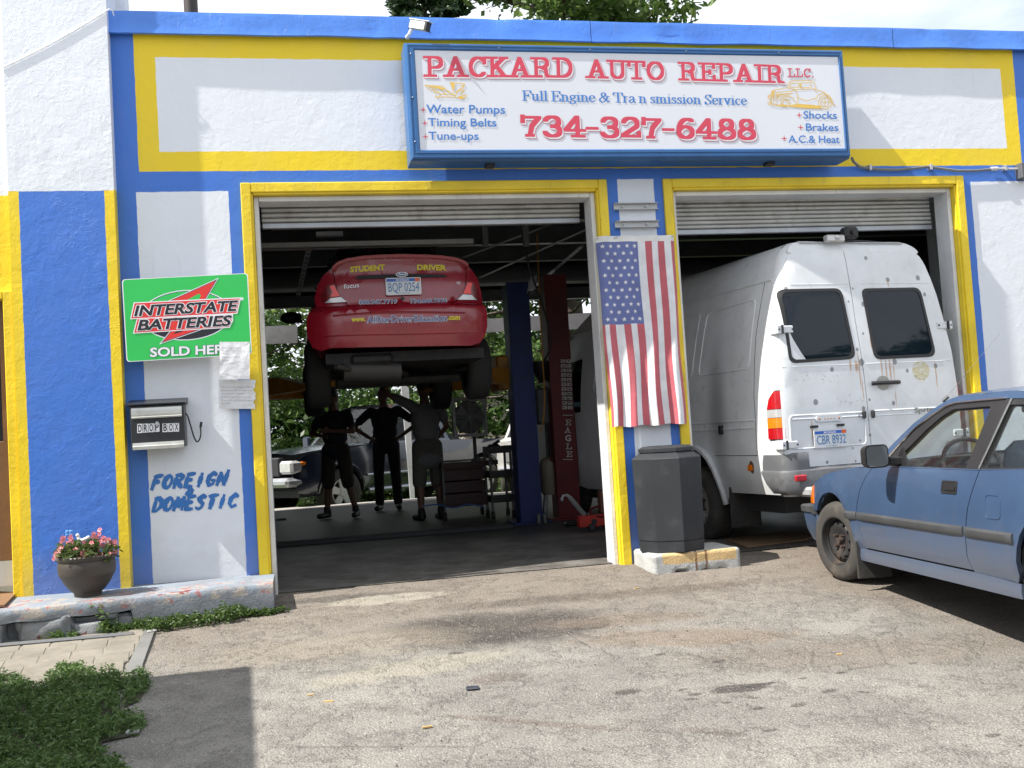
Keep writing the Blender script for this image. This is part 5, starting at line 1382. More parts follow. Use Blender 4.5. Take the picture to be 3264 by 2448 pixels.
for s in (-1, 1):
    SG = s; FN = FS(s); shell('side_marker', [(1.625, .515), (1.74, .515), (1.735, .55), (1.66, .632), (1.63, .65)], FN, m_lamb, bc, step=.05, thick=.03, off=.006)
    mb = MB(); mb.box(s*.36, s*.66, 1.90, 1.945, .51, .60, bev=.02); mb.build('headlight', m_lclr, bc, local=True)
    mb = MB(); x = s*.715; mb.box(s*.60, s*.80, 1.60, 1.86, .25, .49); mb.build('bumper_end', m_bpaint, bc, local=True) if False else None
    # bumper side returns
    FR = lambda y, z: (s*(bw(y)-.01+.012*math.sin(math.pi*(z-.2)/.3)), y, z)
    shell('bumper_corner', [(1.60, .245), (1.87, .25), (1.90, .43), (1.62, .43), (1.585, .36)], FR, m_bpaint, bc, step=.05, thick=.03)
    shell('corner_strip', [(1.63, .432), (1.90, .432), (1.905, .488), (1.635, .488)], lambda y, z: (s*(bw(y)+.012), y, z), m_trim, bc, step=.05, thick=.03)
SG = 1
for s in (-1, 1):
    wheel(bc, (s*.735, 1.27, .268), .28, .165, .172, simple('black_steel_rim', (.03, .03, .032), .45, .2, bmp=.2, dirt=((.14, .09, .06), .5)), s, R_(11))
    wheel(bc, (s*.735, -1.25, .268), .28, .165, .172, MATS['black_steel_rim'], s)
mb = MB(); mb.box(-.60, .60, -1.80, 1.85, .16, .24); mb.box(-.72, .72, -.9, .9, .18, .26); mb.build('floor_pan', m_dark, bc, local=True)
mb = MB(); mb.box(-.66, .66, .62, .64, .26, .80); mb.build('bulkhead', m_dark, bc, local=True)
mb = MB(); mb.box(-.66, .66, -1.15, -1.13, .26, .70); mb.box(-.62, .62, -1.78, -1.74, .26, .80); mb.build('rear_bulkhead', m_int, bc, local=True)
for s in (-1, 1):
    shell('door_card', [(.62, .80), (.70, .3), (-.5, .3), (-.58, .80)], lambda y, z: (s*.735, y, z), m_int, bc, step=.3, thick=.03); 
    shell('rear_side_card', [(-.60, .80), (-.55, .3), (-1.7, .3), (-1.7, .82)], lambda y, z: (s*.735, y, z), m_int, bc, step=.3, thick=.03)
mb = MB(); mb.prism([(.66, .80), (.64, .60), (.36, .60), (.30, .70), (.34, .78), (.50, .835), (.64, .84)], -.70, .70, lambda u, v, w: (w, u, v)); mb.prism([(.50, .835), (.35, .86), (.30, .85), (.31, .77), (.38, .76)], -.55, -.18, lambda u, v, w: (w, u, v)); mb.build('dashboard', m_btrim, bc, local=True, smooth=25)
Tw = Matrix.Translation((-.36, .20, .79)) @ Matrix.Rotation(R_(64), 4, 'X')
sw_ = thing('steering_wheel', None, None); sw_.parent = bc
mb = MB(); mb.tube([Tw @ Vector((.185*math.cos(t), .185*math.sin(t), 0)) for t in [2*math.pi*i/32 for i in range(32)]], .014, 8, closed=True); mb.build('wheel_ring', m_blk, sw_, local=True)
mb = MB(); mb.tube([Tw @ Vector((-.17, 0, 0)), Tw @ Vector((.17, 0, 0))], .014, 6); mb.tube([Tw @ Vector((0, -.17, 0)), Tw @ Vector((0, 0, 0))], .016, 6); mb.sphere(Tw @ Vector((0, 0, -.01)), (.06, .03, .05)); mb.tube([Tw @ Vector((0, 0, 0)), (-.36, .45, .70)], .03, 8); mb.build('wheel_spokes', m_blk, sw_, local=True)
def seat(x0, x1, y, m):
    c = (x0+x1)/2; t = thing('seat', None, None); t.parent = bc
    mb = MB(); mb.box(x0, x1, y-.05, y+.45, .32, .48, bev=.04); mb.build('cushion', m, t, local=True)
    mb = MB(); Tm = Matrix.Translation((c, y, .42)) @ Matrix.Rotation(R_(18), 4, 'X'); mb.box(-(x1-x0)/2, (x1-x0)/2, -.07, .05, 0, .56, T=Tm, bev=.05); mb.build('back_rest', m, t, local=True)
    mb = MB(); Tm2 = Matrix.Translation((c, y, .42)) @ Matrix.Rotation(R_(14), 4, 'X'); mb.box(-.12, .12, -.06, .02, .58, .74, T=Tm2, bev=.035); mb.build('head_rest', m, t, local=True)
seat(-.60, -.12, -.38, m_seat); seat(.12, .60, -.38, m_seat); seat(-.58, .58, -1.02, m_seat)
mb = MB(); Tm = Matrix.Translation((.0, .02, 1.13)); mb.box(-.12, .12, -.012, .012, -.03, .035, T=Tm, bev=.01); mb.cyl((0, .01, 1.15), (0, .06, 1.22), .01, n=6); mb.build('inner_mirror', m_blk, bc, local=True)
# outside mirror
dm = thing('door_mirror', None, None); dm.parent = bc
mb = MB(); sec = []
for i in range(7):
    t = i/6; k = math.cos(t*math.pi/2)**.5 if t < 1 else .05; yy = .262+.13*math.sin(t*math.pi/2)
    sec.append([(-.945+(x)*k, yy+.02*x/.14, .892+z*k) for x, z in rrect(-.082, .082, -.078, .066, .035, 4)])
mb.loft([[(p[0], p[1]-.0, p[2]) for p in r] for r in sec]); mb.build('mirror_shell', m_btrim, dm, local=True, smooth=50)
mb = MB(); mb.box(-.85, -.74, .29, .36, .82, .875, bev=.01); mb.prism([(.40, .81), (.22, .81), (.27, .93)], -.775, -.760, lambda u, v, w: (w, u, v)); mb.build('mirror_arm', m_btrim, dm, local=True)
mb = MB(); n = [( -.945+x*.9, .259+.02*x/.14, .892+z*.88) for x, z in rrect(-.082, .082, -.078, .066, .032, 4)]; mb.add(n, [tuple(range(len(n)))]); mb.build('mirror_glass', m_mirror, dm, local=True, smooth=0)
# aerial
mb = MB(); a = Vector((-.50, .24, 1.20)); mb.cyl(a, a+Vector((.03, -.02, .03)), .012, n=8); mb.tube([a+Vector((.02, -.01, .02)), a+Vector((.36, -.10, .40))], [.0013, .0009], 5); mb.build('aerial', m_iron, bc, local=True)

# ================================================================ white van
VT = (5.1, -.16, 0.0)
vn = thing('white_van', 'tall white high-roof van backed into the right bay with rust spots', 'van', VT, R_(8.5))
HWT = [(.30, .86), (.45, .90), (.62, .935), (.9, .95), (1.3, .945), (1.6, .925), (1.9, .882), (2.1, .845), (2.24, .812), (2.27, .800), (2.30, .790), (2.42, .75), (2.50, .705), (2.545, .655), (2.575, .59)]
def hw(z): return interp(HWT, z) if z < 2.25 or z > 2.3 else interp(HWT, z)
def lean(z): return interp([(0, 0), (1.2, 0), (1.6, .012), (2.1, .05), (2.4, .085), (2.5, .105), (2.6, .15)], z)
def van_white():
    m, B_ = newmat('van_white_paint'); (x, y, z), v = coords()
    n = noise(v, 3, 6, .6); c = mix(sstep(n, .35, .7), (.68, .70, .72), (.76, .78, .80))
    c = mix(sstep(noise(v, 5, 8, .7), .5, .75)*.25, c, (.35, .34, .32))
    c = mix((1-sstep(z+(n-.5)*.2, .4, .8))*.35, c, (.2, .19, .17))
    rear = 1-sstep(y, .10, .13)
    def spot(px, pz, rx, rz, col, k=.95, soft=.12, amp=.35, sc=18):
        nonlocal c
        c = mix(ell(x, z, px, pz, rx, rz, 0, soft, noise(v, sc, 4), amp)*rear*k, c, col)
    def q(a, b):
        d = VR.transposed() @ ray(2100+a/1.58, 700+b/1.58); o = VR.transposed() @ (CAM-Vector(VT)); t = (.02-o.y)/d.y; p = o+d*t; return p.x, p.z
    VR = Matrix.Rotation(R_(8.5), 3, 'Z')
    grey = (.24, .25, .27)
    for a, b, r in ((1065, 188, 11), (1165, 300, 13), (1318, 290, 14), (1010, 720, 17), (1033, 425, 13), (1345, 375, 11), (862, 756, 13), (543, 713, 9), (777, 920, 15), (1017, 952, 11), (1168, 925, 11), (1383, 738, 13), (1240, 762, 10), (584, 772, 6), (583, 850, 6), (1048, 908, 7), (1383, 1033, 9), (1050, 1085, 7), (1000, 1113, 7), (963, 1152, 6), (835, 1222, 9), (978, 1217, 6), (960, 412, 6), (985, 345, 6), (992, 655, 9), (1178, 716, 14), (994, 990, 7), (650, 348, 12), (1025, 575, 7)):
        px, pz = q(a, b); k = r/1.58/390; spot(px, pz, k*.95, k*1.05, grey)
    # rust runs
    for a, b, w_, h in ((1135, 760, 4, 60), (1155, 760, 5, 65), (1112, 745, 4, 45), (1172, 755, 3, 50), (955, 735, 5, 30), (1000, 760, 4, 90), (985, 740, 9, 26), (1385, 785, 4, 60), (1165, 318, 3, 22), (760, 1060, 5, 45), (1015, 850, 3, 60), (770, 1110, 4, 40), (1180, 900, 3, 40), (1062, 620, 3, 30)):
        px, pz = q(a, b); spot(px, pz, w_/1.58/390, h/1.58/390, (.45, .20, .04), .75, .6, .5, 26)
    # torn sticker remains
    px, pz = q(1308, 762); rr = 57/1.58/390
    ringm = ell(x, z, px, pz, rr, rr*.92, 0, .03, noise(v, 12, 3), .12)*rear
    c = mix(ringm*sstep(noise(stretch(v, (1, 1, 5)), 14, 5, .7), .42, .50), c, (.60, .55, .36))
    c = mix(ringm*sstep(noise(v, 30, 5, .7), .56, .6)*.7, c, (.38, .34, .16))
    # scraped old lettering
    for a, b, w_, h in ((800, 790, 160, 36), (940, 910, 90, 30)):
        px, pz = q(a, b); c = mix(ell(x, z, px, pz, w_/1.58/390, h/1.58/390, 0, .3)*rear*sstep(noise(v, 40, 5, .7), .58, .62)*.7, c, (.33, .34, .36))
    # dirty flank
    side = sstep(y, .2, .4)
    c = mix(side*sstep(noise(v, 9, 7, .75), .60, .66)*.3, c, (.3, .3, .3))
    c = mix(ell(y, z, .95, 1.15, .12, .5, 0, .8)*side*.55, c, (.12, .12, .12))
    c = mix(ell(y, z, .47, .70, .035, .05, 0, .15, noise(v, 20, 3), .5)*side, c, (.14, .08, .04))
    setc(B_, c); B_.inputs['Roughness'].default_value = .38; B_.inputs['Coat Weight'].default_value = .25; B_.inputs['Coat Roughness'].default_value = .2
    bump(B_, noise(v, 3, 3)*.6+noise(v, 60, 3)*.05, .06, .02)
    return m
m_van = van_white(); m_vgrey = simple('van_bumper_grey', (.12, .125, .135), .55, bmp=.25, dirt=((.28, .27, .25), .4))
CR_ = .09     # corner radius
def FV(x, z):
    h = hw(z); a = abs(x); e = h-CR_
    if a > e: t = min(1, (a-e)/CR_); yy = CR_*(1-math.sqrt(max(0, 1-t*t*.985)))
    else: yy = 0
    return (x, lean(z)+yy, z)
def FL_(s):
    return lambda y, z: (s*hw(z), y+(lean(z) if y < .3 else lean(z)*max(0, 1-(y-.3)/.6)), z)
# corner posts joined to the flanks, roof cap
for s in (-1, 1):
    SG = s; mb = MB(); n = 40
    zs = [.46+(2.575-.46)*i/n for i in range(n+1)]
    rows = []
    for z in zs:
        h = hw(z); r = []
        for k in range(9):
            a = k/8*math.pi/2; r.append((s*(h-CR_+CR_*math.sin(a)), lean(z)+CR_*(1-math.cos(a)), z))
        r = [(s*(h-CR_-.0), lean(z)+.004, z)]+r
        rows.append(r)
    k = len(rows[0]); mb.add([p for r in rows for p in r], [(i*k+j, (i+1)*k+j, (i+1)*k+j+1, i*k+j+1) for i in range(n) for j in range(k-1)])
    mb.build('corner_post', m_van, vn, local=True)
    F = FL_(s)
    aw = arcpts(1.42, .40, .40, -5, 150)
    out = [(CR_, .47), (CR_, .8), (CR_, 1.2), (CR_, 2.26), (5.05, 2.26), (5.25, 1.9), (5.45, 1.35), (5.75, 1.1), (5.8, .6), (5.4, .45)]
    arch_r = [(1.42+.43*math.cos(R_(a)), .43+.46*math.sin(R_(a))) for a in range(-8, 189, 14)]
    arch_f = [(4.62+.42*math.cos(R_(a)), .43+.42*math.sin(R_(a))) for a in range(-5, 186, 14)]
    poly = [(CR_, .47), (CR_, 2.262), (4.3, 2.262), (4.75, 1.95), (5.1, 1.45), (5.55, 1.15), (5.65, .8), (5.62, .40)]+arch_f+[(4.0, .42), (2.0, .42)]+arch_r+[(.9, .47)]
    shell('side_panel', poly, F, m_van, vn, [rpoly([(3.95, 1.95), (4.3, 1.93), (4.62, 1.72), (4.9, 1.32), (3.95, 1.32)], .04)], .12, .03)
    shell('cab_window', rpoly([(3.95, 1.95), (4.3, 1.93), (4.62, 1.72), (4.9, 1.32), (3.95, 1.32)], .04), F, m_tint, vn, step=.2, thick=0, off=-.01)
    shell('roof_side', [(CR_, 2.268), (CR_, 2.575), (3.7, 2.575), (4.4, 2.27)], F, m_van, vn, step=.15, thick=.0, stepv=.03)
    # gutter and pressed lines
    mb = MB(); mb.tube(onpath(F, [(.10, 2.262), (.15, 2.262), (4.4, 2.262)], .004, .2), .011, 6); mb.build('gutter', m_van, vn, local=True)
    mb = MB()
    for pts in ([(.36, 1.10), (2.0, 1.10)], [(.36, 1.035), (2.0, 1.035)]): mb.tube(onpath(F, pts, .001, .1), .009, 5)
    for ys in ((.29, 1.16), (1.26, 2.3), (2.42, 3.5)):
        pts = [(ys[0]+.03, 2.13), (ys[1], 2.11), (ys[1]+.09, 1.54), (ys[0]+.12, 1.54), (ys[0]+.03, 2.13)]
        rp = rpoly(pts[:-1], .06, 4); mb.tube(onpath(F, rp+[rp[0]], .0, .1), .007, 5)
    mb.build('pressed_lines', m_van, vn, local=True)
    m_gap = simple('seam_shadow', (.05, .05, .055), .7)
    mb = MB(); mb.tube(onpath(F, [(.20, 2.25), (.30, 1.8), (.345, 1.3), (.355, .82)], .0005, .1), .003, 4); mb.tube(onpath(F, [(.355, .80), (1.04, .80)], .0005, .1), .003, 4); mb.build('panel_seam', m_gap, vn, local=True); mb = MB(); mb.tube(onpath(F, [(2.36, 2.2), (2.36, .5)], .0005, .1), .003, 4); mb.build('panel_seam', m_gap, vn, local=True)
    shell('side_marker', rrect(.46, .52, .67, .72, .01, 2), F, m_lamb, vn, step=.05, thick=.01, off=.01)
    shell('door_stop', rrect(.86, .90, .99, 1.07, .01, 2), F, m_blk, vn, step=.05, thick=.03, off=.03)
    # wheel arch flare and housing
    mb = MB(); mb.tube(onpath(F, arch_r, .012, .3), .03, 6); mb.build('arch_flare', m_van, vn, local=True); mb = MB(); mb.tube(onpath(F, arch_f, .008, .3), .02, 6); mb.build('arch_flare', m_van, vn, local=True)
    for cy, r in ((1.42, .44), (4.62, .41)):
        mb = MB(); pr_ = [(s*.9, cy+r*math.cos(R_(a)), .43+r*math.sin(R_(a))) for a in range(-10, 191, 20)]; pi_ = [(s*.45, y, z) for _, y, z in pr_]; n = len(pr_)
        mb.add(pr_+pi_, [(i, i+1, n+i+1, n+i) for i in range(n-1)]+[tuple(range(n, 2*n))]); mb.build('wheel_housing', m_dark, vn, local=True)
    wheel(vn, (s*.82, 1.42, .345), .345, .22, .20, simple('silver_steel_rim', (.45, .45, .43), .4, .5, dirt=((.2, .17, .13), .5)), s)
    wheel(vn, (s*.80, 4.62, .40), .345, .21, .20, MATS['silver_steel_rim'], s)
    mb = MB(); mb.box(s*.62, s*.93, .86, .875, .16, .52, bev=.005); mb.build('mud_flap', m_rub, vn, local=True)
    mb = MB(); mb.box(s*1.02, s*1.22, 4.45, 4.58, 1.25, 1.62, bev=.04); mb.cyl((s*.9, 4.6, 1.35), (s*1.05, 4.5, 1.38), .02); mb.build('door_mirror', m_btrim, vn, local=True)
    # rear lamps wrap round the corner
    def FC(u, z, s=s):
        # u: arc length from the door edge round the corner
        h = hw(z); a = max(0, min(math.pi/2, (u-.0)/CR_)); extra = max(0, u-CR_*math.pi/2)
        return (s*(h-CR_+CR_*math.sin(a)-(0 if u > 0 else -u)), lean(z)+CR_*(1-math.cos(a))+extra, z)
    lp = [(.02, .93), (.02, 1.325), (.10, 1.325), (.175, 1.26), (.21, 1.18), (.21, .95), (.19, .93)]
    t = thing('tail_light', None, None); t.parent = vn
    def cut(z0, z1):
        zs_ = [(u, z) for u, z in lp]; a = interp([(1.18, .21), (1.26, .175), (1.325, .10)], z1); b = interp([(1.18, .21), (1.26, .175), (1.325, .10)], z0)
        mid = [(.21, 1.18), (.175, 1.26)]; 
        return [(.02, z0), (b, z0)]+[m_ for m_ in mid if z0 < m_[1] < z1]+[(a, z1), (.02, z1)]
    for nm, z0, z1, m_ in (('upper_lens', 1.178, 1.322, m_lred), ('reverse_lens', 1.108, 1.174, m_lclr), ('amber_lens', 1.022, 1.104, m_lamb), ('lower_lens', .932, 1.018, m_lred)):
        shell(nm, cut(z0, z1), FC, m_, t, step=.02, thick=.015, off=.012)
    shell('lamp_seal', [(.014, .925), (.014, 1.33), (.105, 1.33), (.183, 1.262), (.216, 1.18), (.216, .945), (.195, .925)], FC, m_btrim, t, step=.03, thick=.008, off=.004)
SG = 1
mb = MB()
def roofp(u, v):
    x = (v*2-1)*.60; y0 = .14+.0; y = y0+3.6*u; return (x, y, 2.572+.045*(1-(x/.6)**2)-.02*max(0, .05-u)/.05)
mb.grid(roofp, 20, 12); mb.build('roof', m_van, vn, local=True)
mb = MB(); mb.grid(lambda u, v: ((v*2-1)*(.60+.2*u), 3.74+.66*u, 2.58-.32*u**1.5), 4, 8); mb.grid(lambda u, v: ((v*2-1)*(.80+.06*u), 4.38+.02*u, 2.27-.05*u), 1, 6); mb.build('roof_front', m_van, vn, local=True)
mb = MB(); mb.grid(lambda u, v: ((v*2-1)*(.80+.08*u), 4.38+.85*u, 2.24-.85*u), 4, 6); mb.build('windscreen', m_tint, vn, local=True)
mb = MB(); mb.grid(lambda u, v: ((v*2-1)*(.86), 5.22+.5*u, 1.39-.3*u**2), 4, 6); mb.grid(lambda u, v: ((v*2-1)*.86, 5.72-.0*u, 1.10-.7*u), 2, 6); mb.build('bonnet', m_van, vn, local=True)
# header over the doors
shell('rear_header', rpoly([(-.575, 2.572), (-.655, 2.53), (-.69, 2.475), (.69, 2.475), (.655, 2.53), (.575, 2.572)], .03, 3), lambda x, z: (x, lean(z)-.004, z), m_van, vn, step=.1, thick=.05)
mb = MB(); mb.grid(lambda u, v: ((v*2-1)*.54, .11+.05*u, 2.566+.02*u+.0*(1-(v*2-1)**2)), 2, 8); mb.build('roof_edge', m_van, vn, local=True)
# rear doors with windows
m_vglass = simple('van_rear_glass', (.006, .012, .02), .03, 0, 0); m_vglass.node_tree.nodes['Principled BSDF'].inputs['IOR'].default_value = 1.42
def dx(z, k): return (hw(z)-CR_*.62)*k
SX = -.085
for s, nm in ((-1, 'rear_door'), (1, 'rear_door')):
    d = thing(nm, None, None); d.parent = vn
    zs = [.69, .9, 1.3, 1.6, 1.9, 2.1, 2.25, 2.36, 2.44, 2.485]
    if s < 0:
        edge = [(-(hw(z)-.035 if z < 2.3 else hw(z)-.04), z) for z in zs]; edge[-1] = (-.63, 2.487); edge[-2] = (-.685, 2.44)
        poly = edge+[(-.125, 2.487), (-.115, 1.9), (-.09, 1.4), (-.08, .69)]
        win = rpoly([(-.822, 2.155), (-.215, 2.16), (-.155, 1.562), (-.815, 1.545)], [.06, .07, .08, .07])
    else:
        edge = [((hw(z)-.055 if z < 2.3 else hw(z)-.05), z) for z in zs]; edge[-1] = (.62, 2.487); edge[-2] = (.675, 2.44)
        poly = [(-.072, .69), (-.082, 1.4), (-.107, 1.9), (-.117, 2.487)]+edge[::-1]
        win = rpoly([(-.005, 2.155), (.615, 2.16), (.69, 1.555), (.035, 1.55)], [.06, .07, .08, .07])
    shell('door_panel', poly, FV, m_van, d, [win], .08, .03, off=.014)
    c = (sum(p[0] for p in win)/len(win), sum(p[1] for p in win)/len(win))
    inner = [(c[0]+(p[0]-c[0])*.93, c[1]+(p[1]-c[1])*.925) for p in win]; big = [(c[0]+(p[0]-c[0])*1.012, c[1]+(p[1]-c[1])*1.012) for p in win]
    shell('window_seal', big, FV, m_btrim, d, [inner], .1, .008, off=.018)
    shell('window_pane', win, FV, m_vglass, d, step=.1, thick=0, off=.013)
    if s < 0: shell('curtain', [(-.792, 1.83), (-.755, 1.74), (-.70, 1.64), (-.655, 1.572), (-.785, 1.572)], FV, m_white, d, step=.1, thick=0, off=.0145)
    if s > 0: shell('inner_white_edge', [(0, 0)], FV, m_van, d) if False else None
    mb = MB()
    if s < 0:
        rc = rpoly([(-.862, 1.115), (-.12, 1.11), (-.125, .842), (-.865, .842)], .04); mb.tube(onpath(FV, rc+[rc[0]], .012, .1), .008, 6)
        mb.tube(onpath(FV, [(-.84, 1.085), (-.14, 1.08)], .01, .1), .012, 6)
    else:
        mb.tube(onpath(FV, [(-.04, 1.115), (.80, 1.11)], .012, .1), .008, 6); mb.tube(onpath(FV, [(-.03, 1.075), (.80, 1.07)], .012, .1), .007, 6)
    mb.build('pressed_lines', m_van, d, local=True)
    mb = MB(); zz = 1.535; a, b = (-.9, -.1) if s < 0 else (-.08, .86); mb.tube(onpath(FV, [(a+.02, zz-.02), (b-.02, zz-.02)], .0145, .1), .003, 4); mb.tube(onpath(FV, [(a+.07, 2.2), (b-.04, 2.2)], .0145, .1), .0025, 4); mb.build('panel_crease', m_van, d, local=True)
    # hinges
    for z in (1.825, .88):
        h = thing('hinge', None, None); h.parent = d
        for k, (a, b) in enumerate(((-.06, .035), (.045, .13))):
            x0 = s*(hw(z)-.035); mb = MB()
            if k == 0: mb.box(x0-s*.11, x0-s*.01, -.026+lean(z), -.004+lean(z), z-.03, z+.03, bev=.006)
            else: mb.box(x0+s*.0, x0+s*.05, -.03+lean(z), .08+lean(z), z-.036, z+.036, bev=.006)
            mb.build('hinge_leaf', m_van, h, local=True)
        mb = MB()
        for a in (-.10, -.0, .03): mb.cyl((x0+s*a, lean(z)-.032, z), (x0+s*a, lean(z)-.02, z), .008, n=8)
        mb.cyl((x0, lean(z)-.03, z-.036), (x0, lean(z)-.03, z+.036), .011, n=8); mb.build('hinge_pin', m_btrim, h, local=True)
d = [c for c in vn.children if c.name.startswith('rear_door')]
dl, drr = d[0], d[1]
mb = MB(); mb.tube([(-.035, -.03, 1.345), (.0, -.055, 1.345), (.2, -.055, 1.345), (.25, -.03, 1.345)], .018, 8); mb.build('door_handle', m_blk, drr, local=True)
mb = MB(); p = [(.10+.07*math.cos(t), FV(0, 1.34)[1]-.016, 1.345+.062*math.sin(t)) for t in [2*math.pi*i/20 for i in range(20)]]; mb.add(p, [tuple(range(20))]); mb.build('handle_recess', simple('worn_recess', (.36, .36, .33), .5), drr, local=True)
for x in (-.135, -.045):
    mb = MB(); mb.box(x-.016, x+.016, -.05, -.012, 1.055, 1.125, bev=.012); mb.build('rubber_buffer', m_blk, dl if x < -.1 else drr, local=True)
shell('number_light_base', rrect(-.615, -.36, 1.052, 1.098, .022, 4), lambda x, z: (x, -.016, z), m_van, dl, step=.1, thick=.012, off=.012)
mb = MB()
for x in (-.585, -.53, -.50, -.47, -.44, -.39): mb.sphere((x, -.030, 1.075), .006 if abs(x+.49) < .07 else .010, 6, 4)
mb.build('rivet', simple('rusted_rivet', (.28, .14, .07), .7), dl, local=True)
for x in (-.64, -.38): mb = MB(); mb.box(x-.03, x+.04, -.028, -.01, 1.005, 1.025); mb.build('bracket', m_btrim, dl, local=True)
licence(dl, lambda u, v, d_: Vector((-.655+u*1.08, -.030-d_, .838+v*.95)), 'CBR 8932')
mb = MB(); f = lambda x, z: Vector((x, -.0165, z)); put_text(mb, 'Sprinter', f(.40, 1.078), f(.72, 1.074), f(.40, 1.118), .02, Vector((0, -.004, 0))); mb.build('model_script', m_chrome, drr, local=True, smooth=0)
# bumper
mb = MB(); rows = []
for i in range(33):
    t = (i/32)*2-1; a = abs(t); x = t*.93; yy = -.035+.0*a+(.16*((a-.80)/.2)**2 if a > .80 else 0)
    x = math.copysign(min(a*1.0, .945), t)
    end = a > .8
    rows.append([(x*.94, yy+.05, .46), (x*.97, yy-.02, .475), (x, yy-.035, .52), (x, yy-.035, .60), (x, yy-.02, .665), (x*.99, yy+.02, .685)])
k = 6; mb.add([p for r in rows for p in r], [(i*k+j, (i+1)*k+j, (i+1)*k+j+1, i*k+j+1) for i in range(32) for j in range(k-1)])
mb.build('rear_bumper', m_vgrey, vn, local=True)
for s in (-1, 1):
    zl = [(.452, -.05, .17), (.462, -.02, .19), (.50, .012, .22), (.56, .022, .26), (.655, .026, .30), (.668, .020, .30), (.672, .006, .30), (.74, .006, .29), (.80, .004, .27), (.815, -.012, .26)]
    mb = MB(); rows = []
    for z, o_, ye in zl:
        h = hw(z)+o_; r0 = CR_+.035; y0_ = -.035-o_*.8; row = [(s*(h-r0-.10), y0_, z)]
        for k in range(9): a = k/8*math.pi/2; row.append((s*(h-r0+r0*math.sin(a)), y0_+r0*(1-math.cos(a)), z))
        for k in (1, 2, 3): row.append((s*h, y0_+r0+(ye-y0_-r0)*k/3, z))
        rows.append(row)
    k = len(rows[0]); mb.add([p for r in rows for p in r], [(i*k+j, (i+1)*k+j, (i+1)*k+j+1, i*k+j+1) for i in range(len(rows)-1) for j in range(k-1)])
    mb.build('bumper_corner', m_vgrey, vn, local=True, smooth=40)
SG = 1
mb = MB(); mb.box(-.82, .75, -.16, .0, .455, .535, bev=.02); mb.build('bumper_step', simple('step_plastic', (.30, .31, .31), .5, bmp=.2), vn, local=True)
for x in (-.84, .62): mb = MB(); mb.box(x-.055, x+.055, -.085, -.06, .585, .635, bev=.008); mb.build('reflector', m_lred, vn, local=True)
# roof lamp and camera pod
mb = MB(); mb.box(-.30, -.12, .05, .12, 2.565, 2.625, bev=.01); mb.sphere((-.2, .045, 2.60), (.03, .01, .02)); mb.build('roof_lamp', m_lclr, vn, local=True)
mb = MB(); mb.box(-.10, .04, .06, .16, 2.60, 2.70, bev=.02); mb.cyl((-.03, .065, 2.65), (-.03, .04, 2.65), .022, n=12); mb.build('reversing_camera', m_blk, vn, local=True)
mb = MB(); mb.box(-.75, .75, .3, 5.4, .30, .44); mb.build('underbody', m_dark, vn, local=True); mb = MB(); mb.box(-.7, .7, 3.6, 3.65, .5, 2.2); mb.build('cab_partition', m_int, vn, local=True)
# ================================================================ red car on the lift
RX, RY, RZ = 1.305, .88, 1.60
rc_ = thing('red_sedan', 'red sedan raised on the lift with STUDENT DRIVER lettering on its boot', 'car', (RX, RY, RZ))
m_rpaint = car_paint('red_paint', (.28, .006, .018), (.10, .04, .04), .1, .25, .9)
def q6(a, b, Y=RY+.03):
    p = PY(900+a/3.073, 760+b/3.073, Y); return (p.x-RX, p.z-RZ)
YT6 = [(.25, .05), (.30, .01), (.42, -.02), (.60, -.03), (.68, -.005), (.70, .045), (.74, .06), (.88, .075), (1.0, .10), (1.06, .10), (1.12, .09), (1.15, .12)]
def FR6(x, z): return (x, sinterp(YT6, z)+.16*min(1.3, abs(x)/.86)**4, z)
body_l = [(490, 270), (560, 225), (700, 188), (900, 172), (1180, 164), (1450, 170), (1700, 190), (1820, 235), (1930, 370), (1965, 500), (1978, 640)]
body = [q6(*p) for p in body_l]+[q6(*p) for p in [(330, 650), (330, 560), (360, 430), (420, 330)]]
boot = [q6(*p) for p in [(500, 268), (560, 226), (700, 190), (900, 174), (1180, 166), (1450, 172), (1700, 192), (1812, 236), (1812, 400), (1790, 500), (1735, 575), (1640, 645), (1170, 652), (655, 652), (600, 590), (548, 500), (520, 400)]]
ql = [q6(*p) for p in [(492, 270), (512, 400), (540, 503), (592, 593), (645, 654), (330, 660), (318, 560), (350, 430), (410, 330)]]
qr = [q6(*p) for p in [(1820, 237), (1820, 400), (1798, 503), (1742, 580), (1648, 650), (1975, 644), (1966, 500), (1932, 370), (1880, 290)]]
shell('boot_lid', boot, FR6, m_rpaint, rc_, step=.06, thick=.03); shell('rear_quarter', ql, FR6, m_rpaint, rc_, step=.05, thick=.03); shell('rear_quarter', qr, FR6, m_rpaint, rc_, step=.05, thick=.03)
bmp = [q6(*p) for p in [(300, 668), (650, 664), (1170, 664), (1650, 660), (1990, 655), (2008, 740), (2010, 850), (1990, 950), (1935, 1020), (1850, 1048), (1200, 1062), (480, 1072), (380, 1095), (300, 1060), (250, 960), (238, 850), (250, 740)]]
shell('rear_bumper', bmp, FR6, m_rpaint, rc_, step=.06, thick=.05, off=.004)
mb = MB(); mb.tube(onpath(FR6, [q6(*p) for p in [(495, 762), (900, 738), (1180, 732), (1500, 735), (1780, 738)]], .006, .1), .009, 5); mb.tube(onpath(FR6, [q6(*p) for p in [(400, 958), (1200, 948), (1900, 930)]], .004, .1), .006, 5); mb.build('bumper_crease', m_rpaint, rc_, local=True)
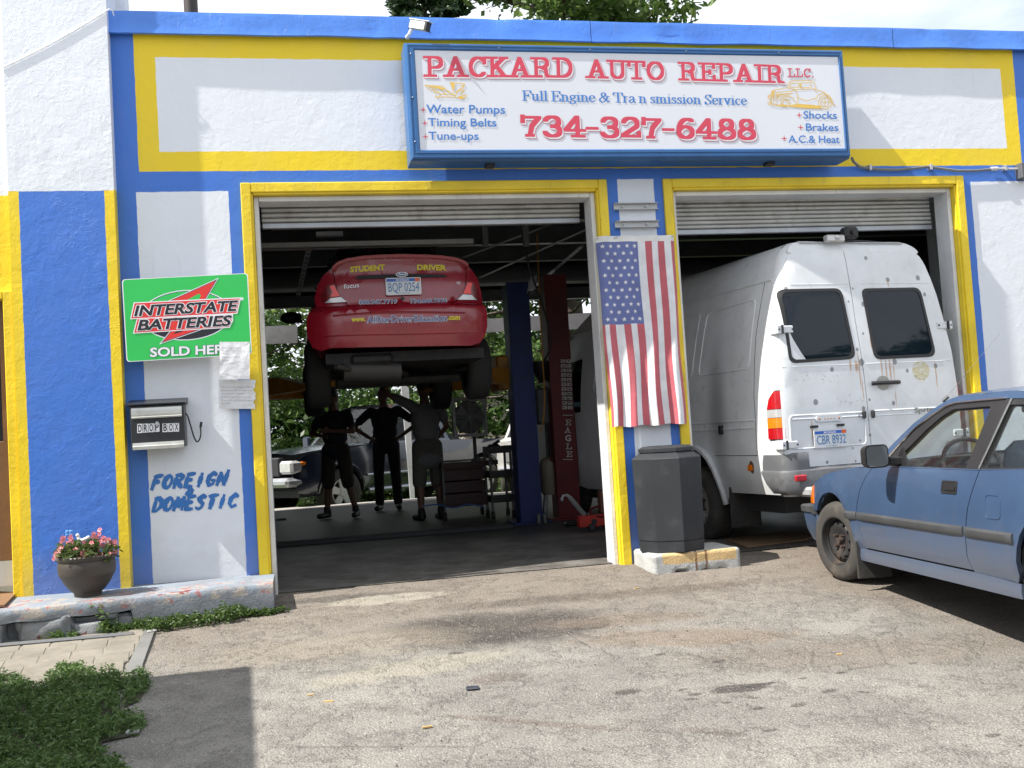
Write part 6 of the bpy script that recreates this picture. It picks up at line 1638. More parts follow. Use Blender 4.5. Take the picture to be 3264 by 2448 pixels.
# spoiler
mb = MB(); rows = []
top = [(490, 285), (540, 240), (640, 205), (800, 182), (1000, 170), (1180, 166), (1400, 170), (1580, 180), (1720, 200), (1800, 232), (1830, 262)]
for p in top:
    x, z = q6(*p); rows.append([(x, .16+.1*abs(x)**3, z+.012), (x, .06+.1*abs(x)**3, z+.024), (x, .035+.1*abs(x)**3, z+.012), (x, .045+.1*abs(x)**3, z-.012), (x, .16+.1*abs(x)**3, z-.02)])
mb.loft(rows); mb.build('spoiler', m_rpaint, rc_, local=True)
shell('handle_strip', [q6(*p) for p in [(715, 382), (760, 355), (1000, 345), (1350, 340), (1580, 345), (1625, 362), (1600, 372), (1180, 378), (750, 392)]], FR6, m_blk, rc_, step=.1, thick=.02, off=.010)
for s, pts, red, clr in ((-1, [(425, 625), (637, 620), (545, 500), (515, 440), (445, 445), (385, 545), (390, 600)], [(470, 455), (515, 452), (572, 560), (478, 565), (498, 520)], [(425, 625), (637, 620), (582, 570), (478, 580)]),
                         (1, [(1915, 600), (1715, 600), (1780, 510), (1810, 430), (1870, 425), (1935, 480), (1945, 590)], [(1820, 428), (1868, 425), (1850, 500), (1858, 535), (1772, 538)], [(1912, 600), (1718, 600), (1772, 545), (1860, 548)])):
    t = thing('tail_light', None, None); t.parent = rc_
    shell('lamp_body', [q6(*p) for p in pts], FR6, simple('dark_red_lens', (.14, .008, .012), .15, coat=.6), t, step=.05, thick=.02, off=.012)
    shell('red_lens', [q6(*p) for p in red], FR6, simple('bright_red_lens', (.95, .03, .02), .2, coat=.5), t, step=.05, thick=.006, off=.020)
    shell('clear_lens', [q6(*p) for p in clr], FR6, m_lclr, t, step=.05, thick=.006, off=.020)
m_yl = simple('yellow_vinyl', (.75, .62, .05), .5, 0, .03); m_wv = simple('white_vinyl', (.75, .77, .82), .5, 0, .03); m_bv = simple('navy_vinyl', (.03, .06, .28), .5, 0, .03); m_badge = simple('badge_silver', (.72, .74, .76), .3, .5)
def T6(name, m, word, a, b, h, bold=0, l=.016, parent=rc_):
    mb = MB()
    def f(p):
        x, z = q6(*p); return Vector(FR6(x, z))
    A, B, H = f(a), f(b), f(h); put_text(mb, word, A, B, H, bold, Vector((0, -l, 0))); return mb.build(name, m, parent, smooth=0, local=True)
T6('boot_lettering', m_yl, 'STUDENT', (672, 318), (1005, 298), (672, 266), .05); T6('boot_lettering', m_yl, 'DRIVER', (1330, 297), (1606, 300), (1330, 248), .05)
T6('phone_outline', m_wv, '800.967.7719', (755, 642), (1122, 634), (755, 602), .055, .014); T6('phone_number', m_bv, '800.967.7719', (757, 641), (1120, 633), (757, 603), .0, .017)
T6('phone_outline', m_wv, '734.665.7374', (1257, 632), (1612, 628), (1257, 592), .055, .014); T6('phone_number', m_bv, '734.665.7374', (1259, 631), (1610, 627), (1259, 593), .0, .017)
T6('web_address', m_yl, 'www.', (676, 824), (806, 820), (676, 776), .04, .018); T6('web_address', m_yl, '.com', (1612, 806), (1728, 806), (1612, 756), .04, .018)
T6('web_outline', m_wv, 'AllStarDriverEducation', (826, 838), (1600, 818), (826, 776), .045, .018); T6('web_lettering', m_bv, 'AllStarDriverEducation', (828, 837), (1598, 817), (828, 777), .0, .022)
T6('model_badge', m_badge, 'focus', (605, 485), (752, 472), (605, 440), .0); T6('trim_badge', m_badge, 'SE', (1712, 440), (1752, 440), (1712, 415), .0)
mb = MB(); c = Vector(FR6(*q6(1175, 346))); mb.prism([(c.x+.052*math.cos(t), c.z+.022*math.sin(t)) for t in [2*math.pi*i/24 for i in range(24)]], c.y-.03, c.y-.015, lambda u, v, w: (u, w, v)); mb.build('oval_badge_rim', m_badge, rc_, local=True)
mb = MB(); mb.prism([(c.x+.046*math.cos(t), c.z+.017*math.sin(t)) for t in [2*math.pi*i/24 for i in range(24)]], c.y-.033, c.y-.031, lambda u, v, w: (u, w, v)); mb.build('oval_badge', simple('badge_blue', (.01, .03, .12), .3), rc_, local=True)
mb = MB(); put_text(mb, 'Ford', Vector((c.x-.03, c.y-.035, c.z-.007)), Vector((c.x+.03, c.y-.035, c.z-.007)), Vector((c.x-.027, c.y-.035, c.z+.009)), .02); mb.build('badge_script', m_badge, rc_, smooth=0, local=True)
x, z = q6(1018, 556); y = FR6(x, z)[1]-.02; licence(rc_, lambda u, v, d_: Vector((x+u*1.02, y-d_, z+v)), 'BQP 0254')
mb = MB(); x, z = q6(1180, 583); mb.cyl((x, FR6(x, z)[1]-.012, z), (x, .2, z), .016, n=12); mb.build('boot_lock', m_blk, rc_, local=True)
# sides, roof, glass, underside
secs = [(.22, .74, .42, .93, .02), (.5, .80, .34, .95, 0), (1.2, .84, .26, .95, 0), (2.6, .85, .22, .95, 0), (3.6, .84, .24, .90, 0), (4.1, .78, .28, .80, 0), (4.35, .6, .35, .66, 0)]
mb = MB(); rings = []
for y, h, z0, z1, _ in secs: rings.append([(-h*.9, y, z0), (h*.9, y, z0), (h, y, z0+.14), (h*1.0, y, .60), (h*.93, y, z1-.10), (h*.80, y, z1), (-h*.80, y, z1), (-h*.93, y, z1-.10), (-h*1.0, y, .60), (-h, y, z0+.14)])
mb.loft(rings); mb.build('body_shell', m_rpaint, rc_, local=True)
mb = MB(); rings = []
for y, h, z1 in ((.62, .68, .985), (1.25, .58, 1.38), (1.9, .56, 1.43), (2.7, .58, 1.40), (3.35, .66, .95)): rings.append([(-h*1.12, y, .96), (h*1.12, y, .96), (h, y, z1-.02), (h*.8, y, z1), (-h*.8, y, z1), (-h, y, z1-.02)])
mb.loft(rings); mb.build('cabin_glass', m_tint, rc_, local=True)
mb = MB(); mb.grid(lambda u, v: ((v*2-1)*.5, 1.2+1.55*u, 1.425+.012*math.sin(u*3)), 6, 6); mb.build('roof', m_rpaint, rc_, local=True)
m_und = simple('underbody_grime', (.014, .014, .014), .7, .2, .4, 5, bmp=.5, bs=15, dirt=((.04, .032, .026), .7))
mb = MB(); mb.box(-.70, .70, .15, 4.2, .21, .30); mb.box(-.5, -.1, .12, .5, .18, .30, bev=.04); mb.build('floor_pan', m_und, rc_, local=True)
mb = MB(); mb.cyl((-.55, .22, .15), (-.05, .24, .13), .095, n=14); mb.tube([(-.5, .12, .16), (-.62, .02, .18)], .025, 8); mb.tube([(-.05, .3, .13), (.1, 1.0, .14), (.1, 3.4, .2)], .025, 8); mb.build('exhaust', simple('exhaust_steel', (.05, .046, .042), .6, .5), rc_, local=True)
mb = MB(); mb.box(-.6, .6, .86, .98, .05, .13, bev=.02); mb.tube([(-.7, .95, .18), (-.3, 1.1, .12), (.3, 1.1, .12), (.7, .95, .18)], .03, 8); mb.build('rear_axle', m_und, rc_, local=True); mb = MB(); mb.box(-.45, .45, 3.1, 3.7, .19, .24, bev=.02); mb.build('front_subframe', m_und, rc_, local=True); mb = MB(); mb.box(-.35, .4, 1.4, 2.0, .12, .2, bev=.04); mb.build('fuel_tank', m_und, rc_, local=True)
for s in (-1, 1):
    for y in (.98, 3.58): wheel(rc_, (s*.76, y, .175), .305, .2, .19, MATS['silver_steel_rim'], s, style='alloy', tyre=simple('dark_tyre', (.018, .018, .018), .8, bmp=.3))
    mb = MB(); mb.sphere((s*.98, 2.95, .98), (.12, .07, .07), 12, 8); mb.cyl((s*.85, 2.95, .93), (s*.98, 2.95, .95), .02); mb.build('door_mirror', m_blk, rc_, local=True)

# ================================================================ lifts
def label_text(mb, word, fn, a, b, h, bold=0): put_text(mb, word, fn(*a), fn(*b), fn(*h), bold)
m_lblue = simple('lift_blue', (.007, .02, .13), .5, .1, .2, 3, bmp=.15, dirt=((.02, .02, .03), .5)); m_lred2 = simple('lift_red', (.11, .005, .009), .5, .1, .2, 3, bmp=.15, dirt=((.03, .01, .01), .5)); m_arm = simple('arm_orange', (.34, .15, .01), .5, .1, .2, 3, dirt=((.07, .04, .02), .7))
lf = thing('blue_car_lift', 'blue two-post lift holding up the red sedan on orange arms', 'car lift', (1.305, 3.7, FL(3.7)))
def post(parent, x0, x1, y0, y1, zt, m, nm='post'):
    mb = MB(); t = .02
    mb.box(x0, x1, y0, y0+t, FL(y0), zt, bev=.004); mb.box(x0, x0+t, y0+t+.001, y1, FL(y0), zt-.02); mb.box(x1-t, x1, y0+t+.001, y1, FL(y0), zt-.02); mb.box(x0+.08, x1-.08, y1-.08, y1-.05, FL(y0)+.1, zt-.3)
    mb.build(nm, m, parent); mb = MB(); mb.box(x0-.09, x1+.09, y0-.08, y1+.1, FL(y0)-.0, FL(y0)+.022, bev=.004); mb.build('base_plate', m, parent)
post(lf, 2.79, 3.05, 3.6, 3.90, 2.875, m_lblue); post(lf, -.32, -.06, 3.6, 3.90, 2.875, m_lblue)
for s in (-1, 1):
    cx = 1.305+s*1.36
    mb = MB(); mb.box(cx-.07, cx+.07, 3.50, 3.95, 1.62, 2.02, bev=.02); mb.build('carriage', m_arm, lf)
    for yy, tgt in ((3.4, 2.25), (3.95, 4.6)):
        a = Vector((cx, yy, 1.74)); b = Vector((1.305+s*.62, tgt, 1.74)); d = (b-a).normalized(); n_ = Vector((-d.y, d.x, 0))*.055
        mb = MB(); vs = []
        for p, h0, h1 in ((a, -.06, .13), (a.lerp(b, .35), -.06, .11), (a.lerp(b, .7), -.05, .0), (b, -.05, .0)):
            for k in (-1, 1):
                for h in (h0, h1): vs.append(p+n_*k+Vector((0, 0, h)))
        f = []
        for i in range(3):
            o = i*4; f += [(o, o+4, o+5, o+1), (o+2, o+3, o+7, o+6), (o+1, o+5, o+7, o+3), (o, o+2, o+6, o+4)]
        f += [(0, 1, 3, 2), (12, 14, 15, 13)]; mb.add(vs, f); mb.build('arm', m_arm, lf)
        mb = MB(); mb.cyl(b+Vector((0, 0, -.0)), b+Vector((0, 0, .07)), .06, n=14); mb.build('lift_pad', m_rub, lf)
# blue lift has tall posts only to the car roof; red lift stands in the next bay
lr = thing('red_car_lift', 'dark red lift post lettered EAGLE beside the blue post', 'car lift', (3.3, 3.8, FL(3.8)))
post(lr, 3.27, 3.54, 3.72, 4.0, 2.97, m_lred2); post(lr, 6.55, 6.72, 3.9, 4.2, 2.97, m_lred2)
z8 = lambda a, b: PY(1350+a/2.37, 1150+b/2.37, 3.712)
m_lab = simple('post_lettering', (.50, .48, .47), .6, 0, .2)
for ch, x, y in (('E', 1072, 488), ('A', 1068, 545), ('G', 1072, 606), ('L', 1077, 668), ('E', 1080, 727)):
    mb = MB(); put_strokes(mb, SLAB, ch, z8(x, y), z8(x+40, y), z8(x, y-44), (.16, .10), lift=Vector((0, -.002, 0))) if ch not in 'G' else put_text(mb, 'G', z8(x, y), z8(x+40, y), z8(x, y-44), .03, Vector((0, -.002, 0)))
    mb.build('letter', m_lab, lr, smooth=0)
mb = MB()
for y in (408, 742): mb.add([z8(1052, y), z8(1128, y+2), z8(1128, y+7), z8(1052, y+5)], [(0, 1, 2, 3)])
random.seed(2)
for r in range(11):
    for c in range(2):
        x = 1036+c*42+r*1.2; y = -10+r*35
        mb.add([z8(x, y), z8(x+36, y), z8(x+36, y+26), z8(x, y+26)], [(0, 1, 2, 3)])
mb.build('warning_label', m_lab, lr, smooth=0)
mk = MB()
for r in range(11):
    for c in range(2):
        x = 1036+c*42+r*1.2; y = -10+r*35
        for k in range(3):
            a = random.uniform(3, 20); b = random.uniform(3, 16); mk.add([z8(x+a, y+b)+Vector((0, -.002, 0)), z8(x+a+10, y+b+2)+Vector((0, -.002, 0)), z8(x+a+8, y+b+8)+Vector((0, -.002, 0)), z8(x+a-2, y+b+6)+Vector((0, -.002, 0))], [(0, 1, 2, 3)])
mk.build('label_pictogram', m_lred2, lr, smooth=0)

# ================================================================ people
m_skin = simple('skin', (.15, .08, .055), .6); m_hair = simple('dark_hair', (.015, .012, .01), .8)
def remesh(o, vox, sm=3):
    r = o.modifiers.new('r', 'REMESH'); r.mode = 'VOXEL'; r.voxel_size = vox; r.use_smooth_shade = True
    s = o.modifiers.new('s', 'SMOOTH'); s.iterations = sm; s.factor = .6
def caps(mb, p, q, r0, r1, n=12):
    p, q = Vector(p), Vector(q); mb.sphere(p, r0, n, 8); mb.sphere(q, r1, n, 8); mb.cyl(p, q, r0, r1, n)
def ell_(mb, c, r, T=None): mb.sphere(c, r, 16, 10, T)
def hand(mb, w, d, side, up, s=1.0):
    """palm, four unequal bent fingers, a thumb from the palm's side"""
    w = Vector(w); d = Vector(d).normalized(); up = Vector(up).normalized(); sd = d.cross(up).normalized()*side
    ell_(mb, w+d*.045*s, (.030, .030, .030)); caps(mb, w+d*.02*s+sd*.018*s, w+d*.085*s+sd*.024*s, .016, .014, 8); caps(mb, w+d*.02*s-sd*.018*s, w+d*.08*s-sd*.026*s, .016, .013, 8); caps(mb, w+d*.02*s, w+d*.088*s, .016, .014, 8)
    for k, L in ((-1.5, .062), (-.5, .075), (.5, .08), (1.5, .072)):
        a = w+d*.085*s+sd*(k*.0185*s); b = a+d*L*.55*s-up*.010; c = b+d*L*.35*s-up*.024; caps(mb, a, b, .0098, .009, 7); caps(mb, b, c, .009, .008, 7)
    a = w+d*.03*s+sd*.025*s; b = a+d*.03*s+sd*.032*s-up*.006; caps(mb, a, b, .013, .0105, 7); caps(mb, b, b+d*.03*s+sd*.006-up*.01, .0105, .009, 7)
def person(label, loc, rz, J, shirt, lower, shoe, longlegs, H=1.75, hatc=None, group=None):
    """J: joints in metres for a 1.75 m figure; x to the figure's right, y the way it faces"""
    k = H/1.75; P = lambda n: Vector(J[n])*k
    t = thing('person', label, 'person', loc, rz, group)
    mb = MB()
    hd, nk, ch, pv = P('head'), P('neck'), P('chest'), P('hip')
    f = Vector(J.get('face', (0, 1, 0))).normalized(); rt = f.cross(Vector((0, 0, 1))).normalized()
    T = Matrix((rt, f, Vector((0, 0, 1)))).transposed()
    T4 = T.to_4x4()
    ell_(mb, hd, (.075*k, .095*k, .112*k), T4); ell_(mb, hd+f*.03*k-Vector((0, 0, .06*k)), (.055*k, .062*k, .058*k), T4)
    ell_(mb, hd+f*.104*k-Vector((0, 0, .018*k)), (.014*k, .02*k, .024*k), T4); ell_(mb, hd+f*.088*k-Vector((0, 0, .062*k)), (.026*k, .012*k, .009*k), T4)
    for s in (-1, 1): ell_(mb, hd+rt*s*.078*k-Vector((0, 0, .01*k)), (.012*k, .02*k, .032*k), T4); ell_(mb, hd+rt*s*.032*k+f*.082*k+Vector((0, 0, .012*k)), (.016*k, .012*k, .010*k), T4)
    caps(mb, hd-Vector((0, 0, .09*k)), nk, .055*k, .062*k); caps(mb, nk-Vector((0, 0, .02*k)), ch, .07*k, .12*k)
    Ts = Matrix((Vector((1, 0, 0)), Vector((0, 1, 0)), Vector((0, 0, 1)))).transposed().to_4x4()
    ell_(mb, ch, (.165*k, .11*k, .17*k)); ell_(mb, (ch+pv)/2, (.145*k, .105*k, .16*k)); ell_(mb, pv, (.165*k, .115*k, .13*k))
    for s, n in ((-1, 'l'), (1, 'r')):
        sh, el, wr = P('sh_'+n), P('el_'+n), P('wr_'+n); hp, kn, an = P('hp_'+n), P('kn_'+n), P('an_'+n); toe = P('toe_'+n)
        caps(mb, ch+Vector((s*.06*k, 0, .08*k)), sh, .07*k, .055*k); caps(mb, sh, el, .052*k, .038*k); caps(mb, el, wr, .038*k, .025*k)
        hand(mb, wr, (wr-el) if 'hd_'+n not in J else J['hd_'+n], s, J.get('up_'+n, (0, -1, .3)), k)
        caps(mb, hp, kn, .082*k, .055*k); caps(mb, kn, kn.lerp(an, .35)+Vector((0, -.015, 0)), .052*k, .056*k); caps(mb, kn.lerp(an, .35)+Vector((0, -.015, 0)), an, .055*k, .035*k); caps(mb, an-Vector((0, 0, .03)), toe, .038*k, .03*k)
    o = mb.build('body', m_skin, t, local=True); remesh(o, .011)
    mb = MB(); g = .020
    ell_(mb, ch, (.175*k+g, .12*k+g, .18*k)); ell_(mb, (ch+pv)/2, (.16*k+g, .12*k+g, .17*k)); ell_(mb, pv-Vector((0, 0, J.get('hem', .05))), (.175*k+g, .125*k+g, .12*k)); ell_(mb, nk-Vector((0, 0, .04)), (.085*k, .08*k, .045*k))
    for s, n in ((-1, 'l'), (1, 'r')):
        sh, el = P('sh_'+n), P('el_'+n); caps(mb, ch+Vector((s*.06*k, 0, .07*k)), sh, .085*k, .072*k); caps(mb, sh, sh.lerp(el, .62), .070*k, .062*k)
    o = mb.build('shirt', shirt, t, local=True); remesh(o, .016)
    mb = MB(); ell_(mb, pv-Vector((0, 0, .02)), (.172*k+.01, .125*k+.01, .12*k))
    for n in 'lr':
        hp, kn, an = P('hp_'+n), P('kn_'+n), P('an_'+n)
        if longlegs: caps(mb, hp, kn, .100*k, .078*k); caps(mb, kn, an+Vector((0, 0, .02)), .078*k, .066*k)
        else: caps(mb, hp, kn-Vector((0, 0, .03)), .102*k, .092*k)
    o = mb.build('trousers' if longlegs else 'shorts', lower, t, local=True); remesh(o, .016)
    for n in 'lr':
        an, toe = P('an_'+n), P('toe_'+n); mb = MB(); caps(mb, an-Vector((0, .03, .045)), toe-Vector((0, 0, .0)), .05*k, .042*k); caps(mb, an-Vector((0, .02, .03)), an+Vector((0, 0, .03)), .052*k, .05*k)
        o = mb.build('shoe', shoe, t, local=True); remesh(o, .012, 2)
    mb = MB(); 
    if hatc: ell_(mb, hd+Vector((0, 0, .035*k)), (.086*k, .104*k, .09*k), T4); ell_(mb, hd+f*.11*k+Vector((0, 0, .035*k)), (.065*k, .06*k, .010*k), T4); o = mb.build('cap', hatc, t, local=True)
    else: ell_(mb, hd+Vector((0, 0, .022*k))-f*.016*k, (.082*k, .096*k, .104*k), T4); o = mb.build('hair', m_hair, t, local=True)
    remesh(o, .012, 2)
    return t
base = dict(head=(0, .02, 1.64), neck=(0, 0, 1.48), chest=(0, 0, 1.27), hip=(0, 0, .96), hp_l=(-.10, 0, .92), hp_r=(.10, 0, .92), kn_l=(-.12, .02, .50), kn_r=(.12, .02, .50), an_l=(-.13, -.02, .09), an_r=(.13, -.02, .09), toe_l=(-.16, .15, .035), toe_r=(.16, .15, .035),
    sh_l=(-.195, 0, 1.41), sh_r=(.195, 0, 1.41), el_l=(-.27, -.02, 1.13), el_r=(.27, -.02, 1.13), wr_l=(-.26, .12, .92), wr_r=(.26, .12, .92))
m_sh1 = simple('navy_shirt', (.012, .016, .03), .85, bmp=.4, bs=12, bd=.01); m_sh2 = simple('grey_shirt', (.15, .155, .16), .9, bmp=.4, bs=12, bd=.01); m_kh = simple('khaki_shorts', (.035, .03, .024), .9, bmp=.4, bs=12, bd=.01); m_gs = simple('grey_shorts', (.11, .105, .095), .9, bmp=.4, bs=12, bd=.01); m_shoe = simple('black_shoe', (.012, .012, .012), .5); m_dk = simple('dark_trousers', (.012, .014, .02), .9, bmp=.4, bs=12, bd=.01)
# left man: seen from behind, arms folded, feet apart
JL = dict(base); JL.update(hp_l=(-.11, 0, .92), kn_l=(-.17, .03, .50), an_l=(-.25, .0, .09), toe_l=(-.29, .16, .035), kn_r=(.13, .0, .50), an_r=(.18, -.03, .09), toe_r=(.22, .14, .035), el_l=(-.30, .08, 1.16), wr_l=(-.05, .24, 1.18), el_r=(.30, .08, 1.16), wr_r=(.06, .26, 1.12))
person('person in black shirt and shorts with folded arms, leftmost under the red sedan', (.82, 6.05, FL(6.05)+.02), R_(155), JL, m_sh1, m_kh, m_shoe, False, 1.72, m_shoe)
JM = dict(base); JM.update(face=(.5, .8, 0), el_l=(-.46, -.08, 1.20), wr_l=(-.20, .04, 1.02), hd_l=(.7, .3, -.5), el_r=(.46, -.08, 1.20), wr_r=(.20, .04, 1.02), hd_r=(-.7, .3, -.5), up_l=(0, 0, 1), up_r=(0, 0, 1))
person('person in dark shirt and long trousers standing with hands on hips', (1.55, 6.7, FL(6.7)+.02), R_(170), JM, m_sh1, m_dk, m_shoe, True, 1.74)
JR = dict(base); JR.update(hem=.22, face=(-.2, 1, .2), sh_l=(-.19, .02, 1.45), el_l=(-.42, .16, 1.60), wr_l=(-.50, .18, 1.86), hd_l=(-.1, .1, 1), up_l=(0, -1, 0), el_r=(.30, .05, 1.16), wr_r=(.20, .22, 1.0), toe_r=(.14, .16, .035))
person('person in long grey shirt and shorts reaching up to the car underside', (1.93, 5.0, FL(5)), R_(12), JR, m_sh2, m_gs, m_shoe, False, 1.76, m_shoe)

# ================================================================ workshop things
def P8(a, b, Y): return PY(1350+a/2.37, 1150+b/2.37, Y)
fn_ = thing('box_fan', 'square white box fan standing on the tool cart', 'fan', tuple(P8(350, 560, 4.9)))
a, b = P8(215, 280, 4.9), P8(488, 565, 4.9); cx, cz2 = (a.x+b.x)/2, (a.z+b.z)/2; hw_, hh_ = (b.x-a.x)/2, (a.z-b.z)/2
m_fan = simple('fan_white_plastic', (.40, .41, .43), .5)
mb = MB(); o1_ = rrect(cx-hw_, cx+hw_, cz2-hh_, cz2+hh_, .04, 4); o2_ = rrect(cx-hw_*.86, cx+hw_*.86, cz2-hh_*.86, cz2+hh_*.86, .05, 4); n = len(o1_)
vs = [(x, 4.9, z) for x, z in o1_]+[(x, 4.9, z) for x, z in o2_]+[(x, 5.05, z) for x, z in o1_]+[(x, 5.05, z) for x, z in o2_]
mb.add(vs, [(i, (i+1) % n, n+(i+1) % n, n+i) for i in range(n)]+[(i, (i+1) % n, 2*n+(i+1) % n, 2*n+i) for i in range(n)]+[(n+i, n+(i+1) % n, 3*n+(i+1) % n, 3*n+i) for i in range(n)]+[(2*n+i, 2*n+(i+1) % n, 3*n+(i+1) % n, 3*n+i) for i in range(n)]); mb.build('housing', m_fan, fn_)
mb = MB()
for k in range(1, 9): r = hw_*.86*k/8; mb.tube([(cx+r*math.cos(t), 4.895, cz2+r*math.sin(t)*hh_/hw_) for t in [2*math.pi*i/28 for i in range(28)]], .0022, 4, closed=True)
for k in range(8): t = math.pi*2*k/8; mb.tube([(cx, 4.893, cz2), (cx+hw_*.9*math.cos(t), 4.893, cz2+hh_*.9*math.sin(t))], .003, 4)
mb.build('grille', m_fan, fn_); mb = MB(); mb.add([(cx+r2*math.cos(t)*1.0, 5.03, cz2+r2*math.sin(t)*hh_/hw_) for r2 in (hw_*.86,) for t in [2*math.pi*i/24 for i in range(24)]], [tuple(range(24))]); mb.build('rear_guard', simple('fan_guard', (.10, .105, .11), .6), fn_); mb = MB()
for k in range(5):
    t = 2*math.pi*k/5; c_ = [(cx+r*math.cos(t+dt)*hw_, 4.95+.03*dt, cz2+r*math.sin(t+dt)*hh_) for r, dt in ((.15, -.3), (.8, -.35), (.8, .45), (.15, .4))]; mb.add(c_, [(0, 1, 2, 3)])
mb.cyl((cx, 4.93, cz2), (cx, 5.0, cz2), .05); mb.build('blades', simple('fan_blade', (.2, .21, .22), .5), fn_)
m_cart = simple('cart_red', (.03, .004, .004), .5, .1, .2, dirt=((.02, .02, .02), .5))
def cart(lb, x0, x1, y0, y1, zt, tiers, m, drawers=False):
    z0 = FL(y0); t = thing('tool_cart', lb, 'tool cart', ((x0+x1)/2, (y0+y1)/2, z0), group=None)
    for z in tiers: 
        mb = MB(); mb.box(x0, x1, y0, y1, z0+z, z0+z+.025, bev=.004); mb.box(x0, x1, y0, y0+.015, z0+z+.026, z0+z+.09); mb.box(x0, x0+.015, y0+.016, y1, z0+z+.026, z0+z+.09); mb.box(x1-.015, x1, y0+.016, y1, z0+z+.026, z0+z+.09); mb.build('tray', m, t)
    for x in (x0+.015, x1-.015):
        for y in (y0+.015, y1-.015):
            mb = MB(); mb.box(x-.014, x+.014, y-.014, y+.014, z0+.10, z0+zt); mb.build('leg', m_iron, t)
            mb = MB(); mb.cyl((x-.018, y, z0+.05), (x+.018, y, z0+.05), .05, n=14); mb.build('castor', m_rub, t)
    if drawers:
        for k in range(3): mb = MB(); mb.box(x0+.03, x1-.03, y0+.03, y1-.03, z0+.18+k*.15, z0+.32+k*.15, bev=.006); mb.build('drawer', m_cart, t)
    mb = MB(); mb.tube([(x0-.0, y0-.03, z0+zt-.05), (x1, y0-.03, z0+zt-.05)], .012, 6); mb.build('push_bar', m_iron, t); return t
a = P8(130, 700, 4.7); b = P8(470, 700, 4.7)
cart('wider dark red tool cart below the box fan', a.x, b.x, 4.7, 5.15, .78, (.16, .62), m_cart, True)
a = P8(490, 690, 4.4); b = P8(665, 690, 4.4)
cart('narrower black tool cart with wire rack next to the blue lift post', a.x, b.x, 4.4, 4.8, .88, (.2, .5, .8), m_blk)
mb = MB(); c = P8(390, 560, 4.9); mb.box(c.x-.02, c.x+.02, 4.96, 5.0, FL(4.9)+.68, c.z); mb.box(c.x-.3, c.x+.28, 4.93, 5.02, FL(4.9)+.64, FL(4.9)+.70); tag(mb.build('fan_stand', m_blk), 'black stand carrying the box fan above the red cart', 'stand')
for i in range(4):
    p = P8(640+i*14, 665+3*i, 4.5); mb = MB(); n = 14; mb.tube([(p.x+.07*math.cos(2*math.pi*k/n), 4.55+.05*math.sin(2*math.pi*k/n), p.z+.012*i) for k in range(n)], .012, 5, closed=True)
    tag(mb.build('cable_coil', simple('coil_brown', (.16, .10, .055), .7)), ('lowest', 'second', 'third', 'topmost')[i]+' loop of brown cable in the pile on the narrow cart', 'cable', 'brown cable loops on the cart')
p = P8(545, 660, 4.5); mb = MB(); mb.box(p.x-.09, p.x+.06, 4.5, 4.6, p.z-.02, p.z+.05, bev=.02); mb.cyl((p.x-.02, 4.55, p.z+.04), (p.x+.05, 4.5, p.z+.09), .02); tag(mb.build('impact_wrench', m_blk), 'small black power tool lying on the narrow cart', 'power tool')
# oil drainer: pale tank with funnel and pole
p = P8(968, 1010, 3.9); q_ = P8(968, 770, 3.9); r = (P8(1040, 900, 3.9)-P8(900, 900, 3.9)).length/2
tk = thing('oil_drainer', 'tall waste oil drainer with beige tank between the two lift posts', 'oil drainer', (p.x, 3.95, FL(3.95)))
mb = MB(); mb.lathe([(0, .0), (r*.8, .0), (r, .04), (r, q_.z-p.z-.02), (r*.85, q_.z-p.z+.04), (r*.3, q_.z-p.z+.07), (0, q_.z-p.z+.07)], c=(p.x, 3.95, p.z), n=24); mb.build('tank', simple('tank_beige', (.22, .19, .14), .6, dirt=((.06, .04, .03), .6)), tk)
mb = MB(); 
for k in range(4): a = math.pi/4+k*math.pi/2; mb.tube([(p.x+r*.7*math.cos(a), 3.95+r*.7*math.sin(a), p.z+.03), (p.x+r*1.1*math.cos(a), 3.95+r*1.1*math.sin(a), FL(3.95)+.06)], .014, 6)
mb.build('leg', m_steel, tk)
mb = MB(); mb.cyl((p.x, 3.95, q_.z+.05), (p.x, 3.95, P8(950, 200, 3.95).z), .022, n=8); mb.lathe([(.03, P8(950, 160, 3.95).z), (.16, P8(950, 20, 3.95).z), (.165, P8(950, 5, 3.95).z)], c=(p.x-.02, 3.95, 0), n=20); mb.build('funnel', m_blk, tk)
a = P8(925, 200, 3.92); mb = MB(); mb.box(a.x-.14, a.x+.14, 3.9, 4.02, P8(920, 480, 3.9).z, a.z, bev=.03); mb.build('hose_reel_box', simple('reel_grey', (.10, .105, .11), .6), tk)
mb = MB(); a = P8(985, 742, 3.85); mb.sphere((a.x-.02, 3.85, a.z), .03); mb.tube([(a.x, 3.85, a.z), (a.x+.12, 3.83, a.z-.10)], .008); mb.build('valve', m_lred2, tk)
# bottles by the post
for i, (x, lb) in enumerate(((868, 'left of two silver cans at the foot of the blue lift post'), (915, 'right of two silver cans at the foot of the blue lift post'))):
    p = P8(x, 1245, 3.55); t_ = P8(x, 1165, 3.55); hgt = t_.z-p.z; mb = MB(); mb.lathe([(0, 0), (.028, 0), (.03, .01), (.03, hgt*.8), (.012, hgt*.95), (.012, hgt), (0, hgt)], c=(p.x, 3.5, FL(3.5)), n=16)
    tag(mb.build('spray_can', simple('dull_can', (.20, .20, .21), .4, .6)), lb, 'can', 'silver cans by the lift post')
p = P8(1125, 1290, 3.0); mb = MB(); mb.box(p.x-.08, p.x+.07, 2.95, 3.1, FL(3)+.005, FL(3)+.05, bev=.02); tag(mb.build('oil_filter', m_blk), 'small black part lying on the floor before the red post', 'car part')
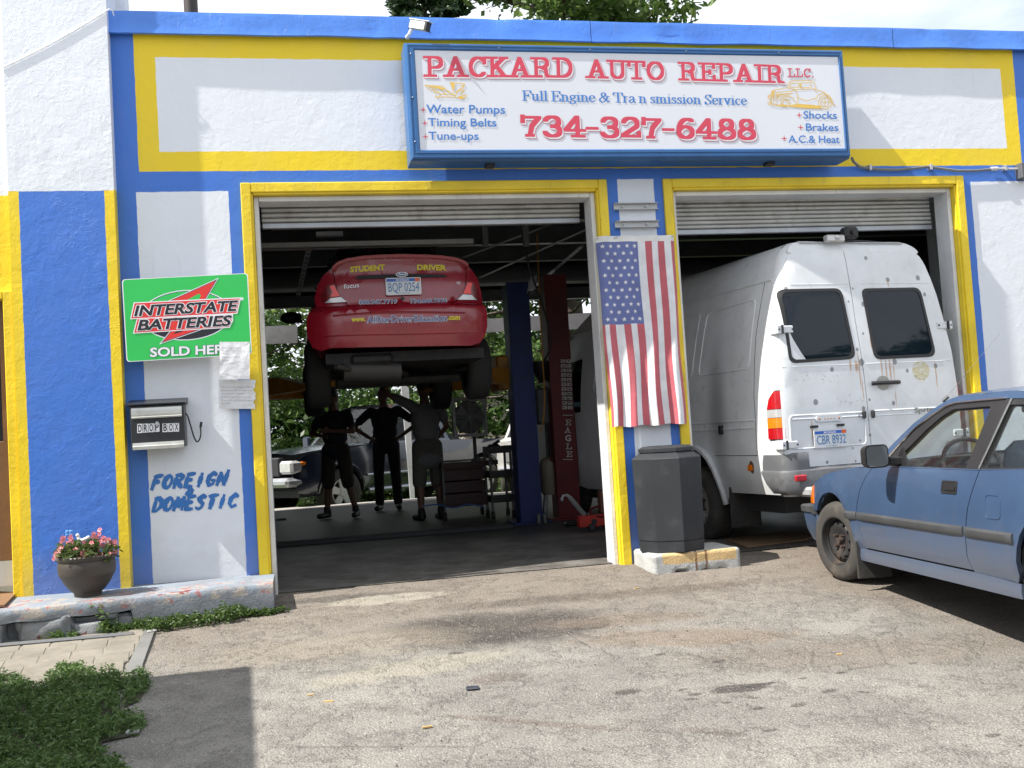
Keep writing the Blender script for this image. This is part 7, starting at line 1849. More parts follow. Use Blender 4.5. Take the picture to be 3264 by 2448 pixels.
# trolley jack at the right of bay one
jk = thing('workshop_crane', 'red wheeled jack with bent grey handle inside the right jamb', 'trolley jack', tuple(P8(1310, 1300, 2.3)))
Yj = 2.3
mb = MB(); a, b = P8(1175, 1190, Yj), P8(1450, 1240, Yj); mb.box(a.x, b.x, Yj, Yj+.10, b.z, a.z+.02, bev=.008); mb.build('beam', simple('jack_red', (.42, .03, .02), .45, dirt=((.08, .03, .02), .4)), jk)
mb = MB(); a = P8(1290, 1216, Yj-.01); mb.cyl(a, a+Vector((0, .03, 0)), .03, n=14); mb.build('hole', m_blk, jk)
mb = MB(); mb.tube([P8(1045, 1045, Yj), P8(1055, 1020, Yj), P8(1085, 1015, Yj), P8(1110, 1040, Yj), P8(1215, 1165, Yj+.05)], [.014, .014, .016, .026, .028], 8); mb.sphere(P8(1045, 1048, Yj), .022); mb.build('handle', simple('handle_grey', (.28, .29, .29), .4, .4), jk)
mb = MB(); c = P8(1340, 1140, Yj+.05); mb.tube([(c.x+.12*math.cos(2*math.pi*k/20), Yj+.05+.05*math.sin(2*math.pi*k/20), c.z+.05*math.sin(2*math.pi*k/20)) for k in range(20)], .012, 6, closed=True); mb.build('steering_ring', m_lred2, jk)
mb = MB(); a, b = P8(1330, 980, Yj+.08), P8(1430, 1150, Yj+.08); mb.box(a.x, b.x, Yj+.06, Yj+.2, b.z, a.z, bev=.02); mb.build('pump_body', simple('jack_brown', (.14, .06, .04), .6), jk)
mb = MB(); a = P8(1250, 1255, Yj); b = P8(1420, 1400, Yj); mb.box(a.x, a.x+.05, Yj+.02, Yj+.08, FL(Yj)+.04, a.z); mb.box(b.x-.06, b.x, Yj+.02, Yj+.08, FL(Yj)+.04, a.z); mb.cyl((a.x, Yj, FL(Yj)+.045), (a.x+.05, Yj, FL(Yj)+.045), .045); mb.cyl((b.x-.05, Yj, FL(Yj)+.045), (b.x, Yj, FL(Yj)+.045), .045); mb.build('leg', m_dark, jk)
# hoses and leads
def rope(pts, r, m, lb, cat='cable', nm='cable', k=6): mb = MB(); mb.tube(smooth_path([Vector(p) for p in pts], k), r, 6); return tag(mb.build(nm, m), lb, cat)
rope([PY(1655, 690, 2.5), PY(1670, 780, 3.0), PY(1690, 860, 3.1), PY(1740, 1010, 3.3), PY(1754, 1100, 3.3), PY(1735, 1150, 3.4), PY(1728, 1165, 3.6)], .012, m_blk, 'black air hose hanging from the ceiling between the lift posts', 'hose', 'air_hose')
rope([PY(1712, 745, 3.3), PY(1716, 860, 3.3), PY(1722, 1000, 3.3), PY(1730, 1150, 3.3), PY(1735, 1240, 3.3), PY(1733, 1330, 3.3), PY(1722, 1380, 3.3)], .007, simple('orange_cord', (.42, .20, .02), .6), 'thin orange cord hanging beside the black hose', 'cord', 'cord')
rope([(-.1, 4.3, FL(4.3)+.03), PZ(905, 1650, .11), PZ(980, 1655, .10), PZ(1120, 1652, .10), PZ(1230, 1640, .11), PZ(1310, 1632, .12)], .012, m_blk, 'black hose lying along the floor behind the door opening', 'hose', 'floor_hose')
rope([P8(-10, 1100, 4.4), P8(100, 1085, 4.4), P8(220, 1110, 4.3), P8(340, 1085, 4.4), P8(430, 1100, 4.4), P8(460, 1112, 4.5)], .009, simple('blue_hose', (.04, .10, .30), .5), 'blue hose coiled on the floor under the tool carts', 'hose', 'floor_hose')
mb = MB(); p = PZ(880, 1672, .09); mb.box(p.x-.0, p.x+.14, p.y, p.y+.16, .06, .16, bev=.01); tag(mb.build('floor_box', m_dark), 'dark box on the floor just inside the left door jamb', 'box')
mb = MB(); vs = [PZ(x, y, .028) for x, y in ((2310, 1720), (2380, 1742), (2560, 1720), (2630, 1700), (2400, 1690))]
n = len(vs); mb.add([v+Vector((0, 0, .01*mnoise.noise(v*3))) for v in vs]+[v+Vector((0, 0, -.012)) for v in vs], [tuple(range(n))]+[(i, (i+1) % n, n+(i+1) % n, n+i) for i in range(n)])
tag(mb.build('cardboard_sheet', simple('cardboard', (.20, .125, .07), .9, bmp=.3)), 'flattened brown cardboard lying on the floor under the white van', 'cardboard')
# ================================================================ behind the garage
def leafmat(name, a, b, tr=.35):
    m = bpy.data.materials.new(name); m.use_nodes = True; S.nt = m.node_tree; N = m.node_tree.nodes; N.clear()
    o = N.new('ShaderNodeOutputMaterial'); d = N.new('ShaderNodeBsdfDiffuse'); t = N.new('ShaderNodeBsdfTranslucent'); mx_ = N.new('ShaderNodeMixShader'); mx_.inputs[0].default_value = tr
    (x, y, z), v = wcoords(); g = N.new('ShaderNodeNewGeometry')
    r = S(g.outputs['Random Per Island'])
    c = mix(r, a, b); c = mix(sstep(noise(v, .9, 3), .35, .7)*.5, c, tuple(k*.6 for k in a))
    S.nt.links.new(c, d.inputs[0]); S.nt.links.new(c, t.inputs[0])
    gl = N.new('ShaderNodeBsdfGlossy'); gl.inputs['Roughness'].default_value = .45; gl.inputs[0].default_value = (.5, .5, .5, 1); m2 = N.new('ShaderNodeMixShader'); m2.inputs[0].default_value = .06
    S.nt.links.new(d.outputs[0], mx_.inputs[1]); S.nt.links.new(t.outputs[0], mx_.inputs[2]); S.nt.links.new(mx_.outputs[0], m2.inputs[1]); S.nt.links.new(gl.outputs[0], m2.inputs[2]); S.nt.links.new(m2.outputs[0], o.inputs[0]); return m
m_leaf = leafmat('leaf_green', (.06, .13, .025), (.21, .30, .08)); m_leafd = leafmat('leaf_dark_green', (.028, .07, .014), (.085, .15, .032)); m_needle = leafmat('needle_green', (.022, .055, .018), (.05, .085, .03), .15)
m_bark = simple('bark', (.075, .06, .048), .9, bmp=.9, bs=14, bd=.03)
def leaves(cl, n, size, rng, flat_=.0, shape=(1, 1, 1), long=1.0):
    """n leaf quads scattered round cluster centres cl: (x, y, z, r)"""
    cl = np.array(cl); idx = rng.integers(0, len(cl), n); c = cl[idx]
    d = rng.normal(size=(n, 3)); d /= np.linalg.norm(d, axis=1)[:, None]; d *= (rng.random(n)**.45)[:, None]
    p = c[:, :3]+d*c[:, 3:4]*np.array(shape)
    a = rng.normal(size=(n, 3)); a[:, 2] *= .6; a /= np.linalg.norm(a, axis=1)[:, None]
    b = rng.normal(size=(n, 3)); b -= a*(a*b).sum(1)[:, None]; b /= np.linalg.norm(b, axis=1)[:, None]
    s = size*(.4+1.25*rng.random(n)**1.6)[:, None]
    v = np.stack([p-a*s*long, p-b*s*.42+a*s*.05, p+a*s*long, p+b*s*.42+a*s*.05], 1).reshape(-1, 3)
    return v
def quads(name, v, mat, parent=None):
    n = len(v)//4; me = bpy.data.meshes.new(name); me.vertices.add(n*4); me.vertices.foreach_set('co', v.astype(np.float32).ravel())
    me.loops.add(n*4); me.loops.foreach_set('vertex_index', np.arange(n*4, dtype=np.int32)); me.polygons.add(n); me.polygons.foreach_set('loop_start', np.arange(0, n*4, 4, dtype=np.int32)); me.polygons.foreach_set('loop_total', np.full(n, 4, dtype=np.int32))
    me.materials.append(mat); me.update(calc_edges=True); o = bpy.data.objects.new(name, me); COL.objects.link(o)
    if parent: o.parent = parent
    return o
def tree(label, loc, H, cr, n, size, mat, seed, cz=.62, group=None, trunk_r=.16, low=.25, nm='tree', rx=1.0):
    rng = np.random.default_rng(seed); random.seed(seed)
    t = thing(nm, label, 'tree', loc, random.uniform(0, 6), group)
    mb = MB(); tp = [Vector((0, 0, -.2))]
    for i in range(1, 8): tp.append(Vector((random.uniform(-.1, .1)*i*.3, random.uniform(-.1, .1)*i*.3, H*.8*i/7)))
    mb.tube(tp, [trunk_r*(1.25-.15*i) for i in range(8)], 10); cl = []
    for k in range(26):
        h = random.uniform(low, .92)*H; a = random.uniform(0, 2*math.pi); i = min(6, int(h/(H*.8)*7)); b0 = tp[i].lerp(tp[i+1], .5) if i < 7 else tp[-1]; b0 = Vector((b0.x, b0.y, min(h*.86, H*.8)))
        rr = cr*(1-((h/H-cz)/(.62))**2)**.5 if abs((h/H-cz)/.62) < 1 else .3*cr
        rr *= random.uniform(.6, 1.05); e = Vector((math.cos(a)*rr*rx, math.sin(a)*rr, h))
        m_ = b0.lerp(e, .5)+Vector((0, 0, -.08*rr)); mb.tube([b0, m_, e], [trunk_r*.35, trunk_r*.2, trunk_r*.08], 6)
        for q in (.55, .8, 1.0):
            c = b0.lerp(e, q); cl.append((c.x+random.uniform(-.2, .2), c.y+random.uniform(-.2, .2), c.z+random.uniform(-.1, .3), random.uniform(.28, .62)*cr*.5))
    mb.build('trunk', m_bark, t, local=True, smooth=60)
    quads('crown', leaves(cl, n, size, rng, shape=(1, 1, .7)), mat, t); return t
for nm_ in ('painted_lettering',): pass
G1 = 'trees standing behind the garage'
specs = [((-1.6, 15.5), 7.5, 2.6, 9000, .085, m_leafd, 'dark leafy tree seen at the far left through the open bay'), ((1.2, 17.5), 8, 2.9, 10000, .085, m_leaf, 'light green tree seen above the pickup through the open bay'),
         ((4.2, 15.2), 7, 2.5, 10000, .08, m_leaf, 'bright green tree seen just right of the red sedan'), ((6.6, 17.0), 8, 2.8, 9000, .085, m_leafd, 'dark green tree seen between the lift posts'), ((9.0, 14.5), 6.5, 2.4, 8000, .08, m_leaf, 'green tree beyond the right bay'), ((-4.4, 17.5), 8, 2.9, 6000, .09, m_leafd, 'tree hidden mostly behind the left wall')]
for i, ((x, y), H, cr, n, s, m, lb) in enumerate(specs): tree(lb, (x, y, .1), H, cr, n, s, m, 20+i, cz=.5, low=.10, group=G1, trunk_r=.14)
rng = np.random.default_rng(4)
cl = [(x, 21+rng.random()*3, rng.random()*5.2, 1.25) for x in np.linspace(-12, 16, 60)]+[(x, 20+rng.random()*2, rng.random()*2, .9) for x in np.linspace(-12, 16, 30)]
tag(quads('far_wood', leaves(cl, 60000, .13, rng), m_leafd), 'dense wood closing the view behind the garage', 'wood', kind='stuff')
cl = [(x, 12.6+rng.random()*1.2, .1+rng.random()*.25, .3) for x in np.linspace(-4, 9, 40)]
tag(quads('undergrowth', leaves(cl, 7000, .05, rng), m_leaf), 'low weeds along the lawn edge behind the garage', 'weeds', kind='stuff')
cl = [(1.3+.05*i, 10.5+rng.random()*.2, .14+.05*rng.random(), .09) for i in range(20)]
tag(quads('apron_weeds', leaves(cl, 700, .035, rng), m_leaf), 'weeds along the rear apron', 'weeds', kind='stuff')
# trees whose tops show above the coping
t = tree('broad green tree whose top shows above the coping right of the camera', (7.4, 17.5, 0), 15.8, 4.3, 42000, .12, m_leaf, 61, cz=.70, low=.45, trunk_r=.3, nm='tall_tree')
def pine(label, loc, H, R, n, seed):
    rng = np.random.default_rng(seed); random.seed(seed); t = thing('pine_tree', label, 'tree', loc); mb = MB(); mb.cyl((0, 0, -.2), (0, 0, H), .28, .03, n=10); cl = []
    for k in range(90):
        h = H*(.25+.75*k/90); r = R*(1-(h/H))**.7+.35; a = k*2.4; e = Vector((math.cos(a)*r, math.sin(a)*r, h+.25*r)); mb.tube([(0, 0, h), e], [.05, .015], 5)
        for q in (.45, .65, .85, 1.0): c = Vector((0, 0, h)).lerp(e, q); cl.append((c.x, c.y, c.z+.1, .34))
    mb.build('trunk', m_bark, t, local=True); quads('crown', leaves(cl, n, .15, rng, long=1.0, shape=(1, 1, .8)), m_needle, t)
    return t
pine('dark pine whose top shows above the coping left of the big tree', (4.9, 23.5, 0), 17.5, 2.6, 34000, 9)
# trees over the road behind the camera; the van's windows mirror them
for i, (x, y, H, cr) in enumerate(((-9, -30, 8.5, 3), (-15, -27, 9.5, 3.6), (-3, -33, 8.5, 3), (5, -34, 8, 3), (-22, -30, 9, 3.4), (12, -26, 9, 3.6), (18, -24, 9, 3.6), (26, -17, 7.2, 3.2), (31, -20, 7.8, 3.4), (36, -25, 8.2, 3.8), (30, -27, 8, 3.6), (24, -22, 7, 3.2), (40, -33, 10, 4), (44, -27, 9, 4), (-5.5, -36, 10, 3.2))):
    tree('leafy green tree standing across the road, mirrored in the dark van windows', (x, y, -.65), H, cr, 5000, .16, m_leafd, 80+i, cz=.5, low=.15, group='trees across the road')
# grey planks across the rear opening
m_plank = simple('weathered_plank', (.34, .335, .35), .85, 0, .2, 2, bmp=.5, bs=20, dirt=((.16, .15, .15), .6))
for i, (pts, lb) in enumerate((([(800, 1042), (948, 1036), (948, 1093), (800, 1098)], 'grey weathered plank across the rear opening left of the red sedan'), ([(1520, 1018), (1960, 992), (1960, 1044), (1520, 1060)], 'grey weathered plank across the rear opening behind the lift posts'))):
    f = [PY(x, y, 9.1) for x, y in pts]; mb = MB(); mb.add(f+[p+Vector((0, .04, 0)) for p in f], [(0, 1, 2, 3), (4, 7, 6, 5), (0, 4, 5, 1), (1, 5, 6, 2), (2, 6, 7, 3), (3, 7, 4, 0)]); tag(mb.build('weathered_plank', m_plank, smooth=0), lb, 'plank')
a, b = PY(1285, 1218, 9.4), PY(1320, 1612, 9.4); mb = MB(); mb.add([(a.x-.04, 9.4, a.z), (a.x+.09, 9.4, a.z-.1), (b.x+.02, 9.4, b.z), (b.x-.05, 9.4, b.z), (a.x-.04, 9.46, a.z), (a.x+.09, 9.46, a.z-.1), (b.x+.02, 9.46, b.z), (b.x-.05, 9.46, b.z)], [(0, 1, 2, 3), (4, 7, 6, 5), (0, 4, 5, 1), (1, 5, 6, 2), (2, 6, 7, 3), (3, 7, 4, 0)])
tag(mb.build('white_post', m_white, smooth=0), 'narrow white leaning board beyond the rear opening', 'board')
# distant house with brown roof
hs = thing('far_house', 'distant house with brown shingled roof seen behind the red lift post', 'house', (9.6, 30, 0))
mb = MB(); mb.box(7.0, 14, 30, 36, 0, 3.3); mb.build('wall', simple('house_wall', (.35, .30, .26), .8), hs, smooth=0)
mb = MB(); mb.prism([(29.4, 3.2), (33, 5.0), (36.6, 3.2)], 6.6, 14.4, lambda u, v, w: (w, u, v)); mb.build('roof', simple('shingle', (.20, .10, .075), .9, bmp=.5, bs=8), hs, smooth=0)

# ---------------------------------------------------------------- dark pickup, local: y forward, x right
def truck_side(tk, m, s, L0, arches, zt, cab, zb=.42):
    pass
_h = PY(1088, 1572, 9.3); _a = R_(126); PKL = (_h.x-(math.cos(_a)*-.93-math.sin(_a)*1.62), 9.3-(math.sin(_a)*-.93+math.cos(_a)*1.62))
pk = thing('dark_pickup', 'dark blue pickup with alloy wheels parked outside the rear opening', 'pickup truck', (*PKL, -.065), R_(126))
m_navy = car_paint('navy_paint', (.012, .018, .035), (.06, .06, .06), .1, .2, 1.0)
W2 = .98
TK = [(.4, -.06), (.55, -.01), (.8, 0), (1.0, -.02), (1.15, -.05), (1.2, -.08), (1.85, -.30)]
for s in (-1, 1):
    SG = s
    F = lambda y, z: (s*(W2+sinterp(TK, z)-.10*max(0, (y-2.2)/.4)**2), y, z)
    def af(c): return [(c+.47*math.cos(R_(a)), .42+.47*math.sin(R_(a))) for a in range(0, 181, 12)]
    poly = [(-2.7, .50), (-2.7, 1.12), (-1.2, 1.16), (1.0, 1.16), (1.6, 1.13), (2.3, 1.06), (2.52, .95), (2.55, .72), (2.45, .45)]+[(2.2, .42)]+af(1.62)+[(1.1, .42), (-1.2, .42)]+af(-1.75)+[(-2.3, .45)]
    shell('body_side', poly, F, m_navy, pk, step=.12, thick=.04)
    gl = [(-.85, 1.20), (.62, 1.20), (.18, 1.72), (.02, 1.76), (-.72, 1.76)]; go = [(-.95, 1.16), (.88, 1.16), (.28, 1.80), (.05, 1.86), (-.80, 1.86)]
    shell('cab_frame', go, F, m_navy, pk, [rpoly(gl, .04)], .12, .04); shell('cab_window', rpoly(gl, .04), F, m_tint, pk, step=.3, thick=0, off=-.02)
    mb = MB(); mb.tube(onpath(F, [(1.1, .66), (-1.2, .66)], .012, .2), .025, 6); mb.tube(onpath(F, [(1.05, .40), (-1.1, .40)], .03, .3), .04, 6); mb.build('side_moulding', simple('pickup_moulding', (.4, .42, .45), .35, .4), pk, local=True)
    mb = MB(); mb.tube(onpath(F, [(.86, 1.15), (.82, .5)], 0, .1), .004, 4); mb.build('door_gap', m_blk, pk, local=True)
    mb = MB(); mb.tube([F(*p) for p in af(1.62)], .03, 6); mb.build('arch_flare', m_navy, pk, local=True)
    for cy in (1.62, -1.75):
        wheel(pk, (s*.86, cy, .40), .40, .25, .235, simple('alloy_silver', (.75, .75, .74), .5, .1), s, style='alloy')
        mb = MB(); pr_ = [(s*.93, cy+.47*math.cos(R_(a)), .42+.47*math.sin(R_(a))) for a in range(0, 181, 20)]; pi_ = [(s*.5, y, z) for _, y, z in pr_]; n = len(pr_); mb.add(pr_+pi_, [(i, i+1, n+i+1, n+i) for i in range(n-1)]+[tuple(range(n, 2*n))]); mb.build('wheel_housing', m_dark, pk, local=True)
    mb = MB(); mb.box(s*.60, s*.95, 2.26, 2.60, .77, .98, bev=.04); mb.build('headlight', m_lclr, pk, local=True)
    mb = MB(); mb.box(s*.85, s*.958, 2.25, 2.42, .885, .965, bev=.02); mb.box(s*.85, s*.958, 2.25, 2.38, .775, .825, bev=.015); mb.build('turn_signal', m_lamb, pk, local=True)
    mb = MB(); mb.box(s*1.0, s*1.2, .72, .80, 1.16, 1.38, bev=.03); mb.cyl((s*.9, .78, 1.18), (s*1.05, .76, 1.2), .02); mb.build('door_mirror', m_navy, pk, local=True)
SG = 1
mb = MB(); mb.grid(lambda u, v: ((v*2-1)*(.90-.06*u), .95+1.55*u, 1.17-.10*u**2+.05*(1-(v*2-1)**2)), 8, 8); mb.build('bonnet', m_navy, pk, local=True)
mb = MB(); mb.grid(lambda u, v: ((v*2-1)*(.86-.18*u), .92-.62*u, 1.19+.62*u), 4, 6); mb.build('windscreen', m_glass, pk, local=True)
mb = MB(); mb.grid(lambda u, v: ((v*2-1)*.68, .28-1.05*u, 1.85+.03*(1-(v*2-1)**2)), 4, 6); mb.build('roof', m_navy, pk, local=True)
mb = MB(); mb.box(-.95, .95, 2.35, 2.70, .56, .71, bev=.05); mb.build('front_bumper', simple('bumper_chrome', (.40, .41, .43), .3, .5), pk, local=True); mb = MB(); mb.box(-.58, .58, 2.46, 2.58, .74, 1.04, bev=.02); mb.build('grille', m_blk, pk, local=True)
mb = MB(); mb.box(-.85, .85, -2.6, 2.4, .38, .5); mb.box(-.9, .9, -2.65, -.95, .5, .6); mb.build('chassis', m_dark, pk, local=True)
# red car beyond, only its roof and windows show
rk = thing('red_car', 'maroon car parked beyond the dark pickup with its roof showing', 'car', (1.95, 13.6, .12), R_(98))
m_mar = car_paint('maroon_paint', (.22, .02, .03), (.1, .05, .05), .1, .3, .6)
mb = MB(); rings = []
for y, h, z0, z1 in ((-2.1, .7, .35, .8), (-1.8, .85, .25, .95), (0, .86, .25, .95), (1.5, .85, .25, .9), (2.1, .7, .3, .65)): rings.append([(-h, y, z0), (h, y, z0), (h, y, z1-.08), (h*.93, y, z1), (-h*.93, y, z1), (-h, y, z1-.08)])
mb.loft(rings); mb.build('body', m_mar, rk, local=True)
mb = MB(); rings = []
for y, h, z1 in ((-1.6, .7, .96), (-1.0, .6, 1.38), (.1, .6, 1.42), (.9, .72, .93)): rings.append([(-h*1.12, y, .92), (h*1.12, y, .92), (h, y, z1-.03), (-h, y, z1-.03)])
mb.loft(rings); mb.build('windows', m_tint, rk, local=True); mb = MB(); mb.grid(lambda u, v: ((v*2-1)*.62, -1.0+1.15*u, 1.40+.03*math.sin(math.pi*v)), 4, 6); mb.build('roof', m_mar, rk, local=True)
for s in (-1, 1):
    for y in (-1.3, 1.35): wheel(rk, (s*.78, y, .31), .31, .2, .19, MATS['alloy_silver'], s, style='alloy')
# white pickup facing the garage
wp = thing('white_pickup', 'white pickup facing the garage behind the tool carts', 'pickup truck', (5.15, 11.4, -.065), R_(164))
m_wtp = car_paint('white_truck_paint', (.66, .66, .64), (.3, .28, .25), .2, .35, .4)
def wp_build():
    global SG
    a = PY(1545, 1316, 11.1)
    for s in (-1, 1):
        SG = s; F = lambda y, z: (s*(.92+sinterp(TK, z)), y, z)
        poly = [(-2.6, .45), (-2.6, 1.1), (.8, 1.12), (1.8, 1.08), (1.98, 1.0), (2.0, .5), (1.9, .42)]+[(1.15+.42*math.cos(R_(a)), .40+.42*math.sin(R_(a))) for a in range(0, 181, 15)]+[(.6, .4), (-1.5, .4)]
        shell('body_side', poly, F, m_wtp, wp, step=.2, thick=.04)
        gl = rpoly([(-.9, 1.18), (.45, 1.18), (.1, 1.62), (-.75, 1.62)], .04); shell('cab_frame', [(-1.0, 1.12), (.72, 1.12), (.22, 1.72), (-.85, 1.74)], F, m_wtp, wp, [gl], .2, .04); shell('cab_window', gl, F, m_tint, wp, step=.3, thick=0, off=-.02)
        wheel(wp, (s*.80, 1.15, .37), .37, .22, .2, MATS['silver_steel_rim'], s, style='alloy'); wheel(wp, (s*.80, -1.8, .37), .37, .22, .2, MATS['silver_steel_rim'], s, style='alloy')
        mb = MB(); mb.box(s*.52, s*.80, 1.96, 2.06, .72, .92, bev=.03); mb.build('headlight', m_lclr, wp, local=True)
    SG = 1
    mb = MB(); mb.grid(lambda u, v: ((v*2-1)*.86, .74+1.26*u, 1.13-.07*u**2+.04*(1-(v*2-1)**2)), 6, 8); mb.grid(lambda u, v: ((v*2-1)*.88, 2.0+.02*u, 1.07-.45*u), 2, 6); mb.build('bonnet', m_wtp, wp, local=True)
    mb = MB(); mb.grid(lambda u, v: ((v*2-1)*(.80-.16*u), .70-.46*u, 1.16+.5*u), 4, 6); mb.build('windscreen', m_glass, wp, local=True)
    mb = MB(); mb.grid(lambda u, v: ((v*2-1)*.66, .24-1.08*u, 1.72+.03*(1-(v*2-1)**2)), 4, 6); mb.box(-.68, .68, .20, .26, 1.64, 1.73); mb.build('roof', m_wtp, wp, local=True)
    mb = MB(); mb.box(-.45, .45, 2.0, 2.05, .72, .95, bev=.02); mb.build('grille', m_blk, wp, local=True); mb = MB(); mb.box(-.9, .9, 1.98, 2.14, .46, .64, bev=.04); mb.build('front_bumper', MATS['bumper_chrome'], wp, local=True)
    mb = MB(); mb.box(-.8, .8, -2.5, 1.9, .36, .5); mb.box(-.6, .6, -.5, .3, .6, 1.3, bev=.1); mb.build('chassis', m_dark, wp, local=True)
wp_build()

# ================================================================ plants near the door
m_weed = leafmat('weed_green', (.05, .105, .02), (.13, .20, .05)); m_grass = leafmat('grass_green', (.06, .13, .03), (.14, .22, .065))
rng = np.random.default_rng(12)
def strip(px0, px1, n, spread, size, hgt, name, lb, mat):
    pts = []
    for i in range(n):
        t = rng.random(); a = PG(px0[0]+(px1[0]-px0[0])*t, px0[1]+(px1[1]-px0[1])*t); k = .35+.9*max(0, mnoise.noise(Vector((t*7, 3, n*.01)))+.35)
        pts.append((a.x+rng.normal()*spread, a.y+rng.normal()*spread*.8, gz(a.y)+.01+hgt*k*rng.random(), .035*k+.012))
    return tag(quads(name, leaves(pts, n*14, size, rng), mat), lb, 'weeds', kind='stuff')
strip((330, 2022), (905, 1952), 260, .022, .0135, .06, 'ledge_weeds', 'green weeds growing along the foot of the concrete ledge', m_weed)
strip((480, 2014), (760, 1978), 120, .03, .012, .10, 'ledge_weeds', 'green weeds growing along the foot of the concrete ledge', m_weed)
strip((150, 2045), (250, 2030), 26, .02, .012, .03, 'ledge_weeds', 'sparse weeds in front of the rubble', m_weed)
# one taller weed with broad leaves
wd = PG(370, 2015); tw = thing('broad_leaf_weed', 'tall bright green weed with broad leaves at the rubble end', 'plant', (wd.x, wd.y, gz(wd.y)))
mb = MB(); stem = [PY(375, 1990, wd.y), PY(350, 1975, wd.y), PY(330, 1955, wd.y), PY(312, 1935, wd.y)]; stem = [Vector((wd.x, wd.y, gz(wd.y)))]+stem; mb.tube(smooth_path(stem), .004, 5); mb.build('stem', m_weed, tw)
random.seed(8)
for i in range(16):
    p = Vector(stem[1+i % 4])+Vector((random.uniform(-.02, .02), random.uniform(-.02, .01), random.uniform(-.015, .02))); d = Vector((random.uniform(-1, 1), random.uniform(-1, .2), random.uniform(-.5, .3))).normalized(); s_ = d.cross(Vector((0, 0, 1))).normalized(); L = random.uniform(.035, .06)
    mb = MB(); vs = [p, p+d*L*.35+s_*L*.32, p+d*L*.7+s_*L*.28, p+d*L-Vector((0, 0, L*.2)), p+d*L*.7-s_*L*.28, p+d*L*.35-s_*L*.32, p+d*L*.5+Vector((0, 0, L*.1))]; mb.add(vs, [(0, 1, 6), (1, 2, 6), (2, 3, 6), (3, 4, 6), (4, 5, 6), (5, 0, 6)]); mb.build('leaf', m_weed, tw, smooth=60)
# grass patch at the lower left
edge = [PG(*p) for p in ((-60, 2150), (0, 2155), (60, 2170), (110, 2200), (150, 2185), (190, 2140), (250, 2125), (310, 2165), (400, 2160), (470, 2150), (478, 2190), (440, 2240), (395, 2260), (400, 2225), (375, 2200), (385, 2270), (465, 2310), (440, 2345), (330, 2370), (300, 2400), (400, 2450), (420, 2520), (-60, 2700))]
ep = [(p.x, p.y) for p in edge]+[(-4, -5.2), (-4, -1.45)]
def inside(x, y):
    c = False; n = len(ep)
    for i in range(n):
        (x0, y0), (x1, y1) = ep[i-1], ep[i]
        if (y0 > y) != (y1 > y) and x < (x1-x0)*(y-y0)/(y1-y0)+x0: c = not c
    return c
pts = []
while len(pts) < 9000:
    x = rng.uniform(-3.2, .1); y = rng.uniform(-4.6, -1.4)
    if inside(x, y):
        h = .025+.06*max(0, mnoise.noise(Vector((x*3, y*3, 1)))+.4); pts.append((x, y, gz(y)+h*rng.random(), .03))
tag(quads('grass_patch', leaves(pts, 210000, .0085, rng, long=1.5), m_grass), 'shaded patch of weedy grass at the bottom left', 'grass', kind='stuff')
mb = MB(); n = len(ep); 
mb.add([(x, y, gz(y)+.008) for x, y in ep], [tuple(range(n))]); tag(mb.build('grass_soil', simple('dark_soil', (.035, .035, .02), .95, bmp=.6), smooth=0), kind='structure')

# flowers in the pot
m_pink = leafmat('pink_petal', (.62, .13, .17), (.80, .34, .36), .3); m_pl = leafmat('begonia_leaf', (.045, .10, .02), (.14, .17, .05))
rng = np.random.default_rng(5); cl = []
for i in range(46): a = rng.random()*6.283; r = .19*rng.random()**.6; cl.append((r*math.cos(a), r*math.sin(a), .27+.11*rng.random()*(1.2-r*3), .05))
o = quads('foliage', leaves(cl, 1500, .02, rng), m_pl, pt)
fm = MB()
for i in range(5):
    a = 2*math.pi*i/5; c, s = math.cos(a), math.sin(a)
    fm.add([(0, 0, 0), (c*.011-s*.007, s*.011+c*.007, .006), (c*.018, s*.018, .003), (c*.011+s*.007, s*.011-c*.007, .006)], [(0, 1, 2, 3)])
fm.sphere((0, 0, .004), .004, 6, 4); f0 = None; random.seed(4)
zp_ = lambda a, b: PY(a/2.304, 1400+b/2.304, pc.y)
spots = [(750, 665), (745, 680), (755, 690), (710, 705), (735, 715), (770, 730), (700, 745), (720, 760), (690, 770), (745, 765), (735, 790), (760, 740), (845, 752), (830, 760), (850, 765), (480, 735), (475, 748), (535, 710), (540, 722), (525, 745), (515, 755), (470, 790), (460, 800), (440, 820), (455, 815), (425, 835), (415, 870), (430, 860), (580, 790), (570, 795), (545, 830), (555, 825), (640, 745), (635, 820), (640, 840), (660, 830), (680, 850), (690, 860), (650, 860), (700, 845), (740, 850), (745, 870), (735, 880), (830, 830), (840, 850), (860, 822), (600, 880), (610, 872), (640, 875), (780, 750), (705, 800), (690, 810), (675, 790), (720, 830)]
spots += [(x+random.uniform(-22, 22), y+random.uniform(-12, 14)) for x, y in spots[3:60:2]]
for x, y in spots:
    p = zp_(x, y)+Vector((random.uniform(-.005, .005), random.uniform(-.13, .02), random.uniform(-.004, .004))); rot = (random.uniform(.9, 1.7), random.uniform(-.5, .5), random.uniform(-.6, .6))
    if f0 is None: f0 = fm.build('flower', m_pink, pt, local=True, smooth=60); o = f0
    else: o = f0.copy(); COL.objects.link(o); o.parent = pt
    o.location = p-Vector(pt.location); o.rotation_euler = rot; k = random.uniform(.85, 1.25); o.scale = (k, k, k)
on = thing('garden_ornament', 'small blue butterfly shaped ornament stuck among the pink flowers', 'ornament', tuple(zp_(510, 740)))
mb = MB(); c = zp_(508, 690); mb.tube([c, c-Vector((-.005, 0, .12))], .002, 5); mb.build('stick', m_steel, on)
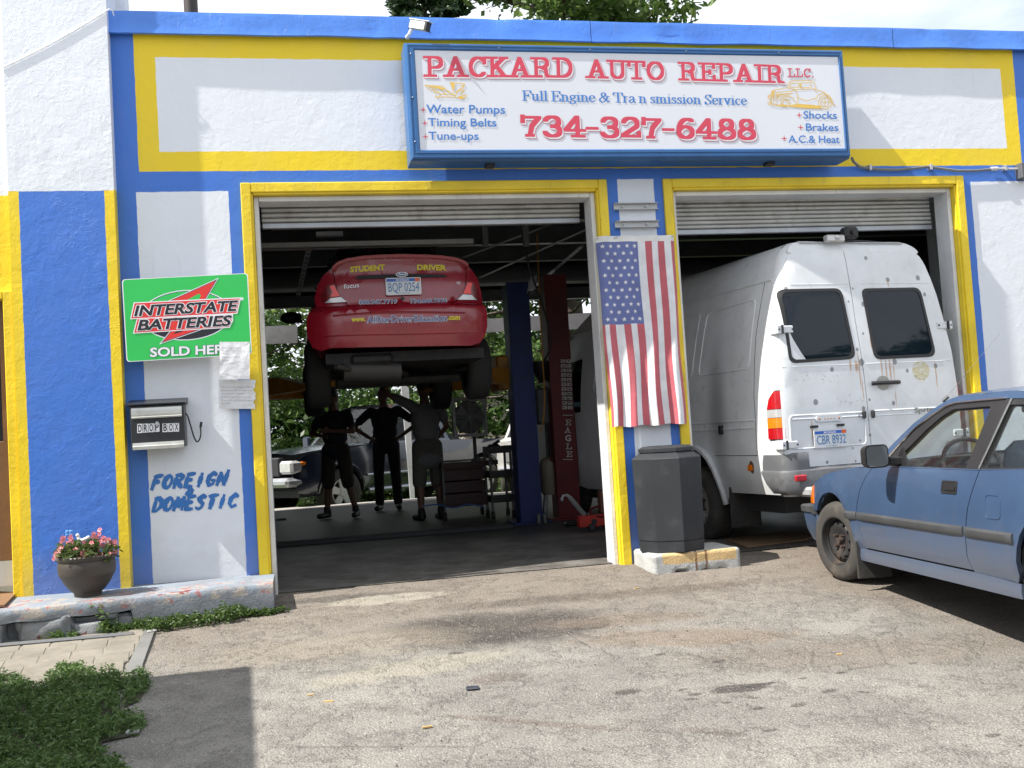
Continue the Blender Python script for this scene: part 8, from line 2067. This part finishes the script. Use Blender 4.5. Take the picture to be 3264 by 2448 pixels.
for s, z in ((-1, .008), (1, .008), (-1, -.012), (1, -.012)):
    mb = MB(); mb.sphere(c+Vector((s*.012, 0, z)), (.015, .004, .014), 10, 6, Matrix.Rotation(s*.5, 4, 'Y')); mb.build('wing', simple('ornament_blue', (.10, .30, .75), .4), on)
on = thing('garden_ornament', 'small white bird shaped ornament standing among the pink flowers', 'ornament', tuple(zp_(610, 750)))
mb = MB(); mb.tube(smooth_path([zp_(570, 705), zp_(578, 730), zp_(600, 742), zp_(630, 732), zp_(658, 715)]), [.010]*4+[.013]*8+[.012]*4+[.009], 10); mb.sphere(zp_(570, 706), .013); mb.build('bird', simple('ornament_white', (.75, .75, .75), .4), on)
mb = MB(); c = zp_(605, 745); mb.tube([c, c-Vector((0, 0, .09))], .002, 5); mb.build('stick', m_steel, on)

# litter on the asphalt
m_chip = simple('wood_chip', (.50, .34, .14), .8); m_tr = simple('white_scrap', (.36, .36, .35), .8); random.seed(14)
for px, py, L, lb in ((1048, 2238, .05, 'yellow wood chip by the ground shadow edge'), (990, 2218, .035, 'short yellow wood chip left of the other chip'), (1362, 2320, .045, 'yellow wood chip at the bottom centre'), (2030, 1877, .04, 'yellow wood chip before the pillar block'), (2675, 2088, .03, 'tan wood chip on the open asphalt')):
    p = PG(px, py); a = random.uniform(-.4, .4); mb = MB(); mb.box(-L/2, L/2, -.006, .006, .001, .008, T=Matrix.Translation(p) @ Matrix.Rotation(a, 4, 'Z')); tag(mb.build('wood_chip', m_chip), lb, 'wood chip', 'yellow wood chips')
p = PG(1506, 2198); mb = MB(); mb.box(-.034, .034, -.026, .026, .002, .014, T=Matrix.Translation(p) @ Matrix.Rotation(-.15, 4, 'Z'), bev=.006); tag(mb.build('crushed_box', simple('black_card', (.03, .035, .05), .5, dirt=((.3, .08, .06), .5))), 'small crushed black packet lying on the asphalt', 'litter')
p = PG(423, 2340); mb = MB(); mb.box(-.03, .03, -.02, .02, .002, .02, T=Matrix.Translation(p), bev=.005); tag(mb.build('paper_scrap', m_tr), 'white paper scrap at the edge of the grass', 'litter')
p = PG(485, 2020); mb = MB(); mb.box(-.03, .03, -.014, .014, .016, .024, T=Matrix.Translation(p) @ Matrix.Rotation(.3, 4, 'Z') @ Matrix.Rotation(.2, 4, 'X'), bev=.004); tag(mb.build('paper_scrap', m_tr), 'torn pale scrap on top of the grey strip', 'litter')
gm = []
for i in range(260):
    x = random.uniform(-.6, 5.2); y = -random.random()**.8*4.2-.2; r = random.uniform(.003, .0075); k = Vector((x, y, gz(y)+r*.4))
    gm += [(k, r)]
mb = MB()
for k, r in gm: mb.sphere(k, (r, r*random.uniform(.7, 1.2), r*.7), 6, 4)
tag(mb.build('loose_grit', simple('grit', (.25, .24, .22), .9, 0, .5, 20)), 'loose pale grit scattered on the asphalt', 'grit', kind='stuff')
# broken concrete at the corner of the ledge
p = PZ(905, 1938, -.03); rock((p.x, p.y, -.02), (.06, .05, .03), 5)
# unseen box trailer, added only to cast the shadow across the left foreground
tr_ = thing('shadow_trailer', 'added plain box trailer, unseen beyond the left edge, casting the foreground shadow', 'trailer', (-3.9, -5.3, -.3))
hgt = 2.55; cxr = .035-.78*(hgt+.13); cyf = -1.93-.15*(hgt+.13)
mb = MB(); mb.box(cxr-2.1, cxr, -8.6, cyf, .15, hgt, bev=.02); mb.build('box', m_white, tr_)
for y in (-5.2, -6.0):
    for x in (cxr-.12, cxr-1.98):
        w2 = wheel(tr_, (0, 0, 0), .33, .2, .2, MATS['silver_steel_rim'], 1, style='alloy'); w2.location = Vector((x, y, gz(y)+.33))-Vector(tr_.location)
# small print joined as one part each
for o in list(bpy.data.objects):
    if o.type == 'MESH' and o.name.split('.')[0] in ('white_print', 'green_print', 'black_print', 'red_print', 'navy_print', 'typed_lines', 'letters', 'letter_tile', 'warning_label', 'label_pictogram', 'rivet', 'screw', 'grille', 'plate_lettering', 'state_name', 'phone_number', 'phone_outline', 'web_lettering', 'web_outline', 'boot_lettering', 'rope_rim', 'painted_lettering') and o.parent is not None:
        o['kind'] = 'stuff'
